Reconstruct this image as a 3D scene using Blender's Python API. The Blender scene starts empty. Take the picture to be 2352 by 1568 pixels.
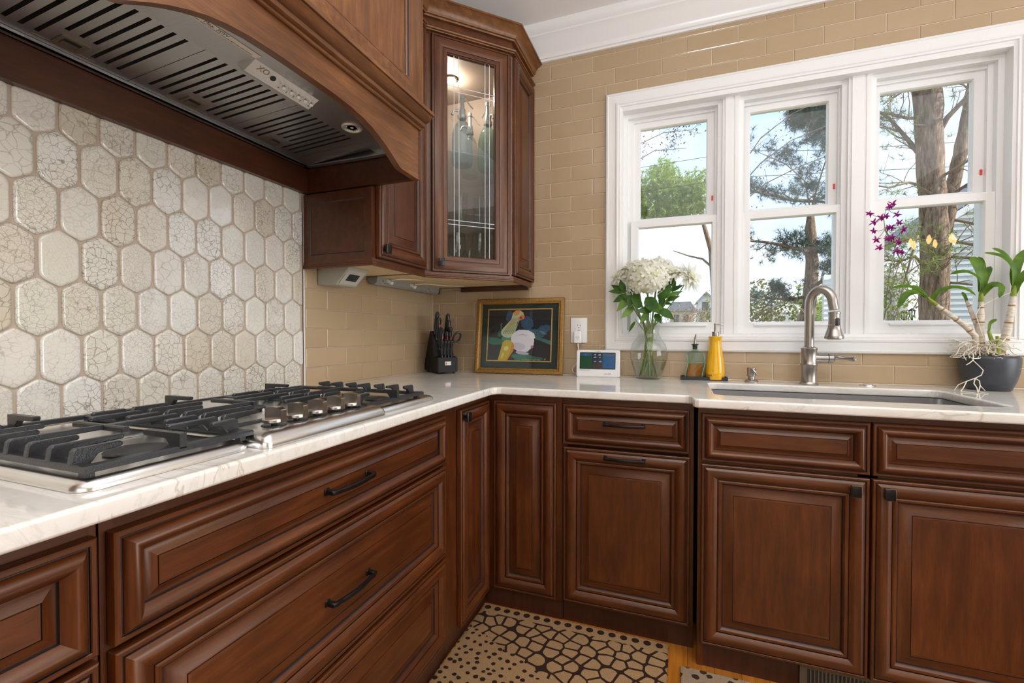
import bpy, bmesh, math, random
from mathutils import Vector, Matrix
PI = math.pi
S = bpy.context.scene
COL = S.collection
rnd = random.Random(7)

# ------------------------------------------------------------------ camera
cam_data = bpy.data.cameras.new('camera')
cam = bpy.data.objects.new('camera', cam_data)
COL.objects.link(cam)
cam.location = (1.357, -2.33, 1.1265)
cam.rotation_euler = (math.radians(90 - 0.92), 0, math.radians(20.2))
cam_data.sensor_width = 36
cam_data.lens = 36 * 1032 / 2352
cam_data.clip_start = 0.05
cam_data.clip_end = 400
S.camera = cam

# ------------------------------------------------------------------ view and sampling
S.view_settings.view_transform = 'Standard'
S.view_settings.look = 'None'
S.view_settings.gamma = 1
S.view_settings.use_curve_mapping = False
S.view_settings.exposure = 0.0
cy = S.cycles
cy.use_denoising = True
try:
    cy.denoiser = 'OPENIMAGEDENOISE'
except Exception:
    pass
cy.max_bounces = 10
cy.diffuse_bounces = 5
cy.glossy_bounces = 5
cy.transmission_bounces = 8
cy.transparent_max_bounces = 24
cy.caustics_reflective = False
cy.caustics_refractive = False
cy.sample_clamp_indirect = 6
cy.blur_glossy = 0.6

# ------------------------------------------------------------------ sky
W = bpy.data.worlds.new('sky')
S.world = W
W.use_nodes = True
nt = W.node_tree
nt.nodes.clear()
def wn(t): return nt.nodes.new(t)
tc = wn('ShaderNodeTexCoord'); sep = wn('ShaderNodeSeparateXYZ')
nt.links.new(tc.outputs['Generated'], sep.inputs[0])
ramp = wn('ShaderNodeValToRGB')
ramp.color_ramp.elements[0].position = 0.0
ramp.color_ramp.elements[0].color = (0.88, 0.93, 0.98, 1)
ramp.color_ramp.elements[1].position = 0.55
ramp.color_ramp.elements[1].color = (0.42, 0.60, 0.92, 1)
e = ramp.color_ramp.elements.new(0.12); e.color = (0.70, 0.82, 0.97, 1)
nt.links.new(sep.outputs['Z'], ramp.inputs[0])
ns = wn('ShaderNodeTexNoise'); ns.inputs['Scale'].default_value = 3.2; ns.inputs['Detail'].default_value = 6
mp = wn('ShaderNodeMapping'); mp.inputs['Scale'].default_value = (1, 1, 2.4)
nt.links.new(tc.outputs['Generated'], mp.inputs[0]); nt.links.new(mp.outputs[0], ns.inputs['Vector'])
cr = wn('ShaderNodeValToRGB'); cr.color_ramp.elements[0].position = 0.46; cr.color_ramp.elements[1].position = 0.68
nt.links.new(ns.outputs['Fac'], cr.inputs[0])
mx = wn('ShaderNodeMixRGB'); mx.inputs[2].default_value = (0.95, 0.96, 0.98, 1)
nt.links.new(cr.outputs[0], mx.inputs[0]); nt.links.new(ramp.outputs[0], mx.inputs[1])
bg = wn('ShaderNodeBackground'); bg.inputs['Strength'].default_value = 1.50
nt.links.new(mx.outputs[0], bg.inputs[0])
wo = wn('ShaderNodeOutputWorld'); nt.links.new(bg.outputs[0], wo.inputs[0])

# ------------------------------------------------------------------ sun, daylight from the right side, and added fill lamps
def light(name, kind, loc, rot, energy, color=(1, 1, 1), **kw):
    d = bpy.data.lights.new(name, kind); d.energy = energy; d.color = color
    for k, v in kw.items(): setattr(d, k, v)
    o = bpy.data.objects.new(name, d); COL.objects.link(o)
    o.location = loc; o.rotation_euler = rot
    return o
light('sun', 'SUN', (6, -4, 8), (math.radians(54), 0, math.radians(84)), 9.0, (1.0, 0.93, 0.82), angle=0.01)
light('patio_door_daylight', 'AREA', (5.1, -1.75, 1.25), (0, math.radians(90), 0), 84, (0.92, 0.96, 1.0), shape='RECTANGLE', size=2.1, size_y=2.3)
light('rear_fill', 'AREA', (2.1, -4.9, 1.5), (math.radians(90), 0, 0), 17, (0.93, 0.96, 1.0), shape='RECTANGLE', size=3.0, size_y=1.7)  # added lamp filling the room from behind the camera
light('uplight_fill', 'AREA', (1.65, -2.3, 1.75), (PI, 0, 0), 46, (0.95, 0.975, 1.0), shape='DISK', size=0.5)  # added lamp aimed upward to brighten the ceiling
light('overhead_fill', 'AREA', (2.3, -2.4, 2.66), (0, 0, 0), 40, (0.97, 0.98, 1.0), shape='RECTANGLE', size=2.6, size_y=2.6)  # added panel lamp under the ceiling, filling the room from above

# ------------------------------------------------------------------ material helpers
def newmat(name):
    m = bpy.data.materials.new(name); m.use_nodes = True
    t = m.node_tree; p = t.nodes['Principled BSDF']
    return m, t, p
def pm(name, col, rough=0.5, metal=0.0, **kw):
    m, t, p = newmat(name)
    p.inputs['Base Color'].default_value = (*col, 1)
    p.inputs['Roughness'].default_value = rough
    p.inputs['Metallic'].default_value = metal
    for k, v in kw.items(): p.inputs[k.replace('_', ' ')].default_value = v
    return m
class G:
    """small node-graph writer"""
    def __init__(s, t): s.t = t
    def n(s, typ, **kw):
        o = s.t.nodes.new(typ)
        for k, v in kw.items():
            if hasattr(o, k): setattr(o, k, v)
        return o
    def l(s, a, b): s.t.links.new(a, b)
    def coord(s, scale=(1, 1, 1), rnd_off=True, rot=(0, 0, 0)):
        tc = s.n('ShaderNodeTexCoord'); mp = s.n('ShaderNodeMapping')
        mp.inputs['Scale'].default_value = scale; mp.inputs['Rotation'].default_value = rot
        s.l(tc.outputs['Object'], mp.inputs[0])
        if rnd_off:
            oi = s.n('ShaderNodeObjectInfo'); mu = s.n('ShaderNodeMath', operation='MULTIPLY'); mu.inputs[1].default_value = 37.0
            s.l(oi.outputs['Random'], mu.inputs[0])
            cx = s.n('ShaderNodeCombineXYZ')
            for i in range(3): s.l(mu.outputs[0], cx.inputs[i])
            s.l(cx.outputs[0], mp.inputs['Location'])
        return mp.outputs[0]
    def noise(s, vec, scale, detail=3, rough=0.5, dist=0.0):
        n = s.n('ShaderNodeTexNoise'); n.inputs['Scale'].default_value = scale; n.inputs['Detail'].default_value = detail
        n.inputs['Roughness'].default_value = rough; n.inputs['Distortion'].default_value = dist
        s.l(vec, n.inputs['Vector']); return n.outputs['Fac']
    def ramp(s, fac, stops):
        r = s.n('ShaderNodeValToRGB'); e = r.color_ramp.elements
        while len(e) < len(stops): e.new(0.5)
        for el, (p, c) in zip(e, stops):
            el.position = p; el.color = (*c, 1) if len(c) == 3 else c
        s.l(fac, r.inputs[0]); return r.outputs[0]
    def mix(s, fac, a, b, mode='MIX'):
        m = s.n('ShaderNodeMixRGB', blend_type=mode)
        for i, v in ((0, fac), (1, a), (2, b)):
            if isinstance(v, (int, float)): m.inputs[i].default_value = v if i == 0 else (v, v, v, 1)
            elif isinstance(v, tuple): m.inputs[i].default_value = (*v, 1)
            else: s.l(v, m.inputs[i])
        return m.outputs[0]
    def math(s, op, a, b=0.0):
        m = s.n('ShaderNodeMath', operation=op)
        for i, v in ((0, a), (1, b)):
            if isinstance(v, (int, float)): m.inputs[i].default_value = v
            else: s.l(v, m.inputs[i])
        return m.outputs[0]
    def bump(s, h, strength, dist, p):
        b = s.n('ShaderNodeBump'); b.inputs['Strength'].default_value = strength; b.inputs['Distance'].default_value = dist
        s.l(h, b.inputs['Height']); s.l(b.outputs[0], p.inputs['Normal'])

def wood(name, axis, dark, mid, lite, rough=0.42, spec=0.5, fig=1.0):
    m, t, p = newmat(name); g = G(t)
    sc = [9.0, 9.0, 9.0]; sc[axis] = 0.9
    v = g.coord(tuple(sc))
    f = g.noise(v, 5.0, 6, 0.62, 0.4)
    v2 = g.coord((2.2, 2.2, 2.2)); b = g.noise(v2, 2.4, 3, 0.5, 0.3)
    v3 = g.coord(tuple(60 if i != axis else 4 for i in range(3))); fine = g.noise(v3, 6.0, 2, 0.6)
    col = g.ramp(f, [(0.30, dark), (0.52, mid), (0.74, lite)])
    col = g.mix(g.ramp(b, [(0.35, (0, 0, 0)), (0.72, (1, 1, 1))]), col, g.mix(1.0, col, (0.66, 0.60, 0.55), 'MULTIPLY'))
    col = g.mix(0.35 * fig, col, g.ramp(fine, [(0.35, (0.45, 0.40, 0.38)), (0.6, (1, 1, 1))]), 'MULTIPLY')
    g.l(col, p.inputs['Base Color'])
    p.inputs['Roughness'].default_value = rough
    p.inputs['Specular IOR Level'].default_value = spec
    p.inputs['Coat Weight'].default_value = 0.32; p.inputs['Coat Roughness'].default_value = 0.27; p.inputs['Specular Tint'].default_value = (1.0, 0.80, 0.62, 1)
    g.bump(fine, 0.10, 0.001, p)
    return m
WD = ((0.060, 0.0125, 0.0018), (0.094, 0.0225, 0.0032), (0.140, 0.039, 0.0060))
M = {}
M['wood_x'] = wood('stained_maple_grain_x', 0, *WD)
M['wood_z'] = wood('stained_maple_grain_z', 2, *WD)
WL = ((0.105, 0.036, 0.009), (0.175, 0.064, 0.017), (0.26, 0.108, 0.032))
M['hood_x'] = wood('hood_maple_grain_y', 1, *WL, rough=0.42, fig=1.3)
M['hood_z'] = wood('hood_maple_grain_z', 2, *WL, rough=0.42)
M['wood_dark'] = wood('dark_maple', 2, (0.035, 0.010, 0.005), (0.055, 0.016, 0.008), (0.075, 0.022, 0.010), rough=0.4)
M['wood_side'] = wood('cabinet_side_maple', 1, (0.050, 0.012, 0.004), (0.075, 0.019, 0.006), (0.10, 0.028, 0.009), rough=0.42)
M['raw_ply'] = pm('pale_plywood', (0.62, 0.47, 0.26), 0.6)
M['glaze'] = pm('dark_glaze_line', (0.018, 0.008, 0.006), 0.45)
M['bronze'] = pm('oil_rubbed_bronze', (0.022, 0.020, 0.020), 0.32, 0.75)
M['brass_edge'] = pm('rubbed_brass_edge', (0.34, 0.26, 0.15), 0.35, 0.9)
M['white'] = pm('white_gloss_trim_paint', (0.82, 0.82, 0.81), 0.28)
M['vinyl'] = pm('white_vinyl_sash', (0.84, 0.845, 0.84), 0.35)
M['ceiling'] = pm('flat_ceiling_paint', (0.84, 0.82, 0.81), 0.9)
M['wallpaint'] = pm('warm_wall_paint', (0.66, 0.58, 0.46), 0.85)
M['grout'] = pm('beige_grout', (0.74, 0.64, 0.51), 0.9)
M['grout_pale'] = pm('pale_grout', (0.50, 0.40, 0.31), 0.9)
M['black_plastic'] = pm('black_plastic', (0.012, 0.012, 0.014), 0.35)
M['rubber'] = pm('black_rubber', (0.02, 0.02, 0.02), 0.7)
M['black'] = pm('deep_black', (0.004, 0.004, 0.005), 0.7)
M['white_plastic'] = pm('white_plastic', (0.80, 0.80, 0.79), 0.3)
M['grey_plastic'] = pm('grey_plastic', (0.40, 0.39, 0.33), 0.45)
M['grey_metal'] = pm('painted_grey_metal', (0.30, 0.31, 0.28), 0.4)
M['slot'] = pm('dark_slot', (0.02, 0.02, 0.02), 0.6)
M['red'] = pm('red_print', (0.75, 0.05, 0.04), 0.4)
M['ink'] = pm('dark_print', (0.03, 0.03, 0.03), 0.5)
M['goldink'] = pm('bronze_print', (0.32, 0.25, 0.13), 0.5)
M['paper'] = pm('label_paper', (0.80, 0.79, 0.74), 0.5)
M['chrome'] = pm('bright_chrome', (0.78, 0.78, 0.77), 0.12, 1.0)

def brushed(name, col, rough, axis, amt=0.12, stretch=260):
    m, t, p = newmat(name); g = G(t)
    sc = [stretch] * 3; sc[axis] = 3
    f = g.noise(g.coord(tuple(sc), False), 1.0, 2, 0.5)
    g.l(g.ramp(f, [(0.2, tuple(c * (1 - amt) for c in col)), (0.8, tuple(min(1, c * (1 + amt)) for c in col))]), p.inputs['Base Color'])
    p.inputs['Metallic'].default_value = 1.0
    r = g.math('ADD', g.math('MULTIPLY', f, 0.12), rough); g.l(r, p.inputs['Roughness'])
    return m
M['steel'] = pm('brushed_stainless', (0.80, 0.795, 0.78), 0.24, 1.0)
M['steel_liner'] = brushed('hood_liner_stainless', (0.44, 0.435, 0.43), 0.30, 0, 0.06)
M['nickel'] = brushed('brushed_nickel', (0.40, 0.37, 0.335), 0.27, 2, 0.06)
M['sink_steel'] = brushed('sink_stainless', (0.50, 0.50, 0.50), 0.28, 0)

def cast_iron():
    m, t, p = newmat('cast_iron'); g = G(t)
    p.inputs['Base Color'].default_value = (0.014, 0.015, 0.018, 1)
    p.inputs['Roughness'].default_value = 0.36
    p.inputs['Specular IOR Level'].default_value = 0.7
    f = g.noise(g.coord((1, 1, 1), False), 420, 2, 0.6)
    g.bump(f, 0.5, 0.0012, p)
    return m
M['iron'] = cast_iron()

def quartzite():
    m, t, p = newmat('white_quartzite'); g = G(t)
    v = g.coord((1, 1, 1), False, (0, 0, 0.5))
    vw = g.coord((0.8, 4.6, 2.0), False, (0.0, 0.1, 0.35))
    n1 = g.noise(vw, 2.6, 8, 0.62, 1.3)
    base = g.ramp(g.noise(v, 3.5, 5, 0.6, 0.8), [(0.3, (0.74, 0.70, 0.62)), (0.5, (0.81, 0.785, 0.73)), (0.75, (0.85, 0.84, 0.81))])
    vein = g.ramp(g.math('ABSOLUTE', g.math('SUBTRACT', n1, 0.5)), [(0.0, (1, 1, 1)), (0.022, (0.25, 0.25, 0.25)), (0.06, (0, 0, 0))])
    n2 = g.noise(vw, 1.5, 5, 0.6, 0.9)
    v2 = g.ramp(g.math('ABSOLUTE', g.math('SUBTRACT', n2, 0.52)), [(0.0, (1, 1, 1)), (0.004, (0.6, 0.6, 0.6)), (0.009, (0, 0, 0))])
    msk = g.ramp(g.noise(v, 2.0, 2), [(0.45, (0, 0, 0)), (0.6, (1, 1, 1))])
    col = g.mix(g.math('MULTIPLY', vein, 0.28), base, (0.50, 0.49, 0.44))
    col = g.mix(g.math('MULTIPLY', g.math('MULTIPLY', v2, msk), 0.55), col, (0.34, 0.27, 0.17))
    gr = g.noise(v, 90, 3, 0.6)
    col = g.mix(0.07, col, g.ramp(gr, [(0.3, (0.55, 0.5, 0.45)), (0.6, (1, 1, 1))]), 'MULTIPLY')
    g.l(col, p.inputs['Base Color'])
    p.inputs['Roughness'].default_value = 0.07
    p.inputs['Specular IOR Level'].default_value = 0.55
    return m
M['quartz'] = quartzite()

def crackle_tile():
    m, t, p = newmat('crackle_glaze_tile'); g = G(t)
    tc = g.n('ShaderNodeTexCoord'); oi = g.n('ShaderNodeObjectInfo')
    off = g.n('ShaderNodeCombineXYZ')
    g.l(g.math('MULTIPLY', oi.outputs['Random'], 91.0), off.inputs[0]); g.l(g.math('MULTIPLY', oi.outputs['Random'], 57.0), off.inputs[1])
    g.l(g.math('MULTIPLY', oi.outputs['Random'], 23.0), off.inputs[2])
    add = g.n('ShaderNodeVectorMath', operation='ADD'); g.l(tc.outputs['Object'], add.inputs[0]); g.l(off.outputs[0], add.inputs[1])
    nz = g.n('ShaderNodeTexNoise'); nz.inputs['Scale'].default_value = 22; nz.inputs['Detail'].default_value = 3
    g.l(add.outputs[0], nz.inputs['Vector'])
    dm = g.n('ShaderNodeVectorMath', operation='SCALE'); dm.inputs['Scale'].default_value = 0.026
    g.l(nz.outputs['Color'], dm.inputs[0])
    ad2 = g.n('ShaderNodeVectorMath', operation='ADD'); g.l(add.outputs[0], ad2.inputs[0]); g.l(dm.outputs[0], ad2.inputs[1])
    r2 = g.math('FRACT', g.math('MULTIPLY', oi.outputs['Random'], 7.31))
    r3 = g.math('FRACT', g.math('MULTIPLY', oi.outputs['Random'], 13.7))
    r4 = g.math('FRACT', g.math('MULTIPLY', oi.outputs['Random'], 29.3))
    def vor(scale_socket, w0, w1):
        v = g.n('ShaderNodeTexVoronoi', feature='DISTANCE_TO_EDGE')
        if isinstance(scale_socket, (int, float)): v.inputs['Scale'].default_value = scale_socket
        else: g.l(scale_socket, v.inputs['Scale'])
        g.l(ad2.outputs[0], v.inputs['Vector'])
        return g.ramp(v.outputs['Distance'], [(0.0, (1, 1, 1)), (w0, (0.85, 0.85, 0.85)), (w0 * 1.9, (0.30, 0.30, 0.30)), (w1, (0, 0, 0))])
    big = vor(g.math('ADD', g.math('MULTIPLY', r2, 50.0), 38.0), 0.016, 0.085)
    small = vor(g.math('ADD', g.math('MULTIPLY', r3, 90.0), 110.0), 0.03, 0.13)
    fade = g.ramp(g.noise(add.outputs[0], 20, 2), [(0.30, (0.30, 0.30, 0.30)), (0.52, (1, 1, 1))])
    amt_b = g.math('ADD', g.math('MULTIPLY', r4, 0.70), 0.14)
    amt_s = g.math('MULTIPLY', g.math('FRACT', g.math('MULTIPLY', oi.outputs['Random'], 51.7)), 0.42)
    base = g.ramp(oi.outputs['Random'], [(0.0, (0.62, 0.55, 0.43)), (0.25, (0.74, 0.70, 0.62)), (0.5, (0.66, 0.62, 0.50)), (0.75, (0.77, 0.75, 0.69)), (1.0, (0.58, 0.49, 0.35))])
    base = g.mix(g.math('MULTIPLY', g.noise(add.outputs[0], 30, 4), 0.35), base, (0.80, 0.78, 0.74))
    line = g.mix(r3, (0.055, 0.05, 0.05), (0.22, 0.14, 0.07))
    col = g.mix(g.math('MULTIPLY', g.math('MULTIPLY', big, fade), amt_b), base, line)
    col = g.mix(g.math('MULTIPLY', g.math('MULTIPLY', small, fade), amt_s), col, line)
    g.l(col, p.inputs['Base Color'])
    p.inputs['Roughness'].default_value = 0.12
    p.inputs['Specular IOR Level'].default_value = 0.6
    p.inputs['Coat Weight'].default_value = 0.6; p.inputs['Coat Roughness'].default_value = 0.05
    g.bump(g.noise(add.outputs[0], 14, 2), 0.10, 0.004, p)
    return m
M['crackle'] = crackle_tile()

def subway():
    m, t, p = newmat('sand_subway_tile'); g = G(t)
    oi = g.n('ShaderNodeObjectInfo')
    base = g.ramp(oi.outputs['Random'], [(0.0, (0.41, 0.295, 0.175)), (0.5, (0.43, 0.315, 0.19)), (1.0, (0.45, 0.33, 0.205))])
    c = g.noise(g.coord((1, 1, 1)), 22, 3, 0.5)
    base = g.mix(g.math('MULTIPLY', c, 0.25), base, (0.52, 0.41, 0.27))
    g.l(base, p.inputs['Base Color'])
    p.inputs['Roughness'].default_value = 0.13
    p.inputs['Specular IOR Level'].default_value = 0.5
    g.bump(g.noise(g.coord((1, 1, 1)), 9, 2), 0.03, 0.004, p)
    return m
M['subway'] = subway()

def glass(name, tint=(1, 1, 1), rough=0.0, ior=1.45, boost=1.0):
    """thin clear glass: straight-through light plus a fresnel reflection"""
    m = bpy.data.materials.new(name); m.use_nodes = True; t = m.node_tree; t.nodes.clear(); g = G(t)
    o = g.n('ShaderNodeOutputMaterial'); tr = g.n('ShaderNodeBsdfTransparent'); gl = g.n('ShaderNodeBsdfGlossy')
    tr.inputs[0].default_value = (*tint, 1); gl.inputs['Roughness'].default_value = rough
    fr = g.n('ShaderNodeFresnel'); ge = g.n('ShaderNodeNewGeometry')
    g.l(g.math('ADD', ior, g.math('MULTIPLY', ge.outputs['Backfacing'], 1 / ior - ior)), fr.inputs['IOR'])
    mx = g.n('ShaderNodeMixShader'); g.l(g.math('MULTIPLY', fr.outputs[0], boost), mx.inputs[0])
    g.l(tr.outputs[0], mx.inputs[1]); g.l(gl.outputs[0], mx.inputs[2]); g.l(mx.outputs[0], o.inputs[0])
    return m
M['pane'] = glass('window_glass', (0.97, 0.985, 0.98), 0.0, 1.45, 0.7)
M['thin_glass'] = glass('clear_glassware', (0.955, 0.965, 0.96), 0.0, 1.5, 1.0)
M['vase_glass'] = glass('vase_glass', (0.975, 0.985, 0.98), 0.0, 1.45, 1.0)
M['door_glass'] = glass('cabinet_door_glass', (0.95, 0.96, 0.95), 0.0, 1.3, 1.0)
M['shelf_glass'] = glass('green_edge_shelf_glass', (0.90, 0.95, 0.93), 0.0, 1.5, 1.0)
M['blue_glass'] = glass('pale_blue_bottle_glass', (0.56, 0.72, 0.78), 0.03, 1.5, 1.1)
M['aqua_glass'] = glass('aqua_bottle_glass', (0.55, 0.78, 0.70), 0.03, 1.5, 1.1)
M['green_tint'] = glass('green_tinted_bottle_glass', (0.80, 0.92, 0.87), 0.0, 1.5, 1.0)
M['water'] = glass('water', (0.93, 0.95, 0.93), 0.0, 1.33, 1.0)
M['lead'] = pm('white_etched_line', (0.62, 0.66, 0.68), 0.4)

# ------------------------------------------------------------------ mesh helpers
class MB:
    def __init__(s): s.v = []; s.f = []; s.m = []
    def add(s, vs, fs, mi=0):
        b = len(s.v); s.v += [tuple(v) for v in vs]
        for f in fs:
            s.f.append(tuple(b + i for i in f)); s.m.append(mi)
        return s
    def box(s, x0, x1, y0, y1, z0, z1, mi=0):
        vs = [(x0, y0, z0), (x1, y0, z0), (x1, y1, z0), (x0, y1, z0), (x0, y0, z1), (x1, y0, z1), (x1, y1, z1), (x0, y1, z1)]
        return s.add(vs, [(3, 2, 1, 0), (4, 5, 6, 7), (0, 1, 5, 4), (1, 2, 6, 5), (2, 3, 7, 6), (3, 0, 4, 7)], mi)
    def bbox(s, x0, x1, y0, y1, z0, z1, r=0.003, seg=2, mi=0):
        bm = bmesh.new(); bmesh.ops.create_cube(bm, size=1)
        bmesh.ops.scale(bm, vec=(x1 - x0, y1 - y0, z1 - z0), verts=bm.verts)
        bmesh.ops.translate(bm, vec=((x0 + x1) / 2, (y0 + y1) / 2, (z0 + z1) / 2), verts=bm.verts)
        bmesh.ops.bevel(bm, geom=bm.edges[:], offset=r, segments=seg, profile=0.5, affect='EDGES')
        s.from_bm(bm, mi); return s
    def from_bm(s, bm, mi=0):
        bm.verts.index_update()
        s.add([v.co[:] for v in bm.verts], [tuple(v.index for v in f.verts) for f in bm.faces], mi); bm.free()
    def lathe(s, prof, segs=24, c=(0, 0, 0), mi=0, axis='z', squash=(1, 1)):
        """prof: (radius, height) pairs"""
        vs = []; fs = []
        for r, h in prof:
            for k in range(segs):
                a = 2 * PI * k / segs; x, y = r * math.cos(a) * squash[0], r * math.sin(a) * squash[1]
                p = (x, y, h) if axis == 'z' else ((h, x, y) if axis == 'x' else (y, h, x))
                vs.append((c[0] + p[0], c[1] + p[1], c[2] + p[2]))
        for i in range(len(prof) - 1):
            for k in range(segs):
                a, b = i * segs + k, i * segs + (k + 1) % segs
                fs.append((a, b, b + segs, a + segs))
        if prof[0][0] > 1e-5: fs.append(tuple(reversed(range(segs))))
        if prof[-1][0] > 1e-5: fs.append(tuple((len(prof) - 1) * segs + k for k in range(segs)))
        return s.add(vs, fs, mi)
    def tube(s, pts, rad, segs=8, mi=0, cap=True, flat=None):
        """round tube through pts; rad a number or a list; flat=(a,b) makes an oval section"""
        pts = [Vector(p) for p in pts]; n = len(pts)
        rs = rad if isinstance(rad, (list, tuple)) else [rad] * n
        vs = []; up = None
        for i in range(n):
            t = (pts[min(i + 1, n - 1)] - pts[max(i - 1, 0)])
            t = t.normalized() if t.length > 1e-9 else Vector((0, 0, 1))
            if up is None:
                up = Vector((0, 0, 1)) if abs(t.z) < 0.9 else Vector((1, 0, 0))
            a = t.cross(up)
            if a.length < 1e-6: a = t.orthogonal()
            a.normalize(); b = a.cross(t).normalized(); up = b
            for k in range(segs):
                q = 2 * PI * k / segs
                fa, fb = flat if flat else (1, 1)
                vs.append(pts[i] + a * (math.cos(q) * rs[i] * fa) + b * (math.sin(q) * rs[i] * fb))
        fs = []
        for i in range(n - 1):
            for k in range(segs):
                x, y = i * segs + k, i * segs + (k + 1) % segs
                fs.append((x, y, y + segs, x + segs))
        if cap:
            fs.append(tuple(reversed(range(segs)))); fs.append(tuple((n - 1) * segs + k for k in range(segs)))
        return s.add(vs, fs, mi)
    def sweep(s, path, sec, mi=0, closed=False, up=(0, 0, 1), cap=True):
        """sec: (side, up) offsets; path of points; mitred corners; side = right of travel"""
        P = [Vector(p) for p in path]; n = len(P); U = Vector(up); m = len(sec); vs = []
        for i in range(n):
            d0 = (P[i] - P[i - 1]).normalized() if (i > 0 or closed) else (P[1] - P[0]).normalized()
            d1 = (P[(i + 1) % n] - P[i]).normalized() if (i < n - 1 or closed) else d0
            s0 = d0.cross(U).normalized(); s1 = d1.cross(U).normalized()
            sd = (s0 + s1); sd = sd / max(0.3, sd.dot(s0))
            for a, b in sec: vs.append(P[i] + sd * a + U * b)
        fs = []
        for i in range(n if closed else n - 1):
            for k in range(m):
                k2 = (k + 1) % m; j = (i + 1) % n
                fs.append((i * m + k, i * m + k2, j * m + k2, j * m + k))
        if cap and not closed:
            fs.append(tuple(reversed(range(m)))); fs.append(tuple((n - 1) * m + k for k in range(m)))
        return s.add(vs, fs, mi)
    def prism(s, poly, a0, a1, axis='z', mi=0):
        """poly in the plane across axis: z:(x,y) y:(x,z) x:(y,z)"""
        def P(u, v, h): return (u, v, h) if axis == 'z' else ((u, h, v) if axis == 'y' else (h, u, v))
        n = len(poly)
        vs = [P(u, v, a0) for u, v in poly] + [P(u, v, a1) for u, v in poly]
        fs = [tuple(reversed(range(n))), tuple(range(n, 2 * n))] + [(k, (k + 1) % n, (k + 1) % n + n, k + n) for k in range(n)]
        return s.add(vs, fs, mi)
    def build(s, name, mats, parent=None, loc=(0, 0, 0), rot=(0, 0, 0), smooth=35, recalc=True):
        me = bpy.data.meshes.new(name)
        me.from_pydata(s.v, [], s.f)
        mats = mats if isinstance(mats, (list, tuple)) else [mats]
        for m in mats: me.materials.append(M[m] if isinstance(m, str) else m)
        me.polygons.foreach_set('material_index', s.m)
        if recalc:
            bm = bmesh.new(); bm.from_mesh(me); bmesh.ops.recalc_face_normals(bm, faces=bm.faces[:]); bm.to_mesh(me); bm.free()
        me.update()
        if smooth:
            me.polygons.foreach_set('use_smooth', [True] * len(me.polygons))
            me.set_sharp_from_angle(angle=math.radians(smooth))
        o = bpy.data.objects.new(name, me); COL.objects.link(o)
        o.location = loc; o.rotation_euler = rot
        if parent: o.parent = parent
        return o
def tag(o, label=None, cat=None, group=None, kind=None):
    if label: o['label'] = label
    if cat: o['category'] = cat
    if group: o['group'] = group
    if kind: o['kind'] = kind
    return o
def thing(name, label, cat, loc=(0, 0, 0), rz=0.0, group=None):
    o = bpy.data.objects.new(name, None); COL.objects.link(o)
    o.empty_display_size = 0.05; o.location = loc; o.rotation_euler = (0, 0, rz)
    return tag(o, label, cat, group)
def copy_tree(o, parent=None):
    c = o.copy(); COL.objects.link(c)
    if parent: c.parent = parent
    for ch in list(o.children): copy_tree(ch, c)
    return c
def curve_plate(name, outer, holes, z0, z1, bev, mat, parent=None, seg=5):
    """flat plate with holes and rounded edges"""
    cu = bpy.data.curves.new(name, 'CURVE'); cu.dimensions = '2D'; cu.fill_mode = 'BOTH'
    cu.extrude = (z1 - z0) / 2 - bev; cu.bevel_depth = bev; cu.bevel_resolution = seg; cu.offset = -bev
    for loop in [outer] + holes:
        sp = cu.splines.new('POLY'); sp.points.add(len(loop) - 1); sp.use_cyclic_u = True
        for p, (x, y) in zip(sp.points, loop): p.co = (x, y, 0, 1)
    tmp = bpy.data.objects.new(name, cu); COL.objects.link(tmp)
    dg = bpy.context.evaluated_depsgraph_get(); dg.update()
    me = bpy.data.meshes.new_from_object(tmp.evaluated_get(dg))
    bpy.data.objects.remove(tmp); bpy.data.curves.remove(cu)
    me.materials.clear(); me.materials.append(M[mat])
    me.polygons.foreach_set('material_index', [0] * len(me.polygons))
    me.transform(Matrix.Translation((0, 0, (z0 + z1) / 2)))
    me.polygons.foreach_set('use_smooth', [True] * len(me.polygons)); me.set_sharp_from_angle(angle=math.radians(8))
    me.name = name
    o = bpy.data.objects.new(name, me); COL.objects.link(o)
    if parent: o.parent = parent
    return o
def text(name, body, size, mat, parent, loc, rot, depth=0.0004, align='CENTER'):
    cu = bpy.data.curves.new(name, 'FONT'); cu.body = body; cu.size = size; cu.extrude = depth
    cu.align_x = align; cu.align_y = 'CENTER'; cu.resolution_u = 3
    tmp = bpy.data.objects.new(name, cu); COL.objects.link(tmp)
    dg = bpy.context.evaluated_depsgraph_get(); dg.update()
    me = bpy.data.meshes.new_from_object(tmp.evaluated_get(dg))
    bpy.data.objects.remove(tmp); bpy.data.curves.remove(cu)
    me.materials.clear(); me.materials.append(M[mat]); me.name = name
    o = bpy.data.objects.new(name, me); COL.objects.link(o)
    o.location = loc; o.rotation_euler = rot
    if parent: o.parent = parent
    return o
def arc(cx, cy, r, a0, a1, n): return [(cx + r * math.cos(math.radians(a0 + (a1 - a0) * i / n)), cy + r * math.sin(math.radians(a0 + (a1 - a0) * i / n))) for i in range(n + 1)]
def rrect(x0, x1, y0, y1, r, n=4):
    return arc(x1 - r, y0 + r, r, -90, 0, n) + arc(x1 - r, y1 - r, r, 0, 90, n) + arc(x0 + r, y1 - r, r, 90, 180, n) + arc(x0 + r, y0 + r, r, 180, 270, n)

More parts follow.
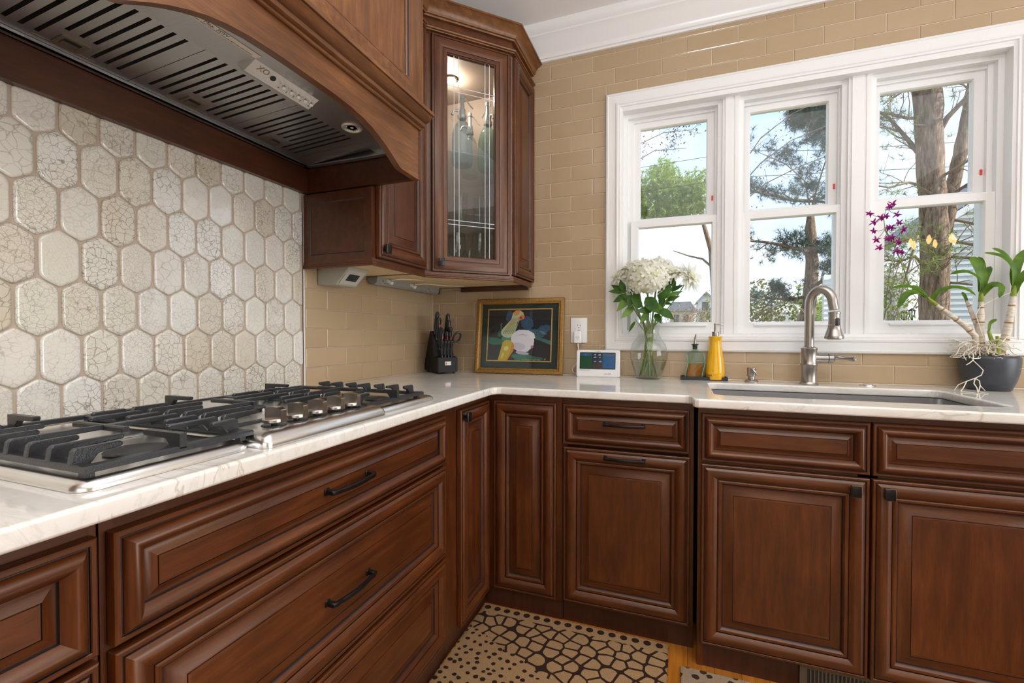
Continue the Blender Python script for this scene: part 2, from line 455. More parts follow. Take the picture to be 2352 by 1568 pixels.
# ------------------------------------------------------------------ room shell
def struct(o): o['kind'] = 'structure'; return o
WX0, WX1, WZ0, WZ1 = 1.082, 2.588, 1.115, 2.256      # window opening in the back wall
wb = MB()
wb.box(-0.15, WX0, 0.003, 0.16, -0.6, 2.9).box(WX1, 5.35, 0.003, 0.16, -0.6, 2.9)
wb.box(WX0, WX1, 0.003, 0.16, -0.6, WZ0).box(WX0, WX1, 0.003, 0.16, WZ1, 2.9)
wall_back = struct(wb.build('wall_back', 'grout'))
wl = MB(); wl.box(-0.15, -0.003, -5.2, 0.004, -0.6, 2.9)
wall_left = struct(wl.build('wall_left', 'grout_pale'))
struct(MB().box(5.2, 5.35, -5.2, 0.007, -0.6, 2.9).build('wall_right', 'wallpaint'))
struct(MB().box(-0.15, 5.35, -5.2, -5.0, -0.6, 2.9).build('wall_front', 'wallpaint'))
struct(MB().box(-0.15, 5.35, -5.2, 0.16, 2.72, 2.9).build('ceiling', 'ceiling'))

def oak():
    m, t, p = newmat('orange_oak_floor'); g = G(t)
    f = g.noise(g.coord((14, 0.9, 14)), 5, 5, 0.6, 0.4)
    oi = g.n('ShaderNodeObjectInfo')
    c = g.ramp(f, [(0.3, (0.30, 0.090, 0.008)), (0.55, (0.43, 0.145, 0.014)), (0.8, (0.54, 0.20, 0.024))])
    c = g.mix(g.math('MULTIPLY', oi.outputs['Random'], 0.3), c, (0.28, 0.10, 0.018))
    g.l(c, p.inputs['Base Color']); p.inputs['Roughness'].default_value = 0.25
    return m
M['oak'] = oak()
floor = struct(MB().box(0, 5.2, -5.0, 0, -0.06, -0.016).build('floor', 'wood_dark'))
fp_me = None
for i in range(26):
    x0 = 0.4 + i * 0.083; yc = -0.5
    for y0, y1 in ((-0.45 - 0.31 * (i % 3), -0.5), (-1.9 - 0.25 * (i % 4), -0.45 - 0.31 * (i % 3)), (-4.9, -1.9 - 0.25 * (i % 4))):
        if y1 - y0 < 0.05: continue
        MB().box(x0 + 0.0006, x0 + 0.0824, y0 + 0.0006, y1 - 0.0006, -0.016, 0.0).build('floor_plank', 'oak', floor, smooth=0)

# unseen dark wood panel on the near left wall, added to darken reflections
struct(MB().box(-0.003, 0.012, -4.99, -2.64, 0.0, 2.71).build('reflection_panel', 'wood_z', smooth=0))
# crown moulding of the room
CRP = [(0.0, 2.571), (0.012, 2.571), (0.014, 2.580), (0.021, 2.583), (0.022, 2.594), (0.030, 2.606), (0.046, 2.626), (0.064, 2.650), (0.074, 2.664), (0.080, 2.668), (0.082, 2.676), (0.092, 2.684), (0.100, 2.697), (0.103, 2.706), (0.103, 2.7195), (0.0, 2.7195)]
cm = MB(); cm.sweep([(0.30, 0.0, 0), (5.19, 0.0, 0)], CRP)
struct(cm.build('trim_1', 'white'))

# --- window casing (four mitred boards) and stool
CAS = [(0.0, 0.0), (0.0, 0.012), (0.004, 0.018), (0.012, 0.020), (0.014, 0.017), (0.050, 0.017), (0.052, 0.021), (0.060, 0.022), (0.064, 0.018), (0.072, 0.018), (0.074, 0.012), (0.083, 0.010), (0.083, 0.0)]
CX0, CX1, CZ0, CZ1 = 1.010, 2.660, 1.043, 2.338
def casing():
    b = MB()
    P = [(CX0, CZ0), (CX1, CZ0), (CX1, CZ1), (CX0, CZ1)]
    ins = [(1, 1), (-1, 1), (-1, -1), (1, -1)]
    n = len(CAS); vs = []
    for (x, z), (sx, sz) in zip(P, ins):
        for a, h in CAS: vs.append((x + sx * a, 0.006 - h - 0.002, z + sz * a))
    for i in range(4):
        j = (i + 1) % 4
        for k in range(n - 1):
            b.add([vs[i * n + k], vs[j * n + k], vs[j * n + k + 1], vs[i * n + k + 1]], [(0, 1, 2, 3)])
    return b
struct(casing().build('trim_2', 'white'))
# jamb box lining the opening
jb = MB(); d0, d1 = -0.006, 0.155
jb.box(WX0 - 0.001, WX0 + 0.012, d0, d1, WZ0, WZ1).box(WX1 - 0.012, WX1 + 0.001, d0, d1, WZ0, WZ1)
jb.box(WX0 + .0005, WX1 - .0005, d0 + .0004, d1 - .001, WZ1 - 0.012, WZ1 + 0.0005).box(WX0 + .0005, WX1 - .0005, d0 + .0004, d1 - .001, WZ0 - 0.0005, WZ0 + 0.014)
# posts between the three units: cover strip with flutes
for xa, xb in ((1.553, 1.626), (2.052, 2.137)):
    jb.box(xa, xb, 0.030, 0.151, WZ0 + .001, WZ1 - .001)
    jb.box(xa + 0.012, xb - 0.030, 0.024, 0.03, WZ0 + 0.014, WZ1 - 0.012); jb.box(xb - 0.020, xb - 0.006, 0.026, 0.03, WZ0 + 0.014, WZ1 - 0.012)
struct(jb.build('trim_3', 'white', smooth=0))

def sash(b, x0, x1, z0, z1, gx0, gx1, gz0, gz1, y0, y1):
    """rectangular sash frame with a bevelled glazing edge"""
    def ring(a, y): return [(a[0], y, a[2]), (a[1], y, a[2]), (a[1], y, a[3]), (a[0], y, a[3])]
    o = (x0, x1, z0, z1); i = (gx0 - 0.004, gx1 + 0.004, gz0 - 0.004, gz1 + 0.004); gI = (gx0, gx1, gz0, gz1)
    rs = [ring(o, y1), ring(o, y0 + 0.002), ring((x0 + .002, x1 - .002, z0 + .002, z1 - .002), y0), ring(i, y0), ring(gI, y0 + 0.008), ring(gI, y1)]
    vs = [p for r in rs for p in r]; fs = []
    for k in range(len(rs) - 1):
        for q in range(4): fs.append((4 * k + q, 4 * k + (q + 1) % 4, 4 * k + 4 + (q + 1) % 4, 4 * k + 4 + q))
    for q in range(4): fs.append((20 + q, 20 + (q + 1) % 4, (q + 1) % 4, q))
    b.add(vs, fs)
units = [(1.094, 1.553, 1.136, 1.527, 1.174, 1.487, 1.130, 1.543, 1.169, 1.510),
         (1.626, 2.052, 1.637, 2.031, 1.680, 1.992, 1.635, 2.046, 1.678, 2.014),
         (2.137, 2.576, 2.151, 2.542, 2.187, 2.500, 2.143, 2.561, 2.196, 2.523)]
for k, (fx0, fx1, ux0, ux1, ugx0, ugx1, lx0, lx1, lgx0, lgx1) in enumerate(units):
    w = bpy.data.objects.new('window_%d' % (k + 1), None); COL.objects.link(w); struct(w)
    f = MB()                                            # vinyl frame with stops
    f.box(fx0, fx0 + 0.020, 0.045, 0.15, 1.129, 2.244).box(fx1 - 0.020, fx1, 0.045, 0.15, 1.129, 2.244)
    f.box(fx0 + 0.0005, fx1 - 0.0005, 0.0456, 0.149, 2.226, 2.2438).box(fx0 + 0.0005, fx1 - 0.0005, 0.040, 0.149, 1.1295, 1.1475)
    f.box(fx0 + 0.020, ux0 + 0.004, 0.072, 0.15, 1.143, 2.226).box(ux1 - 0.004, fx1 - 0.020, 0.072, 0.15, 1.143, 2.226)
    f.box(fx0 + 0.021, fx1 - 0.021, 0.078, 0.148, 2.212, 2.2258)
    f.build('window_frame', 'vinyl', w, smooth=0)
    u = MB(); sash(u, ux0, ux1, 1.690, 2.216, ugx0, ugx1, 1.722, 2.180, 0.090, 0.118)
    us = u.build('upper_sash', 'vinyl', w, smooth=0)
    MB().box(ugx0 - .002, ugx1 + .002, 0.104, 0.108, 1.720, 2.182).build('pane', 'pane', us, smooth=0)
    MB().bbox(ux1 - 0.017, ux1 - 0.009, 0.0855, 0.0905, 1.783, 1.806, 0.001, 1).build('vent_latch', 'red', us)
    l = MB(); sash(l, lx0, lx1, 1.146, 1.703, lgx0, lgx1, 1.186, 1.666, 0.050, 0.080)
    ls = l.build('lower_sash', 'vinyl', w, smooth=0)
    MB().box(lgx0 - .002, lgx1 + .002, 0.065, 0.069, 1.184, 1.668).build('pane', 'pane', ls, smooth=0)
    MB().bbox(lgx0 + 0.015, lgx1 - 0.02, 0.036, 0.052, 1.166, 1.176, 0.003, 2).build('lift_rail', 'vinyl', ls)

# ------------------------------------------------------------------ subway tiles: real pieces on the two walls
TP, TR = 0.2237, 0.0778
def tile_mb(w, h, d=0.003, b=0.0026):
    m = MB()
    r = [(0, 0, -0.002), (0, 0, d - 0.0020), (0.0008, 0.0008, d - 0.0008), (b, b, d)]
    for ix, iz, o in r:
        m.v += [(-w / 2 + ix, -o, -h / 2 + iz), (w / 2 - ix, -o, -h / 2 + iz), (w / 2 - ix, -o, h / 2 - iz), (-w / 2 + ix, -o, h / 2 - iz)]
    for k in range(3):
        for q in range(4):
            m.f.append((4 * k + q, 4 * k + (q + 1) % 4, 4 * k + 4 + (q + 1) % 4, 4 * k + 4 + q)); m.m.append(0)
    m.f.append((12, 13, 14, 15)); m.m.append(0)
    return m
tile_cache = {}
def place_tile(parent, x0, x1, z0, z1, left=False):
    g_ = 0.0013; w, h = x1 - x0 - 2 * g_, z1 - z0 - 2 * g_
    if w < 0.012 or h < 0.012: return
    key = (round(w, 4), round(h, 4))
    if key not in tile_cache:
        o = tile_mb(w, h).build('tile', 'subway', smooth=14); tile_cache[key] = o.data
    else:
        o = bpy.data.objects.new('tile', tile_cache[key]); COL.objects.link(o)
    c = (x0 + x1) / 2; z = (z0 + z1) / 2; tx, tz = rnd.gauss(0, 0.0014), rnd.gauss(0, 0.0014)
    if left: o.location = (-0.003, c, z); o.rotation_euler = (tx, 0, PI / 2 + tz)
    else: o.location = (c, 0.003, z); o.rotation_euler = (tx, 0, tz)
    o.parent = parent
def run(parent, lo, hi, z0, z1, off, left=False):
    n = math.floor((lo - off) / TP); x = off + n * TP
    while x < hi - 1e-6:
        a, b = max(x, lo), min(x + TP, hi)
        if b - a > 0.012: place_tile(parent, a, b, z0, z1, left)
        x += TP
for r in range(22):
    z0, z1 = 0.916 + r * TR, 0.916 + (r + 1) * TR
    off = 0.048 if r % 2 == 0 else 0.160
    if r < 2: off = 0.2007 if r == 0 else 0.3125
    zt = min(z1, 2.600)
    lo = 0.02 if z0 < 1.40 else 0.56
    if r == 1:
        run(wall_back, 0.004, 1.012, z0, z1, off); run(wall_back, 1.012, 3.0, z0, 1.049, off)
    elif z1 <= 1.05: run(wall_back, 0.004, 3.0, z0, z1, off)
    elif z0 >= 2.33: run(wall_back, lo, 3.3, z0, zt, off)
    else:
        run(wall_back, lo if lo > 0.1 else 0.004, 1.012, z0, zt, off); run(wall_back, 2.658, 3.0, z0, zt, off)
        if z0 < 2.335 < z1: run(wall_back, 1.012, 2.658, 2.333, zt, off)
LO = -0.972
for r in range(7):
    z0, z1 = 0.916 + r * TR, 0.916 + (r + 1) * TR
    run(wall_left, LO, -0.003, z0, min(z1, 1.43), -0.182 if r % 2 == 0 else -0.182 + TP / 2, True)
MB().box(-0.007, 0.0015, -0.978, -0.972, 0.915, 1.66).build('tile_edge', 'white_plastic', wall_left, smooth=0)
MB().box(-0.007, 0.0022, -0.9805, -0.978, 0.915, 1.66).build('metal_strip', 'nickel', wall_left, smooth=0)

# ------------------------------------------------------------------ elongated hexagon crackle tiles behind the cooktop
HP, HR, HV = 0.0797, 0.1143, 0.046                      # column pitch, row pitch, half vertical edge
def clip(poly, ax, val, keep_less):
    out = []
    for i in range(len(poly)):
        p, q = poly[i], poly[(i + 1) % len(poly)]
        ip = (p[ax] <= val) == keep_less; iq = (q[ax] <= val) == keep_less
        if ip: out.append(p)
        if ip != iq:
            t = (val - p[ax]) / (q[ax] - p[ax]); out.append((p[0] + t * (q[0] - p[0]), p[1] + t * (q[1] - p[1])))
    return out
def round_poly(poly, r):
    n = len(poly); out = []
    for i in range(n):
        p0, p, p1 = Vector(poly[i - 1]), Vector(poly[i]), Vector(poly[(i + 1) % n])
        a, b = (p0 - p), (p1 - p); k = min(r if not (abs(p.x) < 1e-4 and n == 6) else r * 0.32, a.length * 0.42, b.length * 0.42)
        s_, e_ = p + a.normalized() * k, p + b.normalized() * k
        for t in ((0.0, 0.33, 0.67, 1.0) if k > 0.005 else (0.0, 0.5, 1.0)):
            out.append(tuple(s_ * (1 - t) ** 2 + p * 2 * t * (1 - t) + e_ * t * t))
    return out
def inset(poly, d):
    n = len(poly); c = Vector((sum(p[0] for p in poly) / n, sum(p[1] for p in poly) / n)); out = []
    for p in poly:
        v = c - Vector(p); out.append(tuple(Vector(p) + v.normalized() * min(d * 1.12, v.length * 0.8)))
    return out
hexes = {}
for row in range(-4, 4):
    zc = 1.303 + row * HR
    for c in range(-2, 20):
        yc = -1.029 + 0.5 * HP - c * HP + (0 if row % 2 == 0 else HP / 2)
        if yc < -2.5: continue
        gp = 0.0028; hx, hv, tip = HP / 2 - gp, HV, HR - HV - 0.0012
        poly = [(-hx, -hv), (0, -tip), (hx, -hv), (hx, hv), (0, tip), (-hx, hv)]
        cut = False
        for ax, val, less in ((0, -0.9825 - yc, True), (1, 1.668 - zc, True), (1, 0.9165 - zc, False)):
            if any(((p[ax] <= val) != less) for p in poly): poly = clip(poly, ax, val, less); cut = True
            if len(poly) < 3: break
        if len(poly) < 3: continue
        ys = [p[0] for p in poly]; zs = [p[1] for p in poly]
        if max(ys) - min(ys) < 0.012 or max(zs) - min(zs) < 0.012: continue
        key = 'full' if not cut else None
        if key in hexes:
            o = bpy.data.objects.new('hexagon_tile', hexes[key]); COL.objects.link(o)
        else:
            rp = round_poly(poly, 0.0125 if not cut else 0.009); n = len(rp)
            rings = [(rp, -0.002), (rp, 0.0018), (inset(rp, 0.0007), 0.0036), (inset(rp, 0.0020), 0.0052), (inset(rp, 0.0050), 0.0060), (inset(rp, 0.0090), 0.0060)]
            b = MB(); vs = []; fs = []
            for pr, h in rings: vs += [(h, u, v) for u, v in pr]
            for k in range(len(rings) - 1):
                for q in range(n): fs.append((k * n + q, k * n + (q + 1) % n, (k + 1) * n + (q + 1) % n, (k + 1) * n + q))
            fs.append(tuple(5 * n + q for q in range(n)))
            b.add(vs, fs); o = b.build('hexagon_tile', 'crackle', smooth=60)
            if key: hexes[key] = o.data
        o.location = (-0.003, yc, zc); o.rotation_euler = (0, rnd.gauss(0, 0.007), rnd.gauss(0, 0.007))
        o.parent = wall_left
# ------------------------------------------------------------------ cabinet fronts
def conv(i0, i1, o0, pk, o1, n=6):
    out = []
    for k in range(1, n + 1):
        t = k / n; base = o0 + (o1 - o0) * t
        out.append((i0 + (i1 - i0) * t, base + (pk - (o0 + o1) / 2) * math.sin(PI * t), 0))
    return out
EDGE = [(0, 0.002, 0), (0, 0.0150, 0), (0.0008, 0.0172, 0), (0.003, 0.0190, 0), (0.0078, 0.0190, 0), (0.0088, 0.0178, 0), (0.0092, 0.0150, 1), (0.0116, 0.0150, 1), (0.0120, 0.0186, 0)]
DOOR = EDGE + conv(0.0120, 0.0490, 0.0192, 0.0262, 0.0160, 8) + [(0.0492, 0.0125, 1), (0.0508, 0.0125, 1), (0.0512, 0.0156, 0), (0.0545, 0.0172, 0), (0.0600, 0.0160, 0), (0.0650, 0.0100, 0), (0.0664, 0.0060, 1), (0.0690, 0.0060, 1), (0.0740, 0.0066, 0), (0.0830, 0.0096, 0), (0.0930, 0.0150, 0), (0.0960, 0.0160, 0), (0.0962, 0.0140, 1), (0.0976, 0.0140, 1), (0.0980, 0.0164, 0), (0.1010, 0.0170, 0)]
DRAW = EDGE + conv(0.0120, 0.0390, 0.0192, 0.0292, 0.0150, 8) + [(0.0392, 0.0090, 1), (0.0404, 0.0090, 1), (0.0440, 0.0100, 0), (0.0500, 0.0130, 0), (0.0560, 0.0160, 0), (0.0562, 0.0140, 1), (0.0574, 0.0140, 1), (0.0578, 0.0166, 0)]
NARROW = [(i * 0.72, o, m) for i, o, m in DOOR]
SIDEP = [(0, 0.001, 0), (0, 0.0045, 0), (0.034, 0.0045, 0), (0.036, 0.0020, 1), (0.038, 0.0010, 1), (0.040, 0.0008, 0)]
def panel(name, w, h, prof, parent=None, loc=(0, 0, 0), rz=0.0, grain='z', mats=('wood_x', 'wood_z', 'glaze')):
    """mitred frame-and-panel front, lower-left corner at the origin, facing local -y"""
    b = MB(); n = len(prof)
    prof = list(prof) + [(prof[-1][0] + 0.004, prof[-1][1], 0)]; n += 1
    for i, o, _ in prof: b.v += [(i, -o, i), (w - i, -o, i), (w - i, -o, h - i), (i, -o, h - i)]
    for k in range(n - 1):
        for q in range(4):
            b.f.append((4 * k + q, 4 * k + (q + 1) % 4, 4 * k + 4 + (q + 1) % 4, 4 * k + 4 + q))
            b.m.append(2 if prof[k + 1][2] else (0 if q in (0, 2) else 1))
    L = 4 * (n - 1)
    b.f.append((L, L + 1, L + 2, L + 3)); b.m.append(1 if grain == 'z' else 0)
    b.f.append((3, 2, 1, 0)); b.m.append(1)
    return b.build(name, list(mats), parent, loc, (0, 0, rz), smooth=30)

def bow_pull(parent, loc, rz=0.0, L=0.138, name='handle'):
    """bar pull along local x, standing off along local -y"""
    b = MB(); h = L / 2
    for sx in (-1, 1):
        b.bbox(sx * h - 0.007, sx * h + 0.007, -0.004, 0.0, -0.0075, 0.0075, 0.0012, 1)
        b.bbox(sx * h - 0.0055, sx * h + 0.0055, -0.024, -0.003, -0.0055, 0.0055, 0.0015, 1)
    path = [(-h - 0.004, -0.021, 0), (-h + 0.006, -0.0245, 0)] + [(-h + 0.012 + (L - 0.024) * t / 10, -0.0235 - 0.0065 * math.sin(PI * t / 10), -0.0005) for t in range(11)] + [(h - 0.006, -0.0245, 0), (h + 0.004, -0.021, 0)]
    sec = [(-0.0026, -0.0052), (0.0026, -0.0052), (0.0036, -0.0035), (0.0036, 0.0035), (0.0026, 0.0052), (-0.0026, 0.0052)]
    b.sweep(path, sec)
    return b.build(name, 'bronze', parent, loc, (0, 0, rz), smooth=40)
def square_knob(parent, loc, rz=0.0):
    b = MB()
    b.bbox(-0.0085, 0.0085, -0.003, 0.0, -0.0085, 0.0085, 0.001, 1)
    b.bbox(-0.0055, 0.0055, -0.022, -0.002, -0.0055, 0.0055, 0.001, 1)
    b.bbox(-0.0135, 0.0135, -0.0255, -0.018, -0.0175, 0.0175, 0.0035, 2)
    b.bbox(-0.0125, 0.0125, -0.0275, -0.0250, -0.0165, 0.0165, 0.001, 2)
    k = b.build('knob', 'bronze', parent, loc, (0, 0, rz), smooth=40)
    e = MB(); pts = rrect(-0.0131, 0.0131, -0.0171, 0.0171, 0.0034, 3)
    e.tube([(x, -0.0257, z) for x, z in pts] + [(pts[0][0], -0.0257, pts[0][1])], 0.00035, 5)
    e.build('edge_line', 'brass_edge', k)
    return k
R90 = PI / 2
# the run beneath the cooktop faces +x: local x -> world +y
def left_unit(name, label, y0, y1, x=0.62, z0=0.0):
    return thing(name, label, 'cabinet', (x, y0, 0), R90)
BM = ['wood_x', 'wood_z', 'wood_dark']
def carcass(parent, w, depth, z0, z1, fw=0.018, toe=0.0, toe_in=0.012, right=True):
    """boxes in the unit's own frame: front face at y=0, body behind it (+y)"""
    b = MB()
    b.box(0, w, 0.019, depth, z0 + 0.09, z1, 2)                     # body
    b.box(0, w, toe_in, 0.03, 0.0, z0 + 0.10, 2)                     # toe board
    b.box(0, fw, 0, 0.02, z0 + 0.085, z1, 1).box(w - fw, w, 0, 0.02, z0 + 0.085, z1, 1)
    b.box(fw, w - fw, 0, 0.02, z1 - 0.03, z1, 0).box(fw, w - fw, 0, 0.02, z0 + 0.08, z0 + 0.105, 0)
    return b.build('body', BM, parent, smooth=0)

u = left_unit('base_cabinet', 'base cabinet at the far left end of the cooktop run, cut by the picture edge', -2.56, -1.957)
carcass(u, 0.602, 0.60, 0, 0.884)
d = panel('drawer', 0.585, 0.158, DRAW, u, (0.010, -0.001, 0.700), 0, 'x')
d = panel('drawer', 0.585, 0.300, DOOR, u, (0.010, -0.001, 0.391), 0, 'x')
d = panel('drawer', 0.585, 0.285, DOOR, u, (0.010, -0.001, 0.097), 0, 'x')

u = left_unit('base_cabinet', 'wide three drawer base cabinet below the gas cooktop', -1.955, -0.9965)
carcass(u, 0.958, 0.60, 0, 0.884)
for z0, hh, pr, hz in ((0.698, 0.158, DRAW, 0.782), (0.391, 0.298, DOOR, 0.536), (0.097, 0.285, DOOR, 0.24)):
    d = panel('drawer', 0.938, hh, pr, u, (0.007, -0.001, z0), 0, 'x')
    d['label'] = 'drawer front with mitred frame and dark glazed grooves'
    bow_pull(d, (0.938 / 2 - 0.004, -0.0160, hz - z0))

# corner base: one door on each run
u = thing('corner_base_cabinet', 'corner base cabinet with two doors meeting where the runs join', 'cabinet', (0.62, -0.62, 0))
b = MB()
b.box(-0.60, -0.019, -0.3755, 0.60, 0.10, 0.883, 2).box(-0.018, 0.305, 0.019, 0.599, 0.10, 0.883, 2)
b.box(-0.02, 0.0, -0.3765, 0.0, 0.08, 0.884, 1).box(0.0, 0.318, 0.0, 0.02, 0.08, 0.884, 1)
b.box(-0.03, -0.014, -0.3765, 0.014, 0.0, 0.10, 2).box(-0.03, 0.318, 0.008, 0.03, 0.0, 0.10, 2)
b.build('body', BM, u, smooth=0)
d = panel('door', 0.258, 0.780, DOOR, u, (0.001, -0.282, 0.077), R90)
square_knob(d, (0.018, -0.0185, 0.755))
d = panel('door', 0.262, 0.770, DOOR, u, (0.034, -0.001, 0.088), 0)

u = thing('base_cabinet', 'base cabinet left of the sink with one drawer over a handled door', 'cabinet', (0.940, -0.62, 0))
carcass(u, 0.474, 0.60, 0, 0.884)
d = panel('drawer', 0.456, 0.154, DRAW, u, (0.004, -0.001, 0.704), 0, 'x'); bow_pull(d, (0.230, -0.0160, 0.088))
d = panel('door', 0.456, 0.600, DOOR, u, (0.006, -0.001, 0.093), 0); bow_pull(d, (0.231, -0.0215, 0.575))

u = thing('sink_base_cabinet', 'sink base cabinet standing forward, two false drawers over two doors', 'cabinet', (1.425, -0.688, 0))
b = MB(); w = 0.957
b.box(0.0, w, 0.019, 0.665, 0.10, 0.60, 2).box(0.0, 0.012, 0.019, 0.60, 0.58, 0.884, 2).box(w - 0.012, w, 0.019, 0.60, 0.58, 0.884, 2).box(0, w, 0.6, 0.665, 0.6, 0.884, 2)
b.box(0, w, 0.002, 0.03, 0.0, 0.10, 2)
b.box(0, 0.02, 0, 0.02, 0.0, 0.884, 1).box(w - 0.02, w, 0, 0.02, 0.0, 0.884, 1).box(0.02, w - 0.02, 0, 0.02, 0.845, 0.884, 0).box(0.02, w - 0.02, 0, 0.02, 0.08, 0.10, 0).box(0.45, 0.50, 0, 0.02, 0.1, 0.85, 1)
b.box(0.02, w - 0.02, 0, 0.02, 0.68, 0.72, 0).box(0.02, w - 0.02, 0.02, 0.04, 0.6, 0.86, 2)
b.build('body', BM, u, smooth=0)
for k in range(2):
    x0 = 0.010 + k * 0.471
    panel('false_drawer', 0.465, 0.158, DRAW, u, (x0, -0.001, 0.704), 0, 'x')
    d = panel('door', 0.465, 0.608, DOOR, u, (x0, -0.001, 0.086), 0)
    square_knob(d, (0.423 if k == 0 else 0.034, -0.0215, 0.574))
u = thing('base_cabinet', 'end base cabinet right of the sink beyond the picture edge', 'cabinet', (2.385, -0.62, 0))
carcass(u, 0.60, 0.60, 0, 0.884)
panel('door', 0.58, 0.77, DOOR, u, (0.01, -0.001, 0.088), 0)

# toe-kick register under the right sink door
u = thing('floor_register', 'brown metal vent register in the toe kick below the sink', 'vent', (1.727, -0.690, 0.0))
b = MB(); b.box(0, 0.30, -0.0005, 0.001, 0.006, 0.080, 0); b.build('back', 'slot', u, smooth=0)
b = MB(); b.box(0, 0.020, -0.004, 0, 0.003, 0.083).box(0.28, 0.30, -0.004, 0, 0.003, 0.083).box(0.02, 0.28, -0.004, 0, 0.073, 0.083).box(0.02, 0.28, -0.004, 0, 0.003, 0.013)
b.build('frame', pm('brown_register_paint', (0.12, 0.09, 0.05), 0.45, 0.4), u, smooth=0)
sl = MB(); sl.box(-0.002, 0.002, -0.003, 0, 0.013, 0.073)
s0 = sl.build('slat', pm('register_slat_paint', (0.13, 0.10, 0.06), 0.45, 0.4), u, (0.030, 0, 0), smooth=0)
for k in range(1, 25):
    s1 = s0.copy(); COL.objects.link(s1); s1.parent = u; s1.location = (0.030 + k * 0.0104, 0, 0)

# ------------------------------------------------------------------ worktop with the sink cut-out
outer = [(-0.004, 0.003), (-0.004, -2.62), (0.664, -2.62), (0.667, -2.617), (0.667, -0.680), (0.678, -0.660), (0.695, -0.655), (1.385, -0.655)]
outer += [(1.395, -0.658), (1.402, -0.668), (1.407, -0.722), (1.413, -0.732), (1.424, -0.736), (2.405, -0.736), (2.415, -0.732), (2.42, -0.72), (2.425, -0.665), (2.44, -0.655), (3.0, -0.655), (3.0, 0.003)]
SX0, SX1, SY0, SY1 = 1.484, 2.288, -0.602, -0.176
hole = rrect(SX0, SX1, SY0, SY1, 0.035, 5)
ct = curve_plate('worktop', outer, [hole], 0.884, 0.914, 0.007, 'quartz')
tag(ct, 'polished white quartzite worktop running round the corner to the sink', 'countertop')

u = thing('undermount_sink', 'stainless steel sink bowl set under the white stone worktop', 'sink', ((SX0 + SX1) / 2, (SY0 + SY1) / 2, 0.70))
hw, hd = (SX1 - SX0) / 2 + 0.006, (SY1 - SY0) / 2 + 0.006
b = MB(); rings = []
for ex, z, r in ((0.02, 0.1825, 0.05), (0.0, 0.1825, 0.035), (0.0, 0.14, 0.035), (-0.002, 0.02, 0.035), (-0.012, 0.006, 0.03), (-0.03, 0.0, 0.03)):
    rings.append([(x, y, z) for x, y in rrect(-hw - ex, hw + ex, -hd - ex, hd + ex, r, 5)])
n = len(rings[0]); vs = [p for r in rings for p in r]; fs = []
for k in range(len(rings) - 1):
    for q in range(n): fs.append((k * n + q, k * n + (q + 1) % n, (k + 1) * n + (q + 1) % n, (k + 1) * n + q))
fs.append(tuple((len(rings) - 1) * n + q for q in range(n)))
b.add(vs, fs); b.build('bowl', 'sink_steel', u, recalc=False, smooth=50)
b = MB(); b.lathe([(0.0, 0.004), (0.02, 0.004), (0.03, 0.006), (0.045, 0.006), (0.048, 0.001)], 24); b.build('drain', 'steel', u, (0, 0.08, 0))

# ------------------------------------------------------------------ upper cabinets
ZB, ZT = 1.395, 2.445
u = thing('wall_cabinet', 'narrow wall cabinet between the range hood and the glass corner cabinet', 'cabinet', (0.318, -0.974, 0))
b = MB()
b.box(-0.316, -0.018, 0.0215, 0.358, ZB, 2.56, 2).box(-0.318, -0.019, 0.003, 0.021, ZB, 1.662, 2).box(-0.0178, 0.0005, 0.0015, 0.0213, ZB + .0005, 1.662, 1)
b.box(-0.018, 0.0, 0.0215, 0.030, ZB, 2.56, 1).box(-0.018, 0.0, 0.335, 0.360, ZB, 2.56, 1).box(-0.018, 0, 0.022, 0.335, ZB, ZB + 0.02, 0).box(-0.018, 0, 0.022, 0.335, 2.43, 2.56, 0)
b.build('body', BM, u, smooth=0)
panel('side_panel', 0.318, 0.266, SIDEP, u, (-0.318, 0.003, ZB - 0.001), 0, 'z', ('wood_side', 'wood_side', 'glaze'))
d = panel('door', 0.330, 1.035, DOOR, u, (0.001, 0.020, 1.408), R90)
square_knob(d, (0.022, -0.0185, 0.032))
LR = [(0, 0), (0.020, 0), (0.022, 0.003), (0.022, 0.006), (0.018, 0.008), (0.020, 0.011), (0.020, 0.014), (0.016, 0.016), (0.016, 0.026), (0, 0.026)]
b = MB(); b.sweep([(-0.315, 0.006, ZB - 0.018), (-0.006, 0.006, ZB - 0.018), (-0.006, 0.358, ZB - 0.018)], [(a * 0.55, c) for a, c in LR]); b.build('light_rail', 'wood_x', u)
MB().box(-0.30, -0.03, 0.03, 0.34, ZB - 0.004, ZB).build('bottom_board', 'raw_ply', u, smooth=0)
b = MB(); b.box(-0.022, -0.012, 0.06, 0.34, ZB - 0.012, ZB - 0.004); b.build('cleat', 'raw_ply', u, smooth=0)
CCP = [(0, 0), (0.016, 0), (0.018, 0.006), (0.024, 0.008), (0.026, 0.014), (0.030, 0.026), (0.042, 0.040), (0.052, 0.046), (0.056, 0.050), (0.062, 0.052), (0.062, 0.060), (0, 0.060)]
BEAD = [(0, 0), (0.016, 0), (0.017, 0.004), (0.024, 0.006), (0.026, 0.011), (0.022, 0.016), (0.010, 0.019), (0, 0.019)]
b = MB(); b.sweep([(0.0, 0.0, 2.51), (0.0, 0.352, 2.51)], CCP); b.sweep([(0.0, 0.0, 2.453), (0.0, 0.352, 2.453)], BEAD); b.build('crown_moulding', 'hood_x', u)

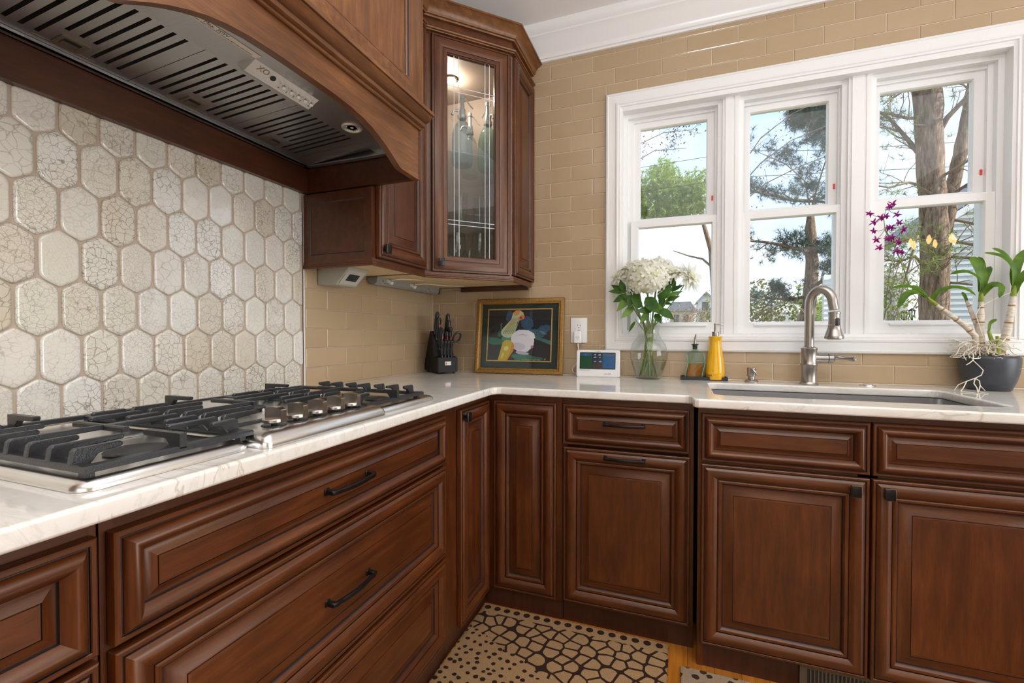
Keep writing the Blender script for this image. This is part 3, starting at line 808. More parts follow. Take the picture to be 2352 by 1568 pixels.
# glass corner cabinet
u = thing('corner_wall_cabinet', 'diagonal corner wall cabinet with a glazed door showing bottles and glasses', 'cabinet', (0, 0, 0))
A, B_ = 0.305, 0.61
foot = [(0.002, -0.002), (0.002, -B_), (A, -B_), (B_, -A), (B_, -0.002)]
b = MB()
def slab(b, z0, z1, mi, ins=0.0): b.prism([(x, y) for x, y in foot], z0, z1, 'z', mi)
slab(b, ZB, ZB + 0.018, 2); slab(b, 2.44, 2.57, 2)
b.box(0.002, 0.014, -B_, -0.002, ZB, 2.44, 2).box(0.002, B_, -0.014, -0.002, ZB, 2.44, 2)
b.box(0.002, A, -B_, -B_ + 0.014, ZB, 2.44, 2).box(B_ - 0.014, B_, -A, -0.002, ZB, 2.44, 2)
b.build('body', ['wood_x', 'wood_z', pm('warm_cabinet_interior', (0.36, 0.28, 0.23), 0.5)], u, smooth=0)
dv = Vector((A, -B_, 0)); DW = (B_ - A) * math.sqrt(2); R45 = PI / 4
b = MB()
b.box(0, 0.040, 0, 0.018, ZB, 2.46, 1).box(DW - 0.040, DW, 0, 0.018, ZB, 2.46, 1).box(0.04, DW - 0.04, 0, 0.018, ZB, ZB + 0.022, 0).box(0.04, DW - 0.04, 0.0004, 0.018, 2.425, 2.46, 0)
b.build('face_frame', BM, u, dv, (0, 0, R45), smooth=0)
b = MB(); b.sweep([(A, -B_, 0), (B_, -A, 0), (B_, -0.004, 0)], [(-0.01, 2.446), (0.0018, 2.446), (0.0018, 2.565), (-0.01, 2.565)]); b.build('frieze', 'wood_x', u, smooth=0)
GD = EDGE + conv(0.0120, 0.0500, 0.0186, 0.0222, 0.0168) + [(0.0502, 0.0140, 1), (0.0516, 0.0140, 1), (0.0520, 0.0158, 0), (0.0600, 0.0166, 0), (0.0680, 0.0150, 0), (0.0683, 0.0120, 1), (0.0700, 0.0120, 1), (0.0730, 0.0100, 0), (0.0740, -0.004, 0)]
def open_door(name, w, h, prof, parent, loc, rz):
    b = MB(); n = len(prof)
    for i, o, _ in prof: b.v += [(i, -o, i), (w - i, -o, i), (w - i, -o, h - i), (i, -o, h - i)]
    for k in range(n):
        k2 = (k + 1) % n
        for q in range(4):
            b.f.append((4 * k + q, 4 * k + (q + 1) % 4, 4 * k2 + (q + 1) % 4, 4 * k2 + q)); b.m.append(2 if prof[k2][2] else (0 if q in (0, 2) else 1))
    return b.build(name, ['wood_x', 'wood_z', 'glaze'], parent, loc, (0, 0, rz), smooth=30)
dw, dh = 0.373, 1.040
D = open_door('door', dw, dh, GD, u, dv + Vector((0.0395 * .7071, 0.0395 * .7071, 1.404)), R45)
square_knob(D, (0.036, -0.021, 0.040))
MB().box(0.073, dw - 0.073, -0.008, -0.004, 0.073, dh - 0.073).build('glass_pane', 'door_glass', D, smooth=0)
for k, xx in enumerate((0.1035, 0.1265, 0.2525, 0.2745)):
    MB().box(xx - 0.0012, xx + 0.0012, -0.0092, -0.0081, 0.074, dh - 0.074).build('leaded_line', 'lead', D, smooth=0)
for zz in (0.235, 0.216, 0.831, 0.809):
    MB().box(0.074, dw - 0.074, -0.0093, -0.0082, zz - 0.0012, zz + 0.0012).build('leaded_line', 'lead', D, smooth=0)
sf = [(0.016, -0.016), (0.016, -B_ + 0.02), (A - 0.005, -B_ + 0.02), (B_ - 0.02, -A + 0.005), (B_ - 0.02, -0.016)]
for z in (1.957, 1.679): MB().prism(sf, z, z + 0.006, 'z').build('glass_shelf', 'shelf_glass', u, smooth=0)
# end panel facing the window
d = panel('end_panel', 0.300, 1.035, DOOR, u, (B_ + 0.0005, -A + 0.006, 1.408), R90)
path = [(0.002, -B_ - 0.0, 0), (A, -B_, 0), (B_, -A, 0), (B_, -0.004, 0)]
def ring_path(z, first=True): return [(x, y, z) for x, y, _ in (path if first else path[1:])]
b = MB(); b.sweep(ring_path(2.51, False), CCP); b.build('crown_moulding', 'hood_x', u)
b = MB(); b.sweep(ring_path(2.453, False), BEAD); b.build('bead_moulding', 'hood_x', u)
b = MB(); b.sweep([(A, -B_, ZB - 0.018), (B_, -A, ZB - 0.018), (B_, -0.03, ZB - 0.018)], [(a * 0.6, c) for a, c in LR]); b.build('light_rail', 'wood_x', u)
b = MB(); b.prism([(0.01, -0.05), (0.01, -0.60), (A - 0.005, -0.60), (0.595, -A - 0.0), (0.595, -0.05)], ZB - 0.004, ZB - 0.0005, 'z'); b.build('bottom_board', 'raw_ply', u, smooth=0)
MB().box(0.20, 0.60, -0.030, -0.012, ZB - 0.030, ZB - 0.004).build('wall_cleat', 'wood_dark', u, smooth=0)
# puck light inside, near the top left
pk = MB(); pk.lathe([(0.0, 0.0), (0.022, 0.0), (0.027, 0.003), (0.029, 0.010), (0.029, 0.016)], 24)
mm, tt, pp = newmat('lit_puck'); pp.inputs['Emission Color'].default_value = (1.0, 0.78, 0.48, 1); pp.inputs['Emission Strength'].default_value = 9; M['lit'] = mm
lt = thing('puck_light', 'glowing round puck light inside the top of the glazed corner cabinet', 'light', (0.258, -0.250, 2.424))
pk.build('lens', 'lit', lt)
b = MB(); b.lathe([(0.030, 0.004), (0.033, 0.004), (0.033, 0.016), (0.030, 0.016), (0.030, 0.004)], 24); b.build('trim_ring', 'chrome', lt)
light('puck_glow', 'POINT', (0.258, -0.250, 2.400), (0, 0, 0), 3.6, (1.0, 0.88, 0.72), shadow_soft_size=0.025)

# ------------------------------------------------------------------ under-cabinet wiring strip and switch box
u = thing('power_strip', 'grey angled power strip under the wall cabinets left of the corner', 'power strip', (0.004, -0.60, 1.395))
b = MB(); prof = [(0.0, -0.022), (0.035, -0.038), (0.052, -0.030), (0.058, -0.002), (0.0, -0.002)]
b.prism(prof, 0.0, 0.575, 'y'); b.build('housing', 'grey_metal', u, smooth=0)
def receptacle(parent, loc, rot):
    r = MB(); r.bbox(-0.018, 0.018, -0.0015, 0.0, -0.012, 0.012, 0.0007, 1); o = r.build('receptacle', 'grey_plastic', parent, loc, rot, smooth=0)
    s = MB(); s.box(-0.011, -0.008, -0.0019, -0.0014, -0.002, 0.006).box(-0.003, 0.0, -0.0019, -0.0014, -0.002, 0.006).box(0.007, 0.010, -0.0019, -0.0014, -0.002, 0.006); s.box(-0.007, -0.004, -0.0019, -0.0014, -0.008, -0.005).box(0.004, 0.014, -0.0019, -0.0014, -0.009, -0.005)
    s.build('slots', 'slot', o, smooth=0)
tilt = math.atan2(0.016, 0.035)
for yy in (0.05, 0.46):
    receptacle(u, (0.0535, yy, -0.022), (0, 0, R90))
for yy in (0.08, 0.28):
    b = MB(); b.bbox(-0.010, 0.024, -0.008, 0.008, -0.008, 0.008, 0.002, 1); b.build('plug', 'white_plastic', u, (0.062, yy, -0.016), (0, 0.5, 0))
b = MB(); b.tube([(0.08, 0.08, -0.012), (0.12, 0.10, -0.006), (0.16, 0.16, -0.004), (0.18, 0.2, -0.003)], 0.0022, 6).tube([(0.08, 0.28, -0.012), (0.12, 0.33, -0.005), (0.17, 0.45, -0.006), (0.25, 0.5, -0.004)], 0.0022, 6)
b.build('cord', 'white_plastic', u)
MB().bbox(0.0, 0.05, 0.578, 0.594, -0.034, -0.004, 0.003, 1).build('end_cap', 'black_plastic', u)
u = thing('switch_box', 'grey wedge-shaped switch box with a dark rocker under the narrow wall cabinet', 'switch', (0.004, -0.86, 1.391))
b = MB(); b.prism([(0.0, 0.0), (0.0, -0.066), (0.086, -0.068), (0.152, -0.004), (0.152, 0.0)], -0.045, 0.075, 'y'); b.build('housing', 'grey_plastic', u, smooth=0)
ang = math.atan2(0.064, 0.066)

b = MB(); b.bbox(-0.05, 0.05, -0.0025, 0.0, -0.036, 0.036, 0.001, 1)
fp = b.build('switch_plate', pm('pale_grey_plate', (0.50, 0.49, 0.43), 0.4), u, (0.119, 0.015, -0.036), (0, 0, 0))
fp.rotation_euler = Matrix(((0, -0.718, 0.696), (1, 0, 0), (0, 0.696, 0.718))).to_euler()
for sx in (-1, 1):
    r = MB(); r.bbox(sx * 0.0155 - 0.0145, sx * 0.0155 + 0.0145, -0.0048, -0.002, -0.0165, 0.0165, 0.001, 1); r.build('rocker', 'slot', fp)

# ------------------------------------------------------------------ range hood (wooden mantel)
HY0, HY1 = -1.985, -0.9535; HX = 0.505; HZ = 1.666
u = thing('range_hood', 'carved wooden range hood with an arched valance over the cooktop', 'range hood', (0, 0, 0))
b = MB(); b.box(0.001, 0.022, HY0 + 0.02, HY1 - 0.02, HZ, 1.80); b.build('back_board', 'wood_side', u, smooth=0)
b = MB(); b.box(0.001, HX - 0.003, HY1 - 0.019, HY1 - 0.0005, HZ + 0.001, 1.89, 0); b.build('side_panel', 'wood_side', u, smooth=0)
b = MB(); b.box(0.001, HX - 0.003, HY0 + 0.0005, HY0 + 0.020, HZ + 0.001, 1.89, 0); b.build('side_panel', 'wood_side', u, smooth=0)
R_ = [(-0.955, 1.666), (-1.060, 1.669), (-1.072, 1.672), (-1.090, 1.682), (-1.115, 1.697), (-1.146, 1.713), (-1.180, 1.728), (-1.214, 1.740), (-1.255, 1.750), (-1.305, 1.757), (-1.36, 1.760), (-1.43, 1.761)]
arch = R_ + [(-2.925 - y, z) for y, z in reversed(R_)]
b = MB(); vs = []; fs = []
tz = 1.90
for x in (HX - 0.022, HX):
    for y, z in arch: vs += [(x, y, z), (x, y, tz)]
n = len(arch)
for s in (0, 1):
    o = s * 2 * n
    for k in range(n - 1): fs.append((o + 2 * k, o + 2 * k + 1, o + 2 * k + 3, o + 2 * k + 2))
o = 2 * n
for k in range(n - 1): fs.append((2 * k, 2 * k + 2, o + 2 * k + 2, o + 2 * k))
fs += [(0, 1, o + 1, o), (2 * n - 2, 2 * n - 1, o + 2 * n - 1, o + 2 * n - 2)]
b.add(vs, fs); b.build('valance', 'hood_x', u, smooth=30)
MB().box(HX - 0.001, HX + 0.0015, HY1 - 0.006, HY1 + 0.001, HZ, 1.838).build('corner_bead', 'wood_z', u, smooth=0)
MLD = [(-0.02, 1.838), (0.006, 1.838), (0.009, 1.840), (0.010, 1.845), (0.016, 1.8455), (0.022, 1.848), (0.024, 1.852), (0.025, 1.857), (0.031, 1.858), (0.038, 1.861), (0.046, 1.868), (0.051, 1.8745), (0.053, 1.877), (0.059, 1.877), (0.060, 1.878), (0.060, 1.888), (-0.02, 1.888)]
b = MB(); b.sweep([(HX, HY0 - 0.0, 0), (HX, HY1 + 0.0, 0)], MLD); b.build('ledge_moulding', 'hood_x', u, smooth=30)
# upper hood front: mitred frame round a flat panel
UP = [(0, 0.001, 0), (0, 0.018, 0), (0.004, 0.020, 0), (0.078, 0.020, 0), (0.080, 0.0215, 0), (0.083, 0.0215, 0), (0.085, 0.017, 1), (0.087, 0.017, 1), (0.090, 0.013, 0), (0.0905, 0.0095, 1), (0.093, 0.0095, 0)]
MB().box(0.001, 0.504, HY0, HY1, 1.885, 2.70).build('body', 'wood_z', u, smooth=0)
panel('front_panel', HY1 - HY0 - 0.012, 0.83, UP, u, (0.504, HY0, 1.886), R90, 'z', ('hood_x', 'hood_z', 'glaze'))
b = MB()
for o_, r_ in ((0.012, 0.0035), (0.004, 0.003)): b.tube([(0.519, HY1 - o_, 1.887), (0.519, HY1 - o_, 2.715)], r_, 8)
b.build('scribe_bead', 'hood_z', u)

# steel insert
u = thing('hood_insert', 'stainless steel hood insert with slotted baffle filters under the wooden hood', 'hood insert', (0, 0, 0))
IY0, IY1, IX0, IX1 = -1.962, -0.978, 0.024, 0.482
ZR = 1.757
b = MB()
b.box(IX0, IX0 + 0.020, IY0, IY1, ZR, ZR + 0.004).box(IX0 + 0.016, IX0 + 0.020, IY0, IY1, ZR, ZR + 0.012)      # back lip
b.box(IX0, IX0 + 0.004, IY0, IY1, ZR, ZR + 0.05)
b.box(IX0, IX1, IY1 - 0.022, IY1, ZR, ZR + 0.004).box(IX0, IX1, IY0, IY0 + 0.022, ZR, ZR + 0.004)
b.box(IX0, IX1, IY1 - 0.003, IY1, ZR, ZR + 0.07).box(IX0, IX1, IY0, IY0 + 0.003, ZR, ZR + 0.07)
b.box(0.334, IX1, IY0 + 0.002, IY1 - 0.002, 1.781, 1.785).box(IX1 - 0.003, IX1, IY0, IY1, 1.772, 1.83)
b.add([(0.046, -1.052, 1.768), (0.336, -1.052, 1.786), (0.336, -1.0, 1.781), (0.046, -1.0, 1.7605)], [(0, 1, 2, 3)])
b.add([(0.046, -1.856, 1.768), (0.336, -1.856, 1.786), (0.336, IY0 + .02, 1.781), (0.046, IY0 + .02, 1.7605)], [(3, 2, 1, 0)])
b.box(IX0 + 0.004, IX1, IY0, IY1, 1.86, 1.864)
b.build('shell', 'steel_liner', u, smooth=0)
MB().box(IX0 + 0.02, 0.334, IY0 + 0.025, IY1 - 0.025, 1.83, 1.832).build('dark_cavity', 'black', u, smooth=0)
bl = math.hypot(0.292, 0.018); pit = math.atan2(0.018, 0.292)
def baffle():
    """sheet with nine slots: strips between the slots, local x along the slope"""
    b = MB(); W_ = 0.2665; cell = 0.0247; s0 = 0.031
    edges = []
    for k in range(9):
        c = s0 + k * cell; edges.append((c - 0.0043, c + 0.0043, 0.088 if 3 <= k <= 5 else 0.030))
    z0, z1 = 0.0, 0.0016; y = 0.0
    for a, c, xs in edges:
        b.box(0, bl, y, a, z0, z1); b.box(0, xs, a, c, z0, z1); b.box(bl - 0.016, bl, a, c, z0, z1)
        b.box(xs, bl - 0.016, a - 0.0012, a, z1, z1 + 0.010); b.box(xs, bl - 0.016, c, c + 0.0012, z1, z1 + 0.010)
        y = c
    b.box(0, bl, y, W_, z0, z1)
    b.box(0, bl, 0, 0.001, z1, 0.012).box(0, bl, W_ - 0.001, W_, z1, 0.012)
    return b
latch_m = pm('bronze_latch', (0.30, 0.25, 0.18), 0.35, 0.8)
bf = None
for k, y0 in enumerate((-1.8555, -1.5875, -1.3195)):
    if bf is None: o = bf = baffle().build('baffle_filter', 'steel_liner', u, smooth=0)
    else: o = bf.copy(); COL.objects.link(o); o.parent = u
    o.location = (0.046, y0, 1.768); o.rotation_euler = (0, -pit, 0)
    l = MB(); l.box(0.022, 0.030, 0.108, 0.158, -0.0020, -0.0002).box(0.030, 0.066, 0.108, 0.116, -0.0020, -0.0002).box(0.030, 0.066, 0.148, 0.158, -0.0020, -0.0002).box(0.058, 0.066, 0.116, 0.148, -0.0020, -0.0002).box(0.030, 0.044, 0.118, 0.146, -0.0026, -0.0002)
    l.box(0.014, 0.017, 0.080, 0.190, -0.0014, -0.0001)
    lo = l.build('latch', latch_m, o, smooth=0)
    MB().box(0.044, 0.058, 0.116, 0.148, -0.0008, -0.0003).build('latch_slot', 'black', lo, smooth=0)
# control box: a wedge under the front strip, with sticker and buttons
b = MB(); cz = 1.7812
tri = [(0.352, cz), (0.366, 1.7640), (0.374, 1.762), (0.412, cz)]
b.prism(tri, -1.528, -1.326, 'y')
cb = b.build('control_panel', brushed('pale_control_steel', (0.74, 0.72, 0.69), 0.3, 1), u, smooth=0)
nrm = Vector((0.0192, 0, -0.038)).normalized(); alo = Vector((0, 1, 0)); upv = Vector((0.038, 0, 0.0192)).normalized()
def on_ctl(y, t): return Vector((0.374, y, 1.762)) + upv * t + nrm * 0.0005
ctl = Matrix((alo, upv, alo.cross(upv))).transposed().to_euler()       # text plane: x along +y, normal towards the cook
text('logo', 'XO', 0.021, 'goldink', cb, on_ctl(-1.494, 0.027), ctl, 0.0002)
for k, y in enumerate((-1.463, -1.434, -1.409, -1.386, -1.363, -1.341)):
    q = MB()
    if k == 0: q.lathe([(0.0, 0.002), (0.006, 0.002), (0.0075, 0.0)], 16); o = q.build('speed_indicator', 'slot', cb)
    else: q.lathe([(0.0055, 0.0), (0.0055, 0.010), (0.0045, 0.0115), (0.0, 0.0115)], 14); o = q.build('button', 'chrome', cb)
    o.location = on_ctl(y, 0.023); o.rotation_euler = ctl
for y, s in ((-1.436, 'o'), (-1.411, '1'), (-1.388, '2'), (-1.365, '3'), (-1.335, 'o')):
    text('button_mark', s, 0.008, 'ink', cb, on_ctl(y, 0.010), ctl, 0.0002)
sk = MB(); sk.box(-0.105, 0.105, -0.010, 0.010, 0, 0.0004)
so = sk.build('warning_sticker', 'paper', u, (0.424, -1.635, 1.7806), (PI, 0, R90), smooth=0)
text('sticker_text', 'Max. 50W', 0.013, 'ink', so, (0.0, 0.003, 0.0005), (0, 0, 0), 0.0001)
text('sticker_text', 'CAUTION: TURN OFF AND LET COOL DOWN BEFORE SERVICING', 0.0062, 'ink', so, (0.0, -0.006, 0.0005), (0, 0, 0), 0.0001)
b = MB(); b.lathe([(0.0, 0.012), (0.012, 0.008), (0.024, -0.003), (0.026, -0.004), (0.030, -0.004), (0.032, 0.0)], 28)
lm = b.build('halogen_lamp', pm('halogen_reflector', (0.80, 0.76, 0.68), 0.35, 0.6), u, (0.385, -1.158, 1.781))
b = MB(); b.lathe([(0.0, -0.002), (0.005, -0.001), (0.006, 0.006), (0.0, 0.008)], 12); b.build('bulb', 'white_plastic', lm)
for q in range(18):
    a = 2 * PI * q / 18
    MB().tube([(0.007 * math.cos(a), 0.007 * math.sin(a), 0.004), (0.022 * math.cos(a), 0.022 * math.sin(a), -0.003)], 0.0006, 4).build('facet', 'chrome', lm)
M['knob_metal'] = pm('satin_knob_metal', (0.56, 0.52, 0.47), 0.26, 1.0)
# ------------------------------------------------------------------ gas cooktop
u = thing('gas_cooktop', 'stainless steel gas cooktop with black iron grates set in the left worktop', 'cooktop', (0, 0, 0))
def plate(name, x0, x1, y0, y1, zt, r=0.02, roll=0.0145, mat='steel'):
    """pressed steel panel with a rolled edge"""
    b = MB(); prof = [(0.0, 0.9145), (0.0, zt - roll)] + [(roll * (1 - math.cos(a)), zt - roll + roll * math.sin(a)) for a in (0.2, 0.4, 0.6, 0.8, 1.0, 1.2, 1.4, PI / 2)] + [(roll + 0.006, zt), (roll + 0.02, zt)]
    n = None; vs = []; fs = []
    for i, z in prof:
        ring = rrect(x0 + i, x1 - i, y0 + i, y1 - i, max(0.004, r - i * 0.4), 5); n = len(ring)
        vs += [(x, y, z) for x, y in ring]
    for k in range(len(prof) - 1):
        for q in range(n): fs.append((k * n + q, k * n + (q + 1) % n, (k + 1) * n + (q + 1) % n, (k + 1) * n + q))
    fs.append(tuple((len(prof) - 1) * n + q for q in range(n)))
    b.add(vs, fs); return b.build(name, mat, u, smooth=45)
plate('side_panel', 0.085, 0.618, -1.975, -1.7145, 0.930, 0.026)
plate('centre_panel', 0.085, 0.648, -1.7135, -1.3425, 0.943, 0.016, 0.024)
plate('side_panel', 0.085, 0.618, -1.3415, -1.040, 0.930, 0.026)
def burner(x, y, z, r, brass=True):
    b = MB(); b.lathe([(r * 1.25, 0.0), (r * 1.22, 0.004), (r * 1.0, 0.006), (r * 0.9, 0.006)], 32); o = b.build('burner', 'steel', u, (x, y, z))
    c = MB(); c.lathe([(r * 0.86, 0.005), (r * 0.86, 0.013), (r * 0.80, 0.014)], 32); c.build('burner_ring', pm('burner_alloy', (0.46, 0.36, 0.24), 0.35, 0.9), o)
    for q in range(24):
        a = 2 * PI * q / 24
        t = MB(); t.box(r * 0.84, r * 0.875, -0.0016, 0.0016, 0.007, 0.013); t.build('port', 'slot', o, (0, 0, 0), (0, 0, a), smooth=0)
    c = MB(); c.lathe([(0.0, 0.0195), (r * 0.80, 0.0195), (r * 0.92, 0.0185), (r * 0.96, 0.0165), (r * 0.92, 0.014), (0.0, 0.014)], 36)
    c.build('burner_cap', pm('enamel_cap', (0.018, 0.019, 0.022), 0.42), o)
    e = MB(); e.lathe([(0.0035, 0.0), (0.0035, 0.016), (0.0, 0.019)], 8, (r * 1.05, r * 0.2, 0)); e.build('spark_pin', 'white_plastic', o)
for x, y, z, r in ((0.505, -1.842, 0.9165, 0.046), (0.24, -1.842, 0.9165, 0.036), (0.375, -1.540, 0.931, 0.052), (0.505, -1.20, 0.9165, 0.036), (0.24, -1.20, 0.9165, 0.044)):
    burner(x, y, z, r)
# well in each side panel: raised rib between front and back burner
for y0, y1 in ((-1.94, -1.735), (-1.315, -1.075)):
    b = MB(); b.bbox(0.355, 0.385, y0, y1, 0.926, 0.9335, 0.003, 2); b.build('panel_rib', 'steel', u)

def bar(b, p, q, w=0.0105, h=0.009):
    """bevelled iron bar between two points on its top centreline"""
    P, Q = Vector(p), Vector(q); d = (Q - P).normalized(); s = d.cross(Vector((0, 0, 1))).normalized() * w / 2; U_ = Vector((0, 0, 1))
    sec = [(-1.0, -h), (1.0, -h), (1.0, -0.0025), (0.72, 0), (-0.72, 0), (-1.0, -0.0025)]
    vs = [E_ + s * a + U_ * c for E_ in (P, Q) for a, c in sec]
    fs = [(k, (k + 1) % 6, 6 + (k + 1) % 6, 6 + k) for k in range(6)] + [(5, 4, 3, 2, 1, 0), (6, 7, 8, 9, 10, 11)]
    b.add(vs, fs)
FX = [0.184 + 0.0553 * k for k in range(8)]
ZT, ZF = 0.967, 0.9465
def grate(y0, y1, x0, x1, xs, cx, left, right, z_feet):
    """low rectangular frame with raised fingers reaching in from both sides; one casting"""
    g_ = thing_part('grate')
    f = MB(); w = 0.020
    for p, q in (((x0 + w / 2, y0, ZF), (x0 + w / 2, y1, ZF)), ((x1 - w / 2, y0, ZF), (x1 - w / 2, y1, ZF)), ((x0 + w, y0 + w / 2, ZF), (x1 - w, y0 + w / 2, ZF)), ((x0 + w, y1 - w / 2, ZF), (x1 - w, y1 - w / 2, ZF))):
        bar(f, p, q, w, 0.009)
    for xx in (x0 + 0.02, x1 - 0.02):
        for yy in (y0 + 0.012, y1 - 0.012): f.box(xx - 0.007, xx + 0.007, yy - 0.006, yy + 0.006, z_feet, ZF - 0.008)
    f.build('grate_frame', 'iron', g_, smooth=30)
    cyy = (y0 + y1) / 2; half = (y1 - y0) / 2
    for side in (0, 1):
        lens = left if side == 0 else right
        for x, L in zip(xs, lens):
            if not L: continue
            b = MB(); y_e, sg = (y0, 1) if side == 0 else (y1, -1)
            tipy = y_e + sg * L * half
            # leg rising from the frame with a sloping root, then the finger
            pr = [(y_e + sg * 0.001, ZF - 0.004), (y_e + sg * 0.004, ZT - 0.004), (y_e + sg * 0.008, ZT), (tipy - sg * 0.003, ZT), (tipy, ZT - 0.0025), (tipy, ZT - 0.0065), (tipy - sg * 0.002, ZT - 0.0080), (y_e + sg * 0.044, ZT - 0.0098), (y_e + sg * 0.034, ZT - 0.0125), (y_e + sg * 0.025, ZF - 0.004)]
            pts = pr if side == 0 else list(reversed(pr))
            b.prism(pts, x - 0.0052, x + 0.0052, 'x'); bm = bmesh.new(); me = bpy.data.meshes.new('t'); me.from_pydata(b.v, [], b.f); bm.from_mesh(me); bpy.data.meshes.remove(me)
            bmesh.ops.bevel(bm, geom=[e for e in bm.edges if len(e.link_faces) == 2 and abs(e.calc_face_angle(0)) > 1.2 and any(abs(f_.normal.x) > 0.9 for f_ in e.link_faces)], offset=0.0016, segments=1, affect='EDGES')
            c = MB(); c.from_bm(bm); c.build('finger', 'iron', g_, smooth=30)
    c = MB()
    for cxx in cx: bar(c, (cxx - 0.072, cyy, ZT), (cxx + 0.072, cyy, ZT))
    c.build('cross_bar', 'iron', g_, smooth=30)
    for xe, sg in ((x1, -1), (x0, 1)):                      # finger from the front and back bars
        if xe == x1 and cx == (0.345,): continue
        b = MB(); pr = [(xe, ZF - 0.004), (xe, ZT), (xe + sg * 0.088, ZT), (xe + sg * 0.091, ZT - 0.003), (xe + sg * 0.088, ZT - 0.0085), (xe + sg * 0.034, ZT - 0.0100), (xe + sg * 0.022, ZF - 0.004)]
        b.prism(pr if sg > 0 else list(reversed(pr)), cyy - 0.0055, cyy + 0.0055, 'y'); b.build('finger', 'iron', g_, smooth=30)
def thing_part(name):
    o = bpy.data.objects.new(name, None); COL.objects.link(o); o.parent = u; return o
long_, mid_, sh = 0.99, 0.74, 0.50
X7 = [0.239, 0.294, 0.350, 0.405, 0.460, 0.515, 0.568]
patt = [sh, mid_, sh, long_, sh, mid_, sh]
grate(-1.963, -1.705, 0.105, 0.608, X7, (0.392,), patt, [sh, mid_, sh, long_, sh, mid_, 0.42], 0.9275)
grate(-1.702, -1.379, 0.105, 0.540, X7[:6], (0.345,), [sh, mid_, sh, long_, mid_, sh], [sh, mid_, long_, sh, mid_, sh], 0.9405)
grate(-1.376, -1.100, 0.105, 0.608, X7, (0.392,), [sh, mid_, sh, long_, sh, mid_, 0.42], [0.36, 0.46, 0.36, 0.52, 0.36, 0.46, 0.36], 0.9275)
# control knobs
kn = None
for y in (-1.645, -1.588, -1.532, -1.474, -1.418):
    if kn is None:
        b = MB(); b.lathe([(0.0, 0.006), (0.021, 0.006), (0.0225, 0.008), (0.0225, 0.0125), (0.0212, 0.0140), (0.0, 0.0140)], 36)
        # grip: a thick blade with arched top and rounded flanks
        poly = [(-0.0150, 0.010), (-0.0158, 0.0330), (-0.0130, 0.0352), (-0.004, 0.0372), (0.006, 0.0372), (0.015, 0.0355), (0.0215, 0.0325), (0.0226, 0.0310), (0.0228, 0.0060)]
        b.prism(list(reversed(poly)), -0.0078, 0.0078, 'y')
        kn = b.build('control_knob', 'knob_metal', u, smooth=22)
        d = MB(); d.lathe([(0.0, 0.001), (0.024, 0.001), (0.024, 0.0), (0.0, 0.0)], 32); d.build('shadow_gap_disc', 'black_plastic', kn)  # black disc stands in for the shadow gap under the knob
        st = MB(); st.lathe([(0.006, 0.0), (0.006, 0.008)], 12); st.build('stem', 'black_plastic', kn)
        k = kn
    else: k = copy_tree(kn, u)
    k.location = (0.592, y, 0.9432); k.rotation_euler = (0, 0, math.radians(8))
for k, y in enumerate((-1.455, -1.447, -1.439, -1.431)):
    MB().box(0.6265, 0.6285, y - 0.0025, y + 0.0025, 0.943, 0.9433).build('printed_mark', 'ink', u, smooth=0)
# ------------------------------------------------------------------ things on the worktop
ZC = 0.914
# knife block
u = thing('knife_block', 'black wooden knife block full of black handled knives in the corner', 'knife block', (0.205, -0.195, ZC), math.radians(49))
# local: front faces -y
b = MB(); side = [(-0.004, 0.010), (-0.004, 0.088), (0.052, 0.094), (0.098, 0.228), (0.128, 0.232), (0.236, 0.030), (0.232, 0.010)]
b.prism(side, -0.056, 0.056, 'x'); bm = bmesh.new(); me = bpy.data.meshes.new('t'); me.from_pydata(b.v, [], b.f); bm.from_mesh(me)
bmesh.ops.bevel(bm, geom=bm.edges[:], offset=0.003, segments=2, affect='EDGES'); c = MB(); c.from_bm(bm)
c.build('block', pm('black_stained_ash', (0.005, 0.004, 0.004), 0.5, 0.0, Specular_IOR_Level=0.3), u)
for sx in (-1, 1):
    for y in (0.02, 0.20): MB().lathe([(0.007, 0.0), (0.008, 0.010)], 10, (sx * 0.042, y, 0)).build('foot', 'rubber', u)
b = MB(); b.bbox(-0.017, 0.017, -0.0062, -0.004, 0.047, 0.067, 0.0006, 1); lb = b.build('label', 'paper', u)
MB().box(-0.0145, -0.0075, -0.0064, -0.0061, 0.0515, 0.0625).build('emblem', 'red', lb, smooth=0)
text('brand_text', 'WÜSTHOF', 0.0052, 'ink', lb, (0.0045, -0.0063, 0.057), (R90, 0, 0), 0.0001)
steel_ = 'steel'
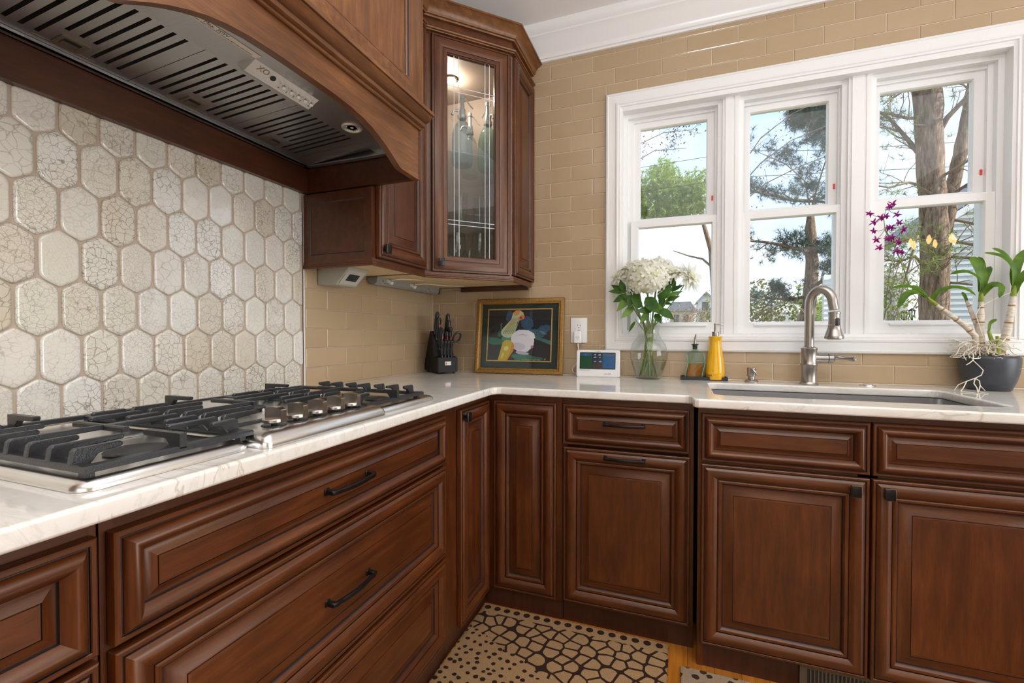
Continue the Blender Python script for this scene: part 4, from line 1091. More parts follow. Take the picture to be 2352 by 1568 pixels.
def knife(x, y, z, L, r, lean, label, grp=None, rx=0.0, spot=True):
    """handle rising out of the block along the slope; origin at the bolster"""
    t = thing('kitchen_knife', label, 'knife', (0, 0, 0), 0, grp)
    h = MB(); n = 9
    for k in range(n):
        q = k / (n - 1)
    pts = [(0, 0, L * k / 8) for k in range(9)]
    rad = [r * f for f in (0.86, 0.95, 1.02, 1.0, 0.94, 0.94, 1.02, 1.12, 0.62)]
    pts = [(0, 0.003 * math.sin(PI * k / 8) * (1 if k < 6 else 1), z_[2]) for k, z_ in enumerate(pts)]
    h.tube(pts, rad, 10, flat=(0.66, 1.05)); h.build('handle', 'black_plastic', t)
    b = MB(); b.bbox(-r * 0.62, r * 0.62, -r * 0.98, r * 0.98, -0.006, 0.002, 0.001, 1); b.build('bolster', 'steel' if spot else 'black_plastic', t)
    b = MB(); b.box(-0.001, 0.001, -r * 0.9, r * 0.9, -0.05, -0.005); b.build('blade', 'steel', t, smooth=0)
    for q in ((0.25, 0.5, 0.75) if spot else ()): MB().tube([(-r * 0.68, 0, L * q), (r * 0.68, 0, L * q)], 0.0018, 8).build('rivet', 'steel', t)
    b = MB(); b.tube([(0, -r * 0.98, L * 0.06), (0, -r * 1.05, L * 0.5), (0, -r * 1.0, L * 0.9)], 0.0012, 6); b.build('tang_edge', 'steel' if spot else 'black_plastic', t)
    if spot: b = MB(); b.bbox(r * 0.3, r * 0.72, -r * 0.5, r * 0.5, L * 0.50, L * 0.66, 0.0006, 1); b.build('trident_mark', 'red', t)
    R = Matrix.Rotation(math.radians(49), 4, 'Z') @ Matrix.Translation((x, y, z)) @ Matrix.Rotation(lean, 4, 'X') @ Matrix.Rotation(rx, 4, 'Z')
    t.matrix_world = Matrix.Translation((0.205, -0.195, ZC)) @ R
    return t
LN = math.radians(18)
def on_face(s): return (0.052 + 0.046 * s, 0.094 + 0.134 * s)     # up the sloping face
big = 'black handled kitchen knife with a red mark, %s slot of the knife block'
kk = [(-0.036, 0.92, 0.118, 0.0115, 'top left'), (-0.030, 0.70, 0.115, 0.0125, 'second left'), (-0.022, 0.50, 0.090, 0.011, 'third left'), (0.026, 0.95, 0.105, 0.0105, 'top right'), (0.030, 0.74, 0.098, 0.0105, 'second right'), (0.036, 0.52, 0.090, 0.0105, 'third right'), (-0.018, 0.28, 0.112, 0.0120, 'lower left'), (0.010, 0.30, 0.094, 0.0105, 'lower middle'), (0.030, 0.30, 0.090, 0.0100, 'lower right')]
for x, s, L, r, w_ in kk:
    y, z = on_face(s); knife(x, y - 0.002, z + 0.004, L, r, LN, big % w_, 'knives in the knife block', 0.0)
# front row of four steak knives
for k in range(4):
    knife(-0.026 + k * 0.0175, 0.016, 0.100, 0.078, 0.0078, math.radians(10), 'black steak knife in the front row of the knife block, number %s from the left' % ('one', 'two', 'three', 'four')[k], 'steak knives in the block front', 0.0, False)
t = thing('kitchen_scissors', 'black loop handled kitchen scissors in the right side of the knife block', 'scissors', (0, 0, 0))
b = MB(); lp = [(0.020 * math.cos(a) , 0, 0.062 + 0.030 * math.sin(a)) for a in [2 * PI * k / 18 for k in range(19)]]; b.tube(lp, 0.0055, 8, flat=(0.8, 1)); b.tube([(-0.006, 0, 0), (-0.010, 0, 0.02), (-0.015, 0, 0.045)], 0.006, 8); b.build('handle_loop', 'black_plastic', t)
b = MB(); b.box(-0.008, 0.004, -0.001, 0.001, -0.045, 0.003); b.build('blade', 'steel', t, smooth=0)
t.matrix_world = Matrix.Translation((0.205, -0.195, ZC)) @ Matrix.Rotation(math.radians(49), 4, 'Z') @ Matrix.Translation((0.050, 0.066, 0.140)) @ Matrix.Rotation(LN, 4, 'X') @ Matrix.Rotation(0.35, 4, 'Y')

# framed print leaning on the tiles
u = thing('framed_picture', 'gold framed still life print of vegetables leaning on the tiled wall', 'picture', (0.555, -0.062, ZC), math.radians(2.0))
FW, FH = 0.492, 0.408; lean = math.radians(-7.2)
def leaned(o): o.rotation_euler = (lean, 0, 0); return o
FR = [(0, 0.0), (0, 0.016), (0.004, 0.020), (0.016, 0.021), (0.024, 0.016), (0.028, 0.016), (0.031, 0.010), (0.031, 0.0)]
def frame_mesh(w, h, prof):
    b = MB(); n = len(prof)
    for i, o in prof: b.v += [(-w / 2 + i, -o, i), (w / 2 - i, -o, i), (w / 2 - i, -o, h - i), (-w / 2 + i, -o, h - i)]
    for k in range(n):
        for q in range(4): b.f.append((4 * k + q, 4 * k + (q + 1) % 4, 4 * ((k + 1) % n) + (q + 1) % 4, 4 * ((k + 1) % n) + q)); b.m.append(0)
    return b
def gold():
    m, t, p = newmat('mottled_gold_leaf'); g = G(t)
    f = g.noise(g.coord((30, 30, 90), False, (0, 0.6, 0)), 6, 4, 0.7)
    g.l(g.ramp(f, [(0.32, (0.03, 0.02, 0.012)), (0.45, (0.26, 0.135, 0.03)), (0.75, (0.48, 0.28, 0.08))]), p.inputs['Base Color'])
    p.inputs['Metallic'].default_value = 0.6; p.inputs['Roughness'].default_value = 0.42; g.bump(f, 0.3, 0.002, p); return m
M['gold'] = gold()
leaned(frame_mesh(FW, FH, FR).build('frame', 'gold', u, smooth=30))
fl = MB(); fl.box(-FW / 2 + 0.02, FW / 2 - 0.02, -0.004, -0.002, 0.02, FH - 0.02); leaned(fl.build('mat_board', pm('dark_green_mat', (0.010, 0.024, 0.020), 0.85), u, smooth=0))
fillet = frame_mesh(0.366, 0.288, [(0, 0.0), (0, 0.0012), (0.006, 0.0012), (0.006, 0.0)])
o = fillet.build('gold_fillet', pm('gold_fillet', (0.52, 0.30, 0.07), 0.4, 0.3), u, smooth=0); o.rotation_euler = (lean, 0, 0)
def up_frame(px, pz, out):                                   # point in the frame's own tilted plane
    v = Vector((px, -out, pz)); v.rotate(Matrix.Rotation(lean, 3, 'X')); return v
o.location = up_frame(0.0, 0.066, 0.004)
art = bpy.data.objects.new('print', None); COL.objects.link(art); art.parent = u; art.location = up_frame(0, 0.070, 0.0042); art.rotation_euler = (lean, 0, 0)
PW, PH = 0.356, 0.278
layers = []
def shape(pts, col, name):
    """flat printed shape; pts in thousandths of the print, origin upper left"""
    layers.append(name); k = len(layers); b = MB(); y = -0.00002 * k
    c = (sum(p[0] for p in pts) / len(pts), sum(p[1] for p in pts) / len(pts))
    V = [((p[0] / 1000 - 0.5) * PW, y, (1 - p[1] / 1000) * PH) for p in pts]
    b.v = V; b.f = [tuple(range(len(V)))]; b.m = [0]
    m = bpy.data.materials.get('print_' + '_'.join(str(int(v * 1000)) for v in col)) or pm('print_' + '_'.join(str(int(v * 1000)) for v in col), col, 0.5)
    b.build(name, m, art, smooth=0, recalc=False)
def blob(cx, cy, rx, ry, rot=0, n=64, wob=0.0, seed=1):
    r_ = random.Random(seed); out = []; ph = [r_.uniform(0, 6.28) for _ in range(3)]
    for k in range(n):
        a = 2 * PI * k / n; s = 1 + wob * (math.sin(3 * a + ph[0]) + 0.8 * math.sin(8 * a + ph[1]) + 0.8 * math.sin(17 * a + ph[2]))
        x, y = rx * s * math.cos(a), ry * s * math.sin(a); c_, s_ = math.cos(math.radians(rot)), math.sin(math.radians(rot))
        out.append((min(999, max(1, cx + x * c_ - y * s_)), min(999, max(1, cy + x * s_ + y * c_))))
    return out
shape([(0, 0), (1000, 0), (1000, 1000), (0, 1000)], (0.003, 0.003, 0.006), 'background')
shape([(0, 120), (640, 60), (660, 0), (0, 0)], (0.010, 0.010, 0.018), 'backdrop')
shape([(660, 0), (705, 0), (690, 420), (650, 420)], (0.03, 0.035, 0.05), 'backdrop')
shape([(0, 1000), (0, 700), (240, 620), (330, 1000)], (0.010, 0.018, 0.026), 'shadow_leaf')
shape(blob(620, 260, 95, 150, -18, 64, 0.06, 3), (0.020, 0.055, 0.12), 'leaf')
shape(blob(335, 120, 52, 100, 10, 64, 0.07, 4), (0.025, 0.065, 0.13), 'leaf')
shape(blob(780, 470, 130, 80, 18, 64, 0.08, 5), (0.022, 0.085, 0.11), 'leaf')
shape(blob(880, 400, 80, 120, 40, 64, 0.08, 6), (0.015, 0.055, 0.12), 'leaf')
shape([(700, 560), (820, 600), (1000, 690), (1000, 610), (860, 560), (720, 500)], (0.03, 0.11, 0.10), 'stem')
rl = random.Random(4)
for cx_, cy_, ln, an in ((620, 260, 120, 60), (600, 300, 90, 110), (335, 120, 80, 80), (780, 470, 110, 20), (880, 400, 110, 60), (900, 470, 90, 10), (130, 620, 130, 5), (560, 930, 150, 8), (760, 950, 110, 10), (200, 470, 60, 80)):
    for k in range(5):
        aa = math.radians(an + (k - 2) * 24); ca, sa = math.cos(aa), math.sin(aa); w_ = 4
        P_ = [(cx_ - ca * ln * .5 - sa * w_, cy_ - sa * ln * .5 + ca * w_), (cx_ + ca * ln * .7, cy_ + sa * ln * .7), (cx_ - ca * ln * .5 + sa * w_, cy_ - sa * ln * .5 - ca * w_)]
        shape([(min(998, max(2, x)), min(998, max(2, y))) for x, y in P_], (0.05, 0.17, 0.19) if k % 2 else (0.012, 0.04, 0.07), 'leaf_vein')
shape(blob(870, 450, 60, 18, 30, 14), (0.06, 0.17, 0.20), 'leaf_vein')
shape(blob(130, 620, 150, 70, 8, 64, 0.08, 7), (0.02, 0.12, 0.075), 'leaf')
shape(blob(200, 470, 45, 65, 0, 64, 0.08, 8), (0.015, 0.10, 0.055), 'leaf')
shape([(205, 400), (200, 290), (215, 255), (240, 275), (222, 275), (218, 400)], (0.10, 0.16, 0.14), 'tendril')
shape(blob(560, 930, 170, 70, 6, 64, 0.08, 9), (0.03, 0.14, 0.09), 'leaf')
shape(blob(760, 950, 130, 40, 8, 64, 0.10, 10), (0.02, 0.10, 0.07), 'leaf')
shape(blob(300, 560, 75, 60, 0, 64, 0.05, 2), (0.05, 0.20, 0.14), 'stalk')
shape(blob(330, 440, 118, 110, -20), (0.46, 0.46, 0.33), 'squash')
shape([(240, 370), (370, 190), (395, 60), (440, 20), (510, 15), (560, 60), (570, 130), (520, 190), (470, 250), (440, 430)], (0.47, 0.45, 0.29), 'blossom')
for k in range(7): shape([(236 + k * 30, 470), (400 + k * 18, 160), (408 + k * 18, 160), (250 + k * 30, 480)], (0.22, 0.26, 0.14), 'stripe')
shape([(395, 60), (440, 15), (515, 10), (490, 90), (430, 120)], (0.60, 0.26, 0.07), 'petal_tip')
shape([(470, 190), (520, 110), (575, 100), (580, 175), (520, 205)], (0.58, 0.16, 0.03), 'petal_tip')
shape([(500, 150), (535, 135), (545, 175), (515, 185)], (0.15, 0.02, 0.01), 'petal_shadow')
shape([(330, 330), (420, 230), (430, 245), (350, 360)], (0.45, 0.30, 0.05), 'petal_fold')
shape(blob(560, 610, 185, 220, -8, 64, 0.02, 11), (0.66, 0.62, 0.68), 'white_squash')
shape([(640, 400), (740, 470), (760, 560), (690, 570), (660, 480)], (0.70, 0.67, 0.72), 'white_squash_lobe')
shape(blob(500, 720, 110, 70, 12, 64, 0.03, 12), (0.52, 0.48, 0.57), 'shade')
shape(blob(560, 845, 105, 32, 10, 64, 0.05, 13), (0.42, 0.38, 0.50), 'lobe')
shape([(430, 520), (560, 470), (640, 520), (600, 515), (560, 495)], (0.42, 0.38, 0.47), 'fold')
shape(blob(715, 725, 22, 26), (0.35, 0.12, 0.15), 'scar')
shape([(175, 1000), (215, 800), (245, 640), (300, 590), (370, 600), (420, 660), (425, 760), (380, 880), (330, 990), (320, 1000)], (0.47, 0.33, 0.02), 'pepper')
shape([(395, 640), (432, 700), (425, 800), (365, 920), (320, 1000), (300, 1000), (370, 840)], (0.52, 0.19, 0.015), 'pepper_side')
shape(blob(305, 760, 36, 46, 20), (0.66, 0.55, 0.22), 'highlight')
shape(blob(250, 900, 18, 60, 18), (0.62, 0.50, 0.10), 'highlight')
for k in range(9):                                            # signature scrawl along the lower right
    x = 560 + k * 32; shape([(x, 985), (x + 8, 962 + 8 * (k % 2)), (x + 14, 984), (x + 22, 966), (x + 26, 986), (x + 20, 972), (x + 14, 990), (x + 8, 972)], (0.5, 0.48, 0.42), 'signature')
shape([(905, 960), (925, 940), (912, 965), (930, 965), (908, 990), (918, 968)], (0.5, 0.48, 0.42), 'signature')
b = MB(); b.box(-FW / 2 + 0.028, FW / 2 - 0.028, -0.0095, -0.0075, 0.028, FH - 0.028); leaned(b.build('glazing', 'pane', u, smooth=0))
b = MB(); b.box(-FW / 2 + 0.01, FW / 2 - 0.01, -0.001, 0.004, 0.01, FH - 0.01); leaned(b.build('backing', 'wood_dark', u, smooth=0))

# outlet with an adapter, its cord, and the weather station
u = thing('wall_outlet', 'white duplex wall outlet on the tiles beside the window', 'outlet', (0.874, 0.0, 1.147))
b = MB(); b.bbox(-0.0435, 0.0435, -0.006, 0.001, -0.0655, 0.0655, 0.0025, 2); b.build('cover_plate', 'white_plastic', u)
for z in (0.022, -0.022):
    b = MB(); b.prism(rrect(-0.017, 0.017, z - 0.0145, z + 0.0145, 0.011, 5), -0.0075, -0.005, 'y'); r = b.build('receptacle', 'white', u)
    s = MB(); s.box(-0.0075, -0.0055, -0.0079, -0.0074, z, z + 0.008).box(0.0055, 0.0075, -0.0079, -0.0074, z - 0.001, z + 0.008); s.lathe([(0.0026, -0.0079), (0.0026, -0.0074)], 10, (0, 0, z - 0.008), 0, 'y'); s.build('slots', 'slot', r, smooth=0)
MB().lathe([(0.003, -0.0068), (0.003, -0.006)], 10, (0, 0, 0), 0, 'y').build('screw', 'chrome', u)
u = thing('power_adapter', 'white plug-in power adapter in the lower socket of the outlet', 'adapter', (0.874, -0.0085, 1.108))
b = MB(); b.bbox(-0.020, 0.020, -0.036, 0.0, -0.028, 0.034, 0.006, 3); b.build('housing', 'white_plastic', u)
lbm = MB(); lbm.box(-0.012, 0.012, -0.0364, -0.036, -0.020, 0.012); l_ = lbm.build('rating_label', 'white', u, smooth=0)
for k, s in enumerate(('AC/DC', 'ADAPTER', 'CLASS 2', '4.5V')): text('label_text', s, 0.0045, 'ink', l_, (0, -0.0365, 0.008 - k * 0.0065), (R90, 0, 0), 0.0001)
b = MB(); b.tube([(0, -0.018, -0.026), (0.001, -0.018, -0.042), (0.002, -0.017, -0.058)], [0.0045, 0.0035, 0.0025], 8); b.build('strain_relief', 'white_plastic', u)
cd = MB(); cd.tube([(0.876, -0.0255, 1.052), (0.878, -0.026, 1.02), (0.872, -0.022, 0.985), (0.855, -0.018, 0.962), (0.842, -0.016, 0.945), (0.846, -0.018, 0.928), (0.862, -0.022, 0.922), (0.884, -0.030, 0.925), (0.91, -0.040, 0.94)], 0.0016, 6)
o = cd.build('charging_wire', 'white_plastic'); tag(o, 'thin white cord from the adapter to the weather station', 'cord')
u = thing('weather_station', 'white desktop weather station with a dark blue and green display', 'weather station', (0.986, -0.072, ZC), math.radians(2))
b = MB(); wl_ = [(-0.020, 0.0), (-0.021, 0.012), (-0.004, 0.130), (0.000, 0.134), (0.014, 0.134), (0.030, 0.080), (0.036, 0.0)]
b.prism(wl_, -0.1065, 0.1065, 'x'); bm = bmesh.new(); me = bpy.data.meshes.new('t'); me.from_pydata(b.v, [], b.f); bm.from_mesh(me)
bmesh.ops.bevel(bm, geom=bm.edges[:], offset=0.0035, segments=2, affect='EDGES'); c = MB(); c.from_bm(bm); c.build('housing', 'white_plastic', u)
ws = bpy.data.objects.new('display', None); COL.objects.link(ws); ws.parent = u
ta = math.atan2(0.017, 0.118); ws.location = (0, -0.0130, 0.080); ws.rotation_euler = (-ta, 0, 0)
def scr(name, x0, x1, z0, z1, col, lift, emit=0.6):
    m, t, p = newmat('screen_' + name); p.inputs['Base Color'].default_value = (*[c_ * 0.3 for c_ in col], 1); p.inputs['Roughness'].default_value = 0.15
    p.inputs['Emission Color'].default_value = (*col, 1); p.inputs['Emission Strength'].default_value = emit
    MB().box(x0, x1, -lift, -lift + 0.0005, z0, z1).build(name, m, ws, smooth=0)
b = MB(); b.bbox(-0.090, 0.086, -0.0008, 0.002, -0.041, 0.042, 0.002, 1); b.build('bezel', 'black_plastic', ws)
scr('screen_left_top', -0.086, -0.030, 0.024, 0.038, (0.020, 0.075, 0.14), 0.0013)
scr('screen_left', -0.086, -0.030, -0.037, 0.023, (0.006, 0.055, 0.025), 0.0013)
scr('screen_middle', -0.028, 0.021, -0.012, 0.038, (0.016, 0.018, 0.032), 0.0013)
scr('screen_ground', -0.028, 0.021, -0.037, -0.013, (0.040, 0.026, 0.024), 0.0013)
scr('screen_right_top', 0.023, 0.083, 0.022, 0.038, (0.035, 0.085, 0.15), 0.0013)
scr('screen_right', 0.023, 0.083, -0.037, 0.021, (0.003, 0.070, 0.185), 0.0013)
M['lcd'] = pm('lcd_digit_blue', (0.01, 0.05, 0.30), 0.3); M['lcd2'] = pm('lcd_icon', (0.20, 0.28, 0.36), 0.3); M['lcd3'] = pm('lcd_digit_pale_blue', (0.04, 0.16, 0.34), 0.3)
text('digits', '87', 0.026, 'lcd', ws, (0.056, -0.0014, -0.022), (R90, 0, 0), 0.0001); text('digits', '67', 0.016, 'lcd3', ws, (-0.058, -0.0014, 0.031), (R90, 0, 0), 0.0001)
for x, z, r in ((-0.014, 0.030, 0.005), (-0.014, 0.017, 0.006), (0.009, 0.016, 0.004), (0.008, 0.029, 0.006), (-0.014, -0.004, 0.0045), (0.012, -0.004, 0.006)):
    MB().prism([(x - r * 1.4, z - r * 0.4)] + arc(x - r * 0.5, z, r * 0.6, 150, 60, 4) + arc(x + r * 0.3, z + r * 0.2, r * 0.7, 120, 10, 5) + [(x + r * 1.4, z - r * 0.4)], -0.0016, -0.0013, 'y').build('weather_icon', 'lcd2', ws, smooth=0)
for k in range(10): MB().box(-0.024 + 0.0044 * k, -0.0228 + 0.0044 * k, -0.0016, -0.0013, 0.006 - 0.006 * ((k * 7) % 3), 0.0072 - 0.006 * ((k * 7) % 3)).build('rain_dot', 'lcd2', ws, smooth=0)
text('maker_text', 'WEATHER', 0.005, 'ink', ws, (0, -0.0006, 0.0475), (R90, 0, 0), 0.0001)
text('model_text', 'WIRELESS FORECAST STATION', 0.0038, 'ink', ws, (-0.065, -0.0006, -0.047), (R90, 0, 0), 0.0001)
for x in (0.040, 0.063): b = MB(); b.bbox(x - 0.0085, x + 0.0085, -0.0035, 0.001, -0.065, -0.0575, 0.0012, 2); o = b.build('button', 'white', ws); MB().box(x - 0.004, x + 0.004, -0.0038, -0.0034, -0.0618, -0.0605).build('button_print', 'ink', o, smooth=0)

# ------------------------------------------------------------------ vase of flowers
VX, VY = 1.228, -0.078
u = thing('glass_vase', 'clear round bellied glass vase half full of water holding white flowers', 'vase', (VX, VY, ZC))
pr = [(0.000, 0.004), (0.048, 0.004), (0.052, 0.006), (0.060, 0.020), (0.074, 0.060), (0.084, 0.098), (0.086, 0.118), (0.083, 0.140), (0.074, 0.166), (0.058, 0.190), (0.047, 0.206), (0.0435, 0.222), (0.045, 0.240), (0.052, 0.264), (0.064, 0.288), (0.0655, 0.289), (0.0662, 0.288), (0.054, 0.263), (0.0475, 0.240), (0.046, 0.222), (0.0495, 0.207), (0.0605, 0.190), (0.0765, 0.166), (0.0855, 0.140), (0.0885, 0.118), (0.0865, 0.098), (0.0765, 0.060), (0.062, 0.018), (0.054, 0.0), (0.0, 0.0)]
MB().lathe(pr, 40).build('vessel', 'vase_glass', u, smooth=60)
wp = [(0.0, 0.006), (0.050, 0.007), (0.058, 0.020), (0.072, 0.060), (0.080, 0.088), (0.080, 0.0885), (0.0, 0.0885)]
MB().lathe(wp, 36).build('water', 'water', u, smooth=50)
def leafmat(name, a, b_, trans=0.25):
    m, t, p = newmat(name); g = G(t)
    f = g.noise(g.coord((1, 1, 1)), 30, 3)
    c_ = g.ramp(f, [(0.3, a), (0.7, b_)]); g.l(c_, p.inputs['Base Color']); p.inputs['Roughness'].default_value = 0.45
    p.inputs['Specular IOR Level'].default_value = 0.3
    tl = g.n('ShaderNodeBsdfTranslucent'); g.l(c_, tl.inputs[0]); ms = g.n('ShaderNodeMixShader'); ms.inputs[0].default_value = trans
    out = t.nodes['Material Output']; g.l(p.outputs[0], ms.inputs[1]); g.l(tl.outputs[0], ms.inputs[2]); g.l(ms.outputs[0], out.inputs[0])
    return m
M['leaf'] = leafmat('cut_flower_leaf', (0.030, 0.095, 0.012), (0.075, 0.17, 0.022))
M['leaf_lt'] = leafmat('pale_flower_leaf', (0.12, 0.24, 0.045), (0.20, 0.33, 0.07))
M['stem'] = leafmat('green_stem', (0.15, 0.24, 0.05), (0.30, 0.38, 0.11))
M['stem_b'] = leafmat('brown_stem', (0.13, 0.07, 0.03), (0.22, 0.13, 0.06))
def petal_mat(name, c):
    m, t, p = newmat(name); g = G(t); p.inputs['Base Color'].default_value = (*c, 1); p.inputs['Roughness'].default_value = 0.6; p.inputs['Specular IOR Level'].default_value = 0.2
    tl = g.n('ShaderNodeBsdfTranslucent'); tl.inputs[0].default_value = (*c, 1); ms = g.n('ShaderNodeMixShader'); ms.inputs[0].default_value = 0.42
    out = t.nodes['Material Output']; g.l(p.outputs[0], ms.inputs[1]); g.l(tl.outputs[0], ms.inputs[2]); g.l(ms.outputs[0], out.inputs[0])
    return m
M['petal'] = petal_mat('cream_petal', (0.93, 0.93, 0.86)); M['petal_y'] = petal_mat('green_white_petal', (0.82, 0.84, 0.58))
def leaf(b, base, tip, width, bend=0.1, nrm=(0, -1, 0.3), n=6, fold=0.15, mi=0):
    """pointed leaf as a folded blade with thickness from two rows of quads"""
    P, Q = Vector(base), Vector(tip); d = Q - P; L = d.length; d.normalize(); N = Vector(nrm); s = d.cross(N).normalized(); N = s.cross(d).normalized()
    vs = []
    for k in range(n + 1):
        t = k / n; w = width * math.sin(PI * min(1, t ** 0.8 * 0.97 + 0.03)) * (1 - 0.25 * t); c = P + d * L * t + N * (bend * L * math.sin(PI * t * 0.5) * -t)
        vs += [c - s * w + N * w * fold, c, c + s * w + N * w * fold]
    fs = []
    for k in range(n):
        for j in (0, 1): fs.append((3 * k + j, 3 * k + j + 1, 3 * k + 3 + j + 1, 3 * k + 3 + j))
    b.add(vs, fs, mi)
def floret(b, c, nrm, r, rng, mi=0, pet=4):
    N = Vector(nrm).normalized(); a = N.orthogonal().normalized(); a.rotate(Matrix.Rotation(rng.uniform(0, 6.28), 3, N)); 
    for k in range(pet):
        t = a.copy(); t.rotate(Matrix.Rotation(2 * PI * k / pet, 3, N)); s = N.cross(t).normalized()
        lift = rng.uniform(-0.1, 0.45)
        p = [c, c + t * r * 0.5 - s * r * 0.42 + N * r * 0.12, c + t * r * 0.98 - s * r * 0.30 + N * r * lift, c + t * r * 1.05 + s * r * 0.28 + N * r * lift * 0.8, c + t * r * 0.5 + s * r * 0.42 + N * r * 0.12]
        b.add(p, [(0, 1, 2, 3, 4)], mi)
rv = random.Random(21)
def wpt(x, z, y=0.0): return Vector((x - VX, y, z - ZC))
# stems
heads = []
def stem(name, label, pts, r, mat, grp):
    t = thing(name, label, 'flower', (VX, VY, ZC), 0, grp); b = MB(); b.tube(pts, r, 7); b.build('stem', mat, t); return t
HY = [('hydrangea', 'large white hydrangea head at the centre front of the vase', (-0.004, -0.052, 0.478), 0.092), ('hydrangea', 'white hydrangea head behind the front one, right of centre', (0.040, 0.020, 0.510), 0.072), ('hydrangea', 'white hydrangea head behind, upper left of the front one', (-0.062, 0.030, 0.512), 0.062)]
# NB heads sized from the picture
for k, (nm, lb_, c, r) in enumerate(HY):
    t = stem(nm, lb_, [(0.035 - 0.03 * k, 0.02 - 0.02 * k, 0.012), (0.012, 0.0, 0.12), (0.0 + 0.01 * k, 0.0, 0.222), (c[0] * 0.6, c[1] * 0.6, 0.36), c], 0.0042, 'stem', 'hydrangeas in the vase')
    b = MB(); C = Vector(c); n = 150 if k == 0 else 105
    for q in range(n):
        z = 1 - 2 * (q + 0.5) / n; a = q * 2.39996; s_ = math.sqrt(1 - z * z); d = Vector((s_ * math.cos(a), s_ * math.sin(a), z))
        if d.z < -0.82: continue
        pos = C + Vector((d.x * r * 1.06, d.y * r, d.z * r * 0.90)) * rv.uniform(0.88, 1.05)
        floret(b, pos, d + Vector((rv.uniform(-.35, .35), rv.uniform(-.35, .35), rv.uniform(-.35, .35))), rv.uniform(0.015, 0.020), rv, 1 if rv.random() < 0.10 else 0)
    b.build('florets', ['petal', 'petal_y'], t, smooth=0)
    b = MB(); bm = bmesh.new(); bmesh.ops.create_icosphere(bm, subdivisions=2, radius=r * 0.82); bmesh.ops.translate(bm, vec=C, verts=bm.verts); b.from_bm(bm); b.build('flower_core', 'petal_y', t)
def daisy(label, c, r, aim, base, mat='stem', n=26):
    t = stem('white_flower', label, [base, (base[0] * 0.3, base[1] * 0.3, 0.20), (c[0] * 0.35, c[1] * 0.5, 0.30), (c[0] * 0.75, c[1] * 0.8, 0.40), c], 0.0026, mat, 'white daisies and lilies in the vase')
    b = MB(); C = Vector(c); A_ = Vector(aim).normalized(); o1 = A_.orthogonal().normalized()
    for layer, (tilt, rr) in enumerate(((0.05, 1.0), (0.45, 0.88), (0.95, 0.66))):
        m_ = n // (layer + 1)
        for k in range(m_):
            d = o1.copy(); d.rotate(Matrix.Rotation(2 * PI * (k + 0.5 * layer) / m_ + rv.uniform(-.1, .1), 3, A_)); d = (d + A_ * (tilt + rv.uniform(-.2, .2))).normalized()
            leaf(b, C + A_ * 0.006 * layer, C + d * r * rr * rv.uniform(0.85, 1.1), r * 0.19, rv.uniform(-0.05, 0.22), A_, 4, 0.25, 0)
    b.build('petals', 'petal', t, smooth=60)
    bm = bmesh.new(); bmesh.ops.create_uvsphere(bm, u_segments=12, v_segments=8, radius=r * 0.24); b = MB(); b.from_bm(bm); b.build('flower_eye', 'petal_y', t, C + A_ * 0.01)
daisy('white many petalled flower at the far left of the vase', (-0.138, -0.02, 0.490), 0.056, (-0.5, -0.5, 0.7), (0.03, 0.0, 0.012))
daisy('white many petalled flower behind the leaves at upper left', (-0.108, 0.0, 0.522), 0.050, (-0.2, -0.4, 0.9), (0.02, 0.02, 0.012))
daisy('white spiky flower right of the hydrangeas', (0.125, -0.03, 0.492), 0.062, (0.0, -0.5, 0.85), (-0.03, 0.01, 0.012))
daisy('white spiky flower at far right turned sideways', (0.178, -0.01, 0.478), 0.080, (0.75, -0.5, 0.30), (-0.035, -0.01, 0.012))
# leafy sprays
def spray(label, pts, leaves, mats=('leaf', 'leaf_lt')):
    t = thing('leafy_stem', label, 'foliage', (VX, VY, ZC), 0, 'green sprays in the vase')
    b = MB(); b.tube(pts, [0.0028] * (len(pts) - 1) + [0.0015], 6); b.build('stem', 'stem', t)
    for base, tip, w_, mi in leaves:
        l = MB(); leaf(l, base, tip, w_, rv.uniform(0.05, 0.3), (rv.uniform(-.3, .3), -1, rv.uniform(0.1, 0.6)), 7); l.build('leaf', mats[mi], t, smooth=60)
spray('leafy spray with pointed leaves hanging over the left side of the vase', [(0.04, 0.01, 0.012), (0.0, 0, 0.20), (-0.06, -0.02, 0.34), (-0.12, -0.03, 0.42)],
      [((-0.10, -0.03, 0.42), (-0.188, -0.04, 0.425), 0.021, 0), ((-0.10, -0.03, 0.40), (-0.165, -0.04, 0.370), 0.019, 0), ((-0.09, -0.03, 0.385), (-0.148, -0.05, 0.325), 0.022, 1), ((-0.07, -0.02, 0.345), (-0.125, -0.06, 0.288), 0.020, 1), ((-0.11, -0.03, 0.42), (-0.135, -0.05, 0.475), 0.017, 0), ((-0.08, -0.04, 0.40), (-0.085, -0.06, 0.335), 0.018, 0), ((-0.12, -0.03, 0.42), (-0.178, -0.02, 0.460), 0.016, 0), ((-0.06, -0.03, 0.37), (-0.120, -0.05, 0.40), 0.020, 0)])
spray('broad dark green leaves under the hydrangea heads', [(0.0, 0.01, 0.012), (0.0, 0.0, 0.20), (0.01, -0.02, 0.32)],
      [((-0.01, -0.06, 0.385), (0.050, -0.085, 0.310), 0.033, 0), ((0.05, -0.05, 0.37), (0.095, -0.06, 0.450), 0.030, 0), ((0.02, -0.03, 0.33), (-0.05, -0.07, 0.325), 0.022, 0), ((0.05, -0.03, 0.33), (0.115, -0.07, 0.285), 0.024, 0), ((0.0, -0.03, 0.32), (-0.035, -0.05, 0.265), 0.018, 1), ((0.03, -0.02, 0.31), (0.06, -0.05, 0.262), 0.018, 0), ((-0.05, 0.0, 0.36), (-0.075, -0.04, 0.44), 0.022, 0), ((-0.03, -0.05, 0.34), (-0.075, -0.07, 0.385), 0.022, 0)])
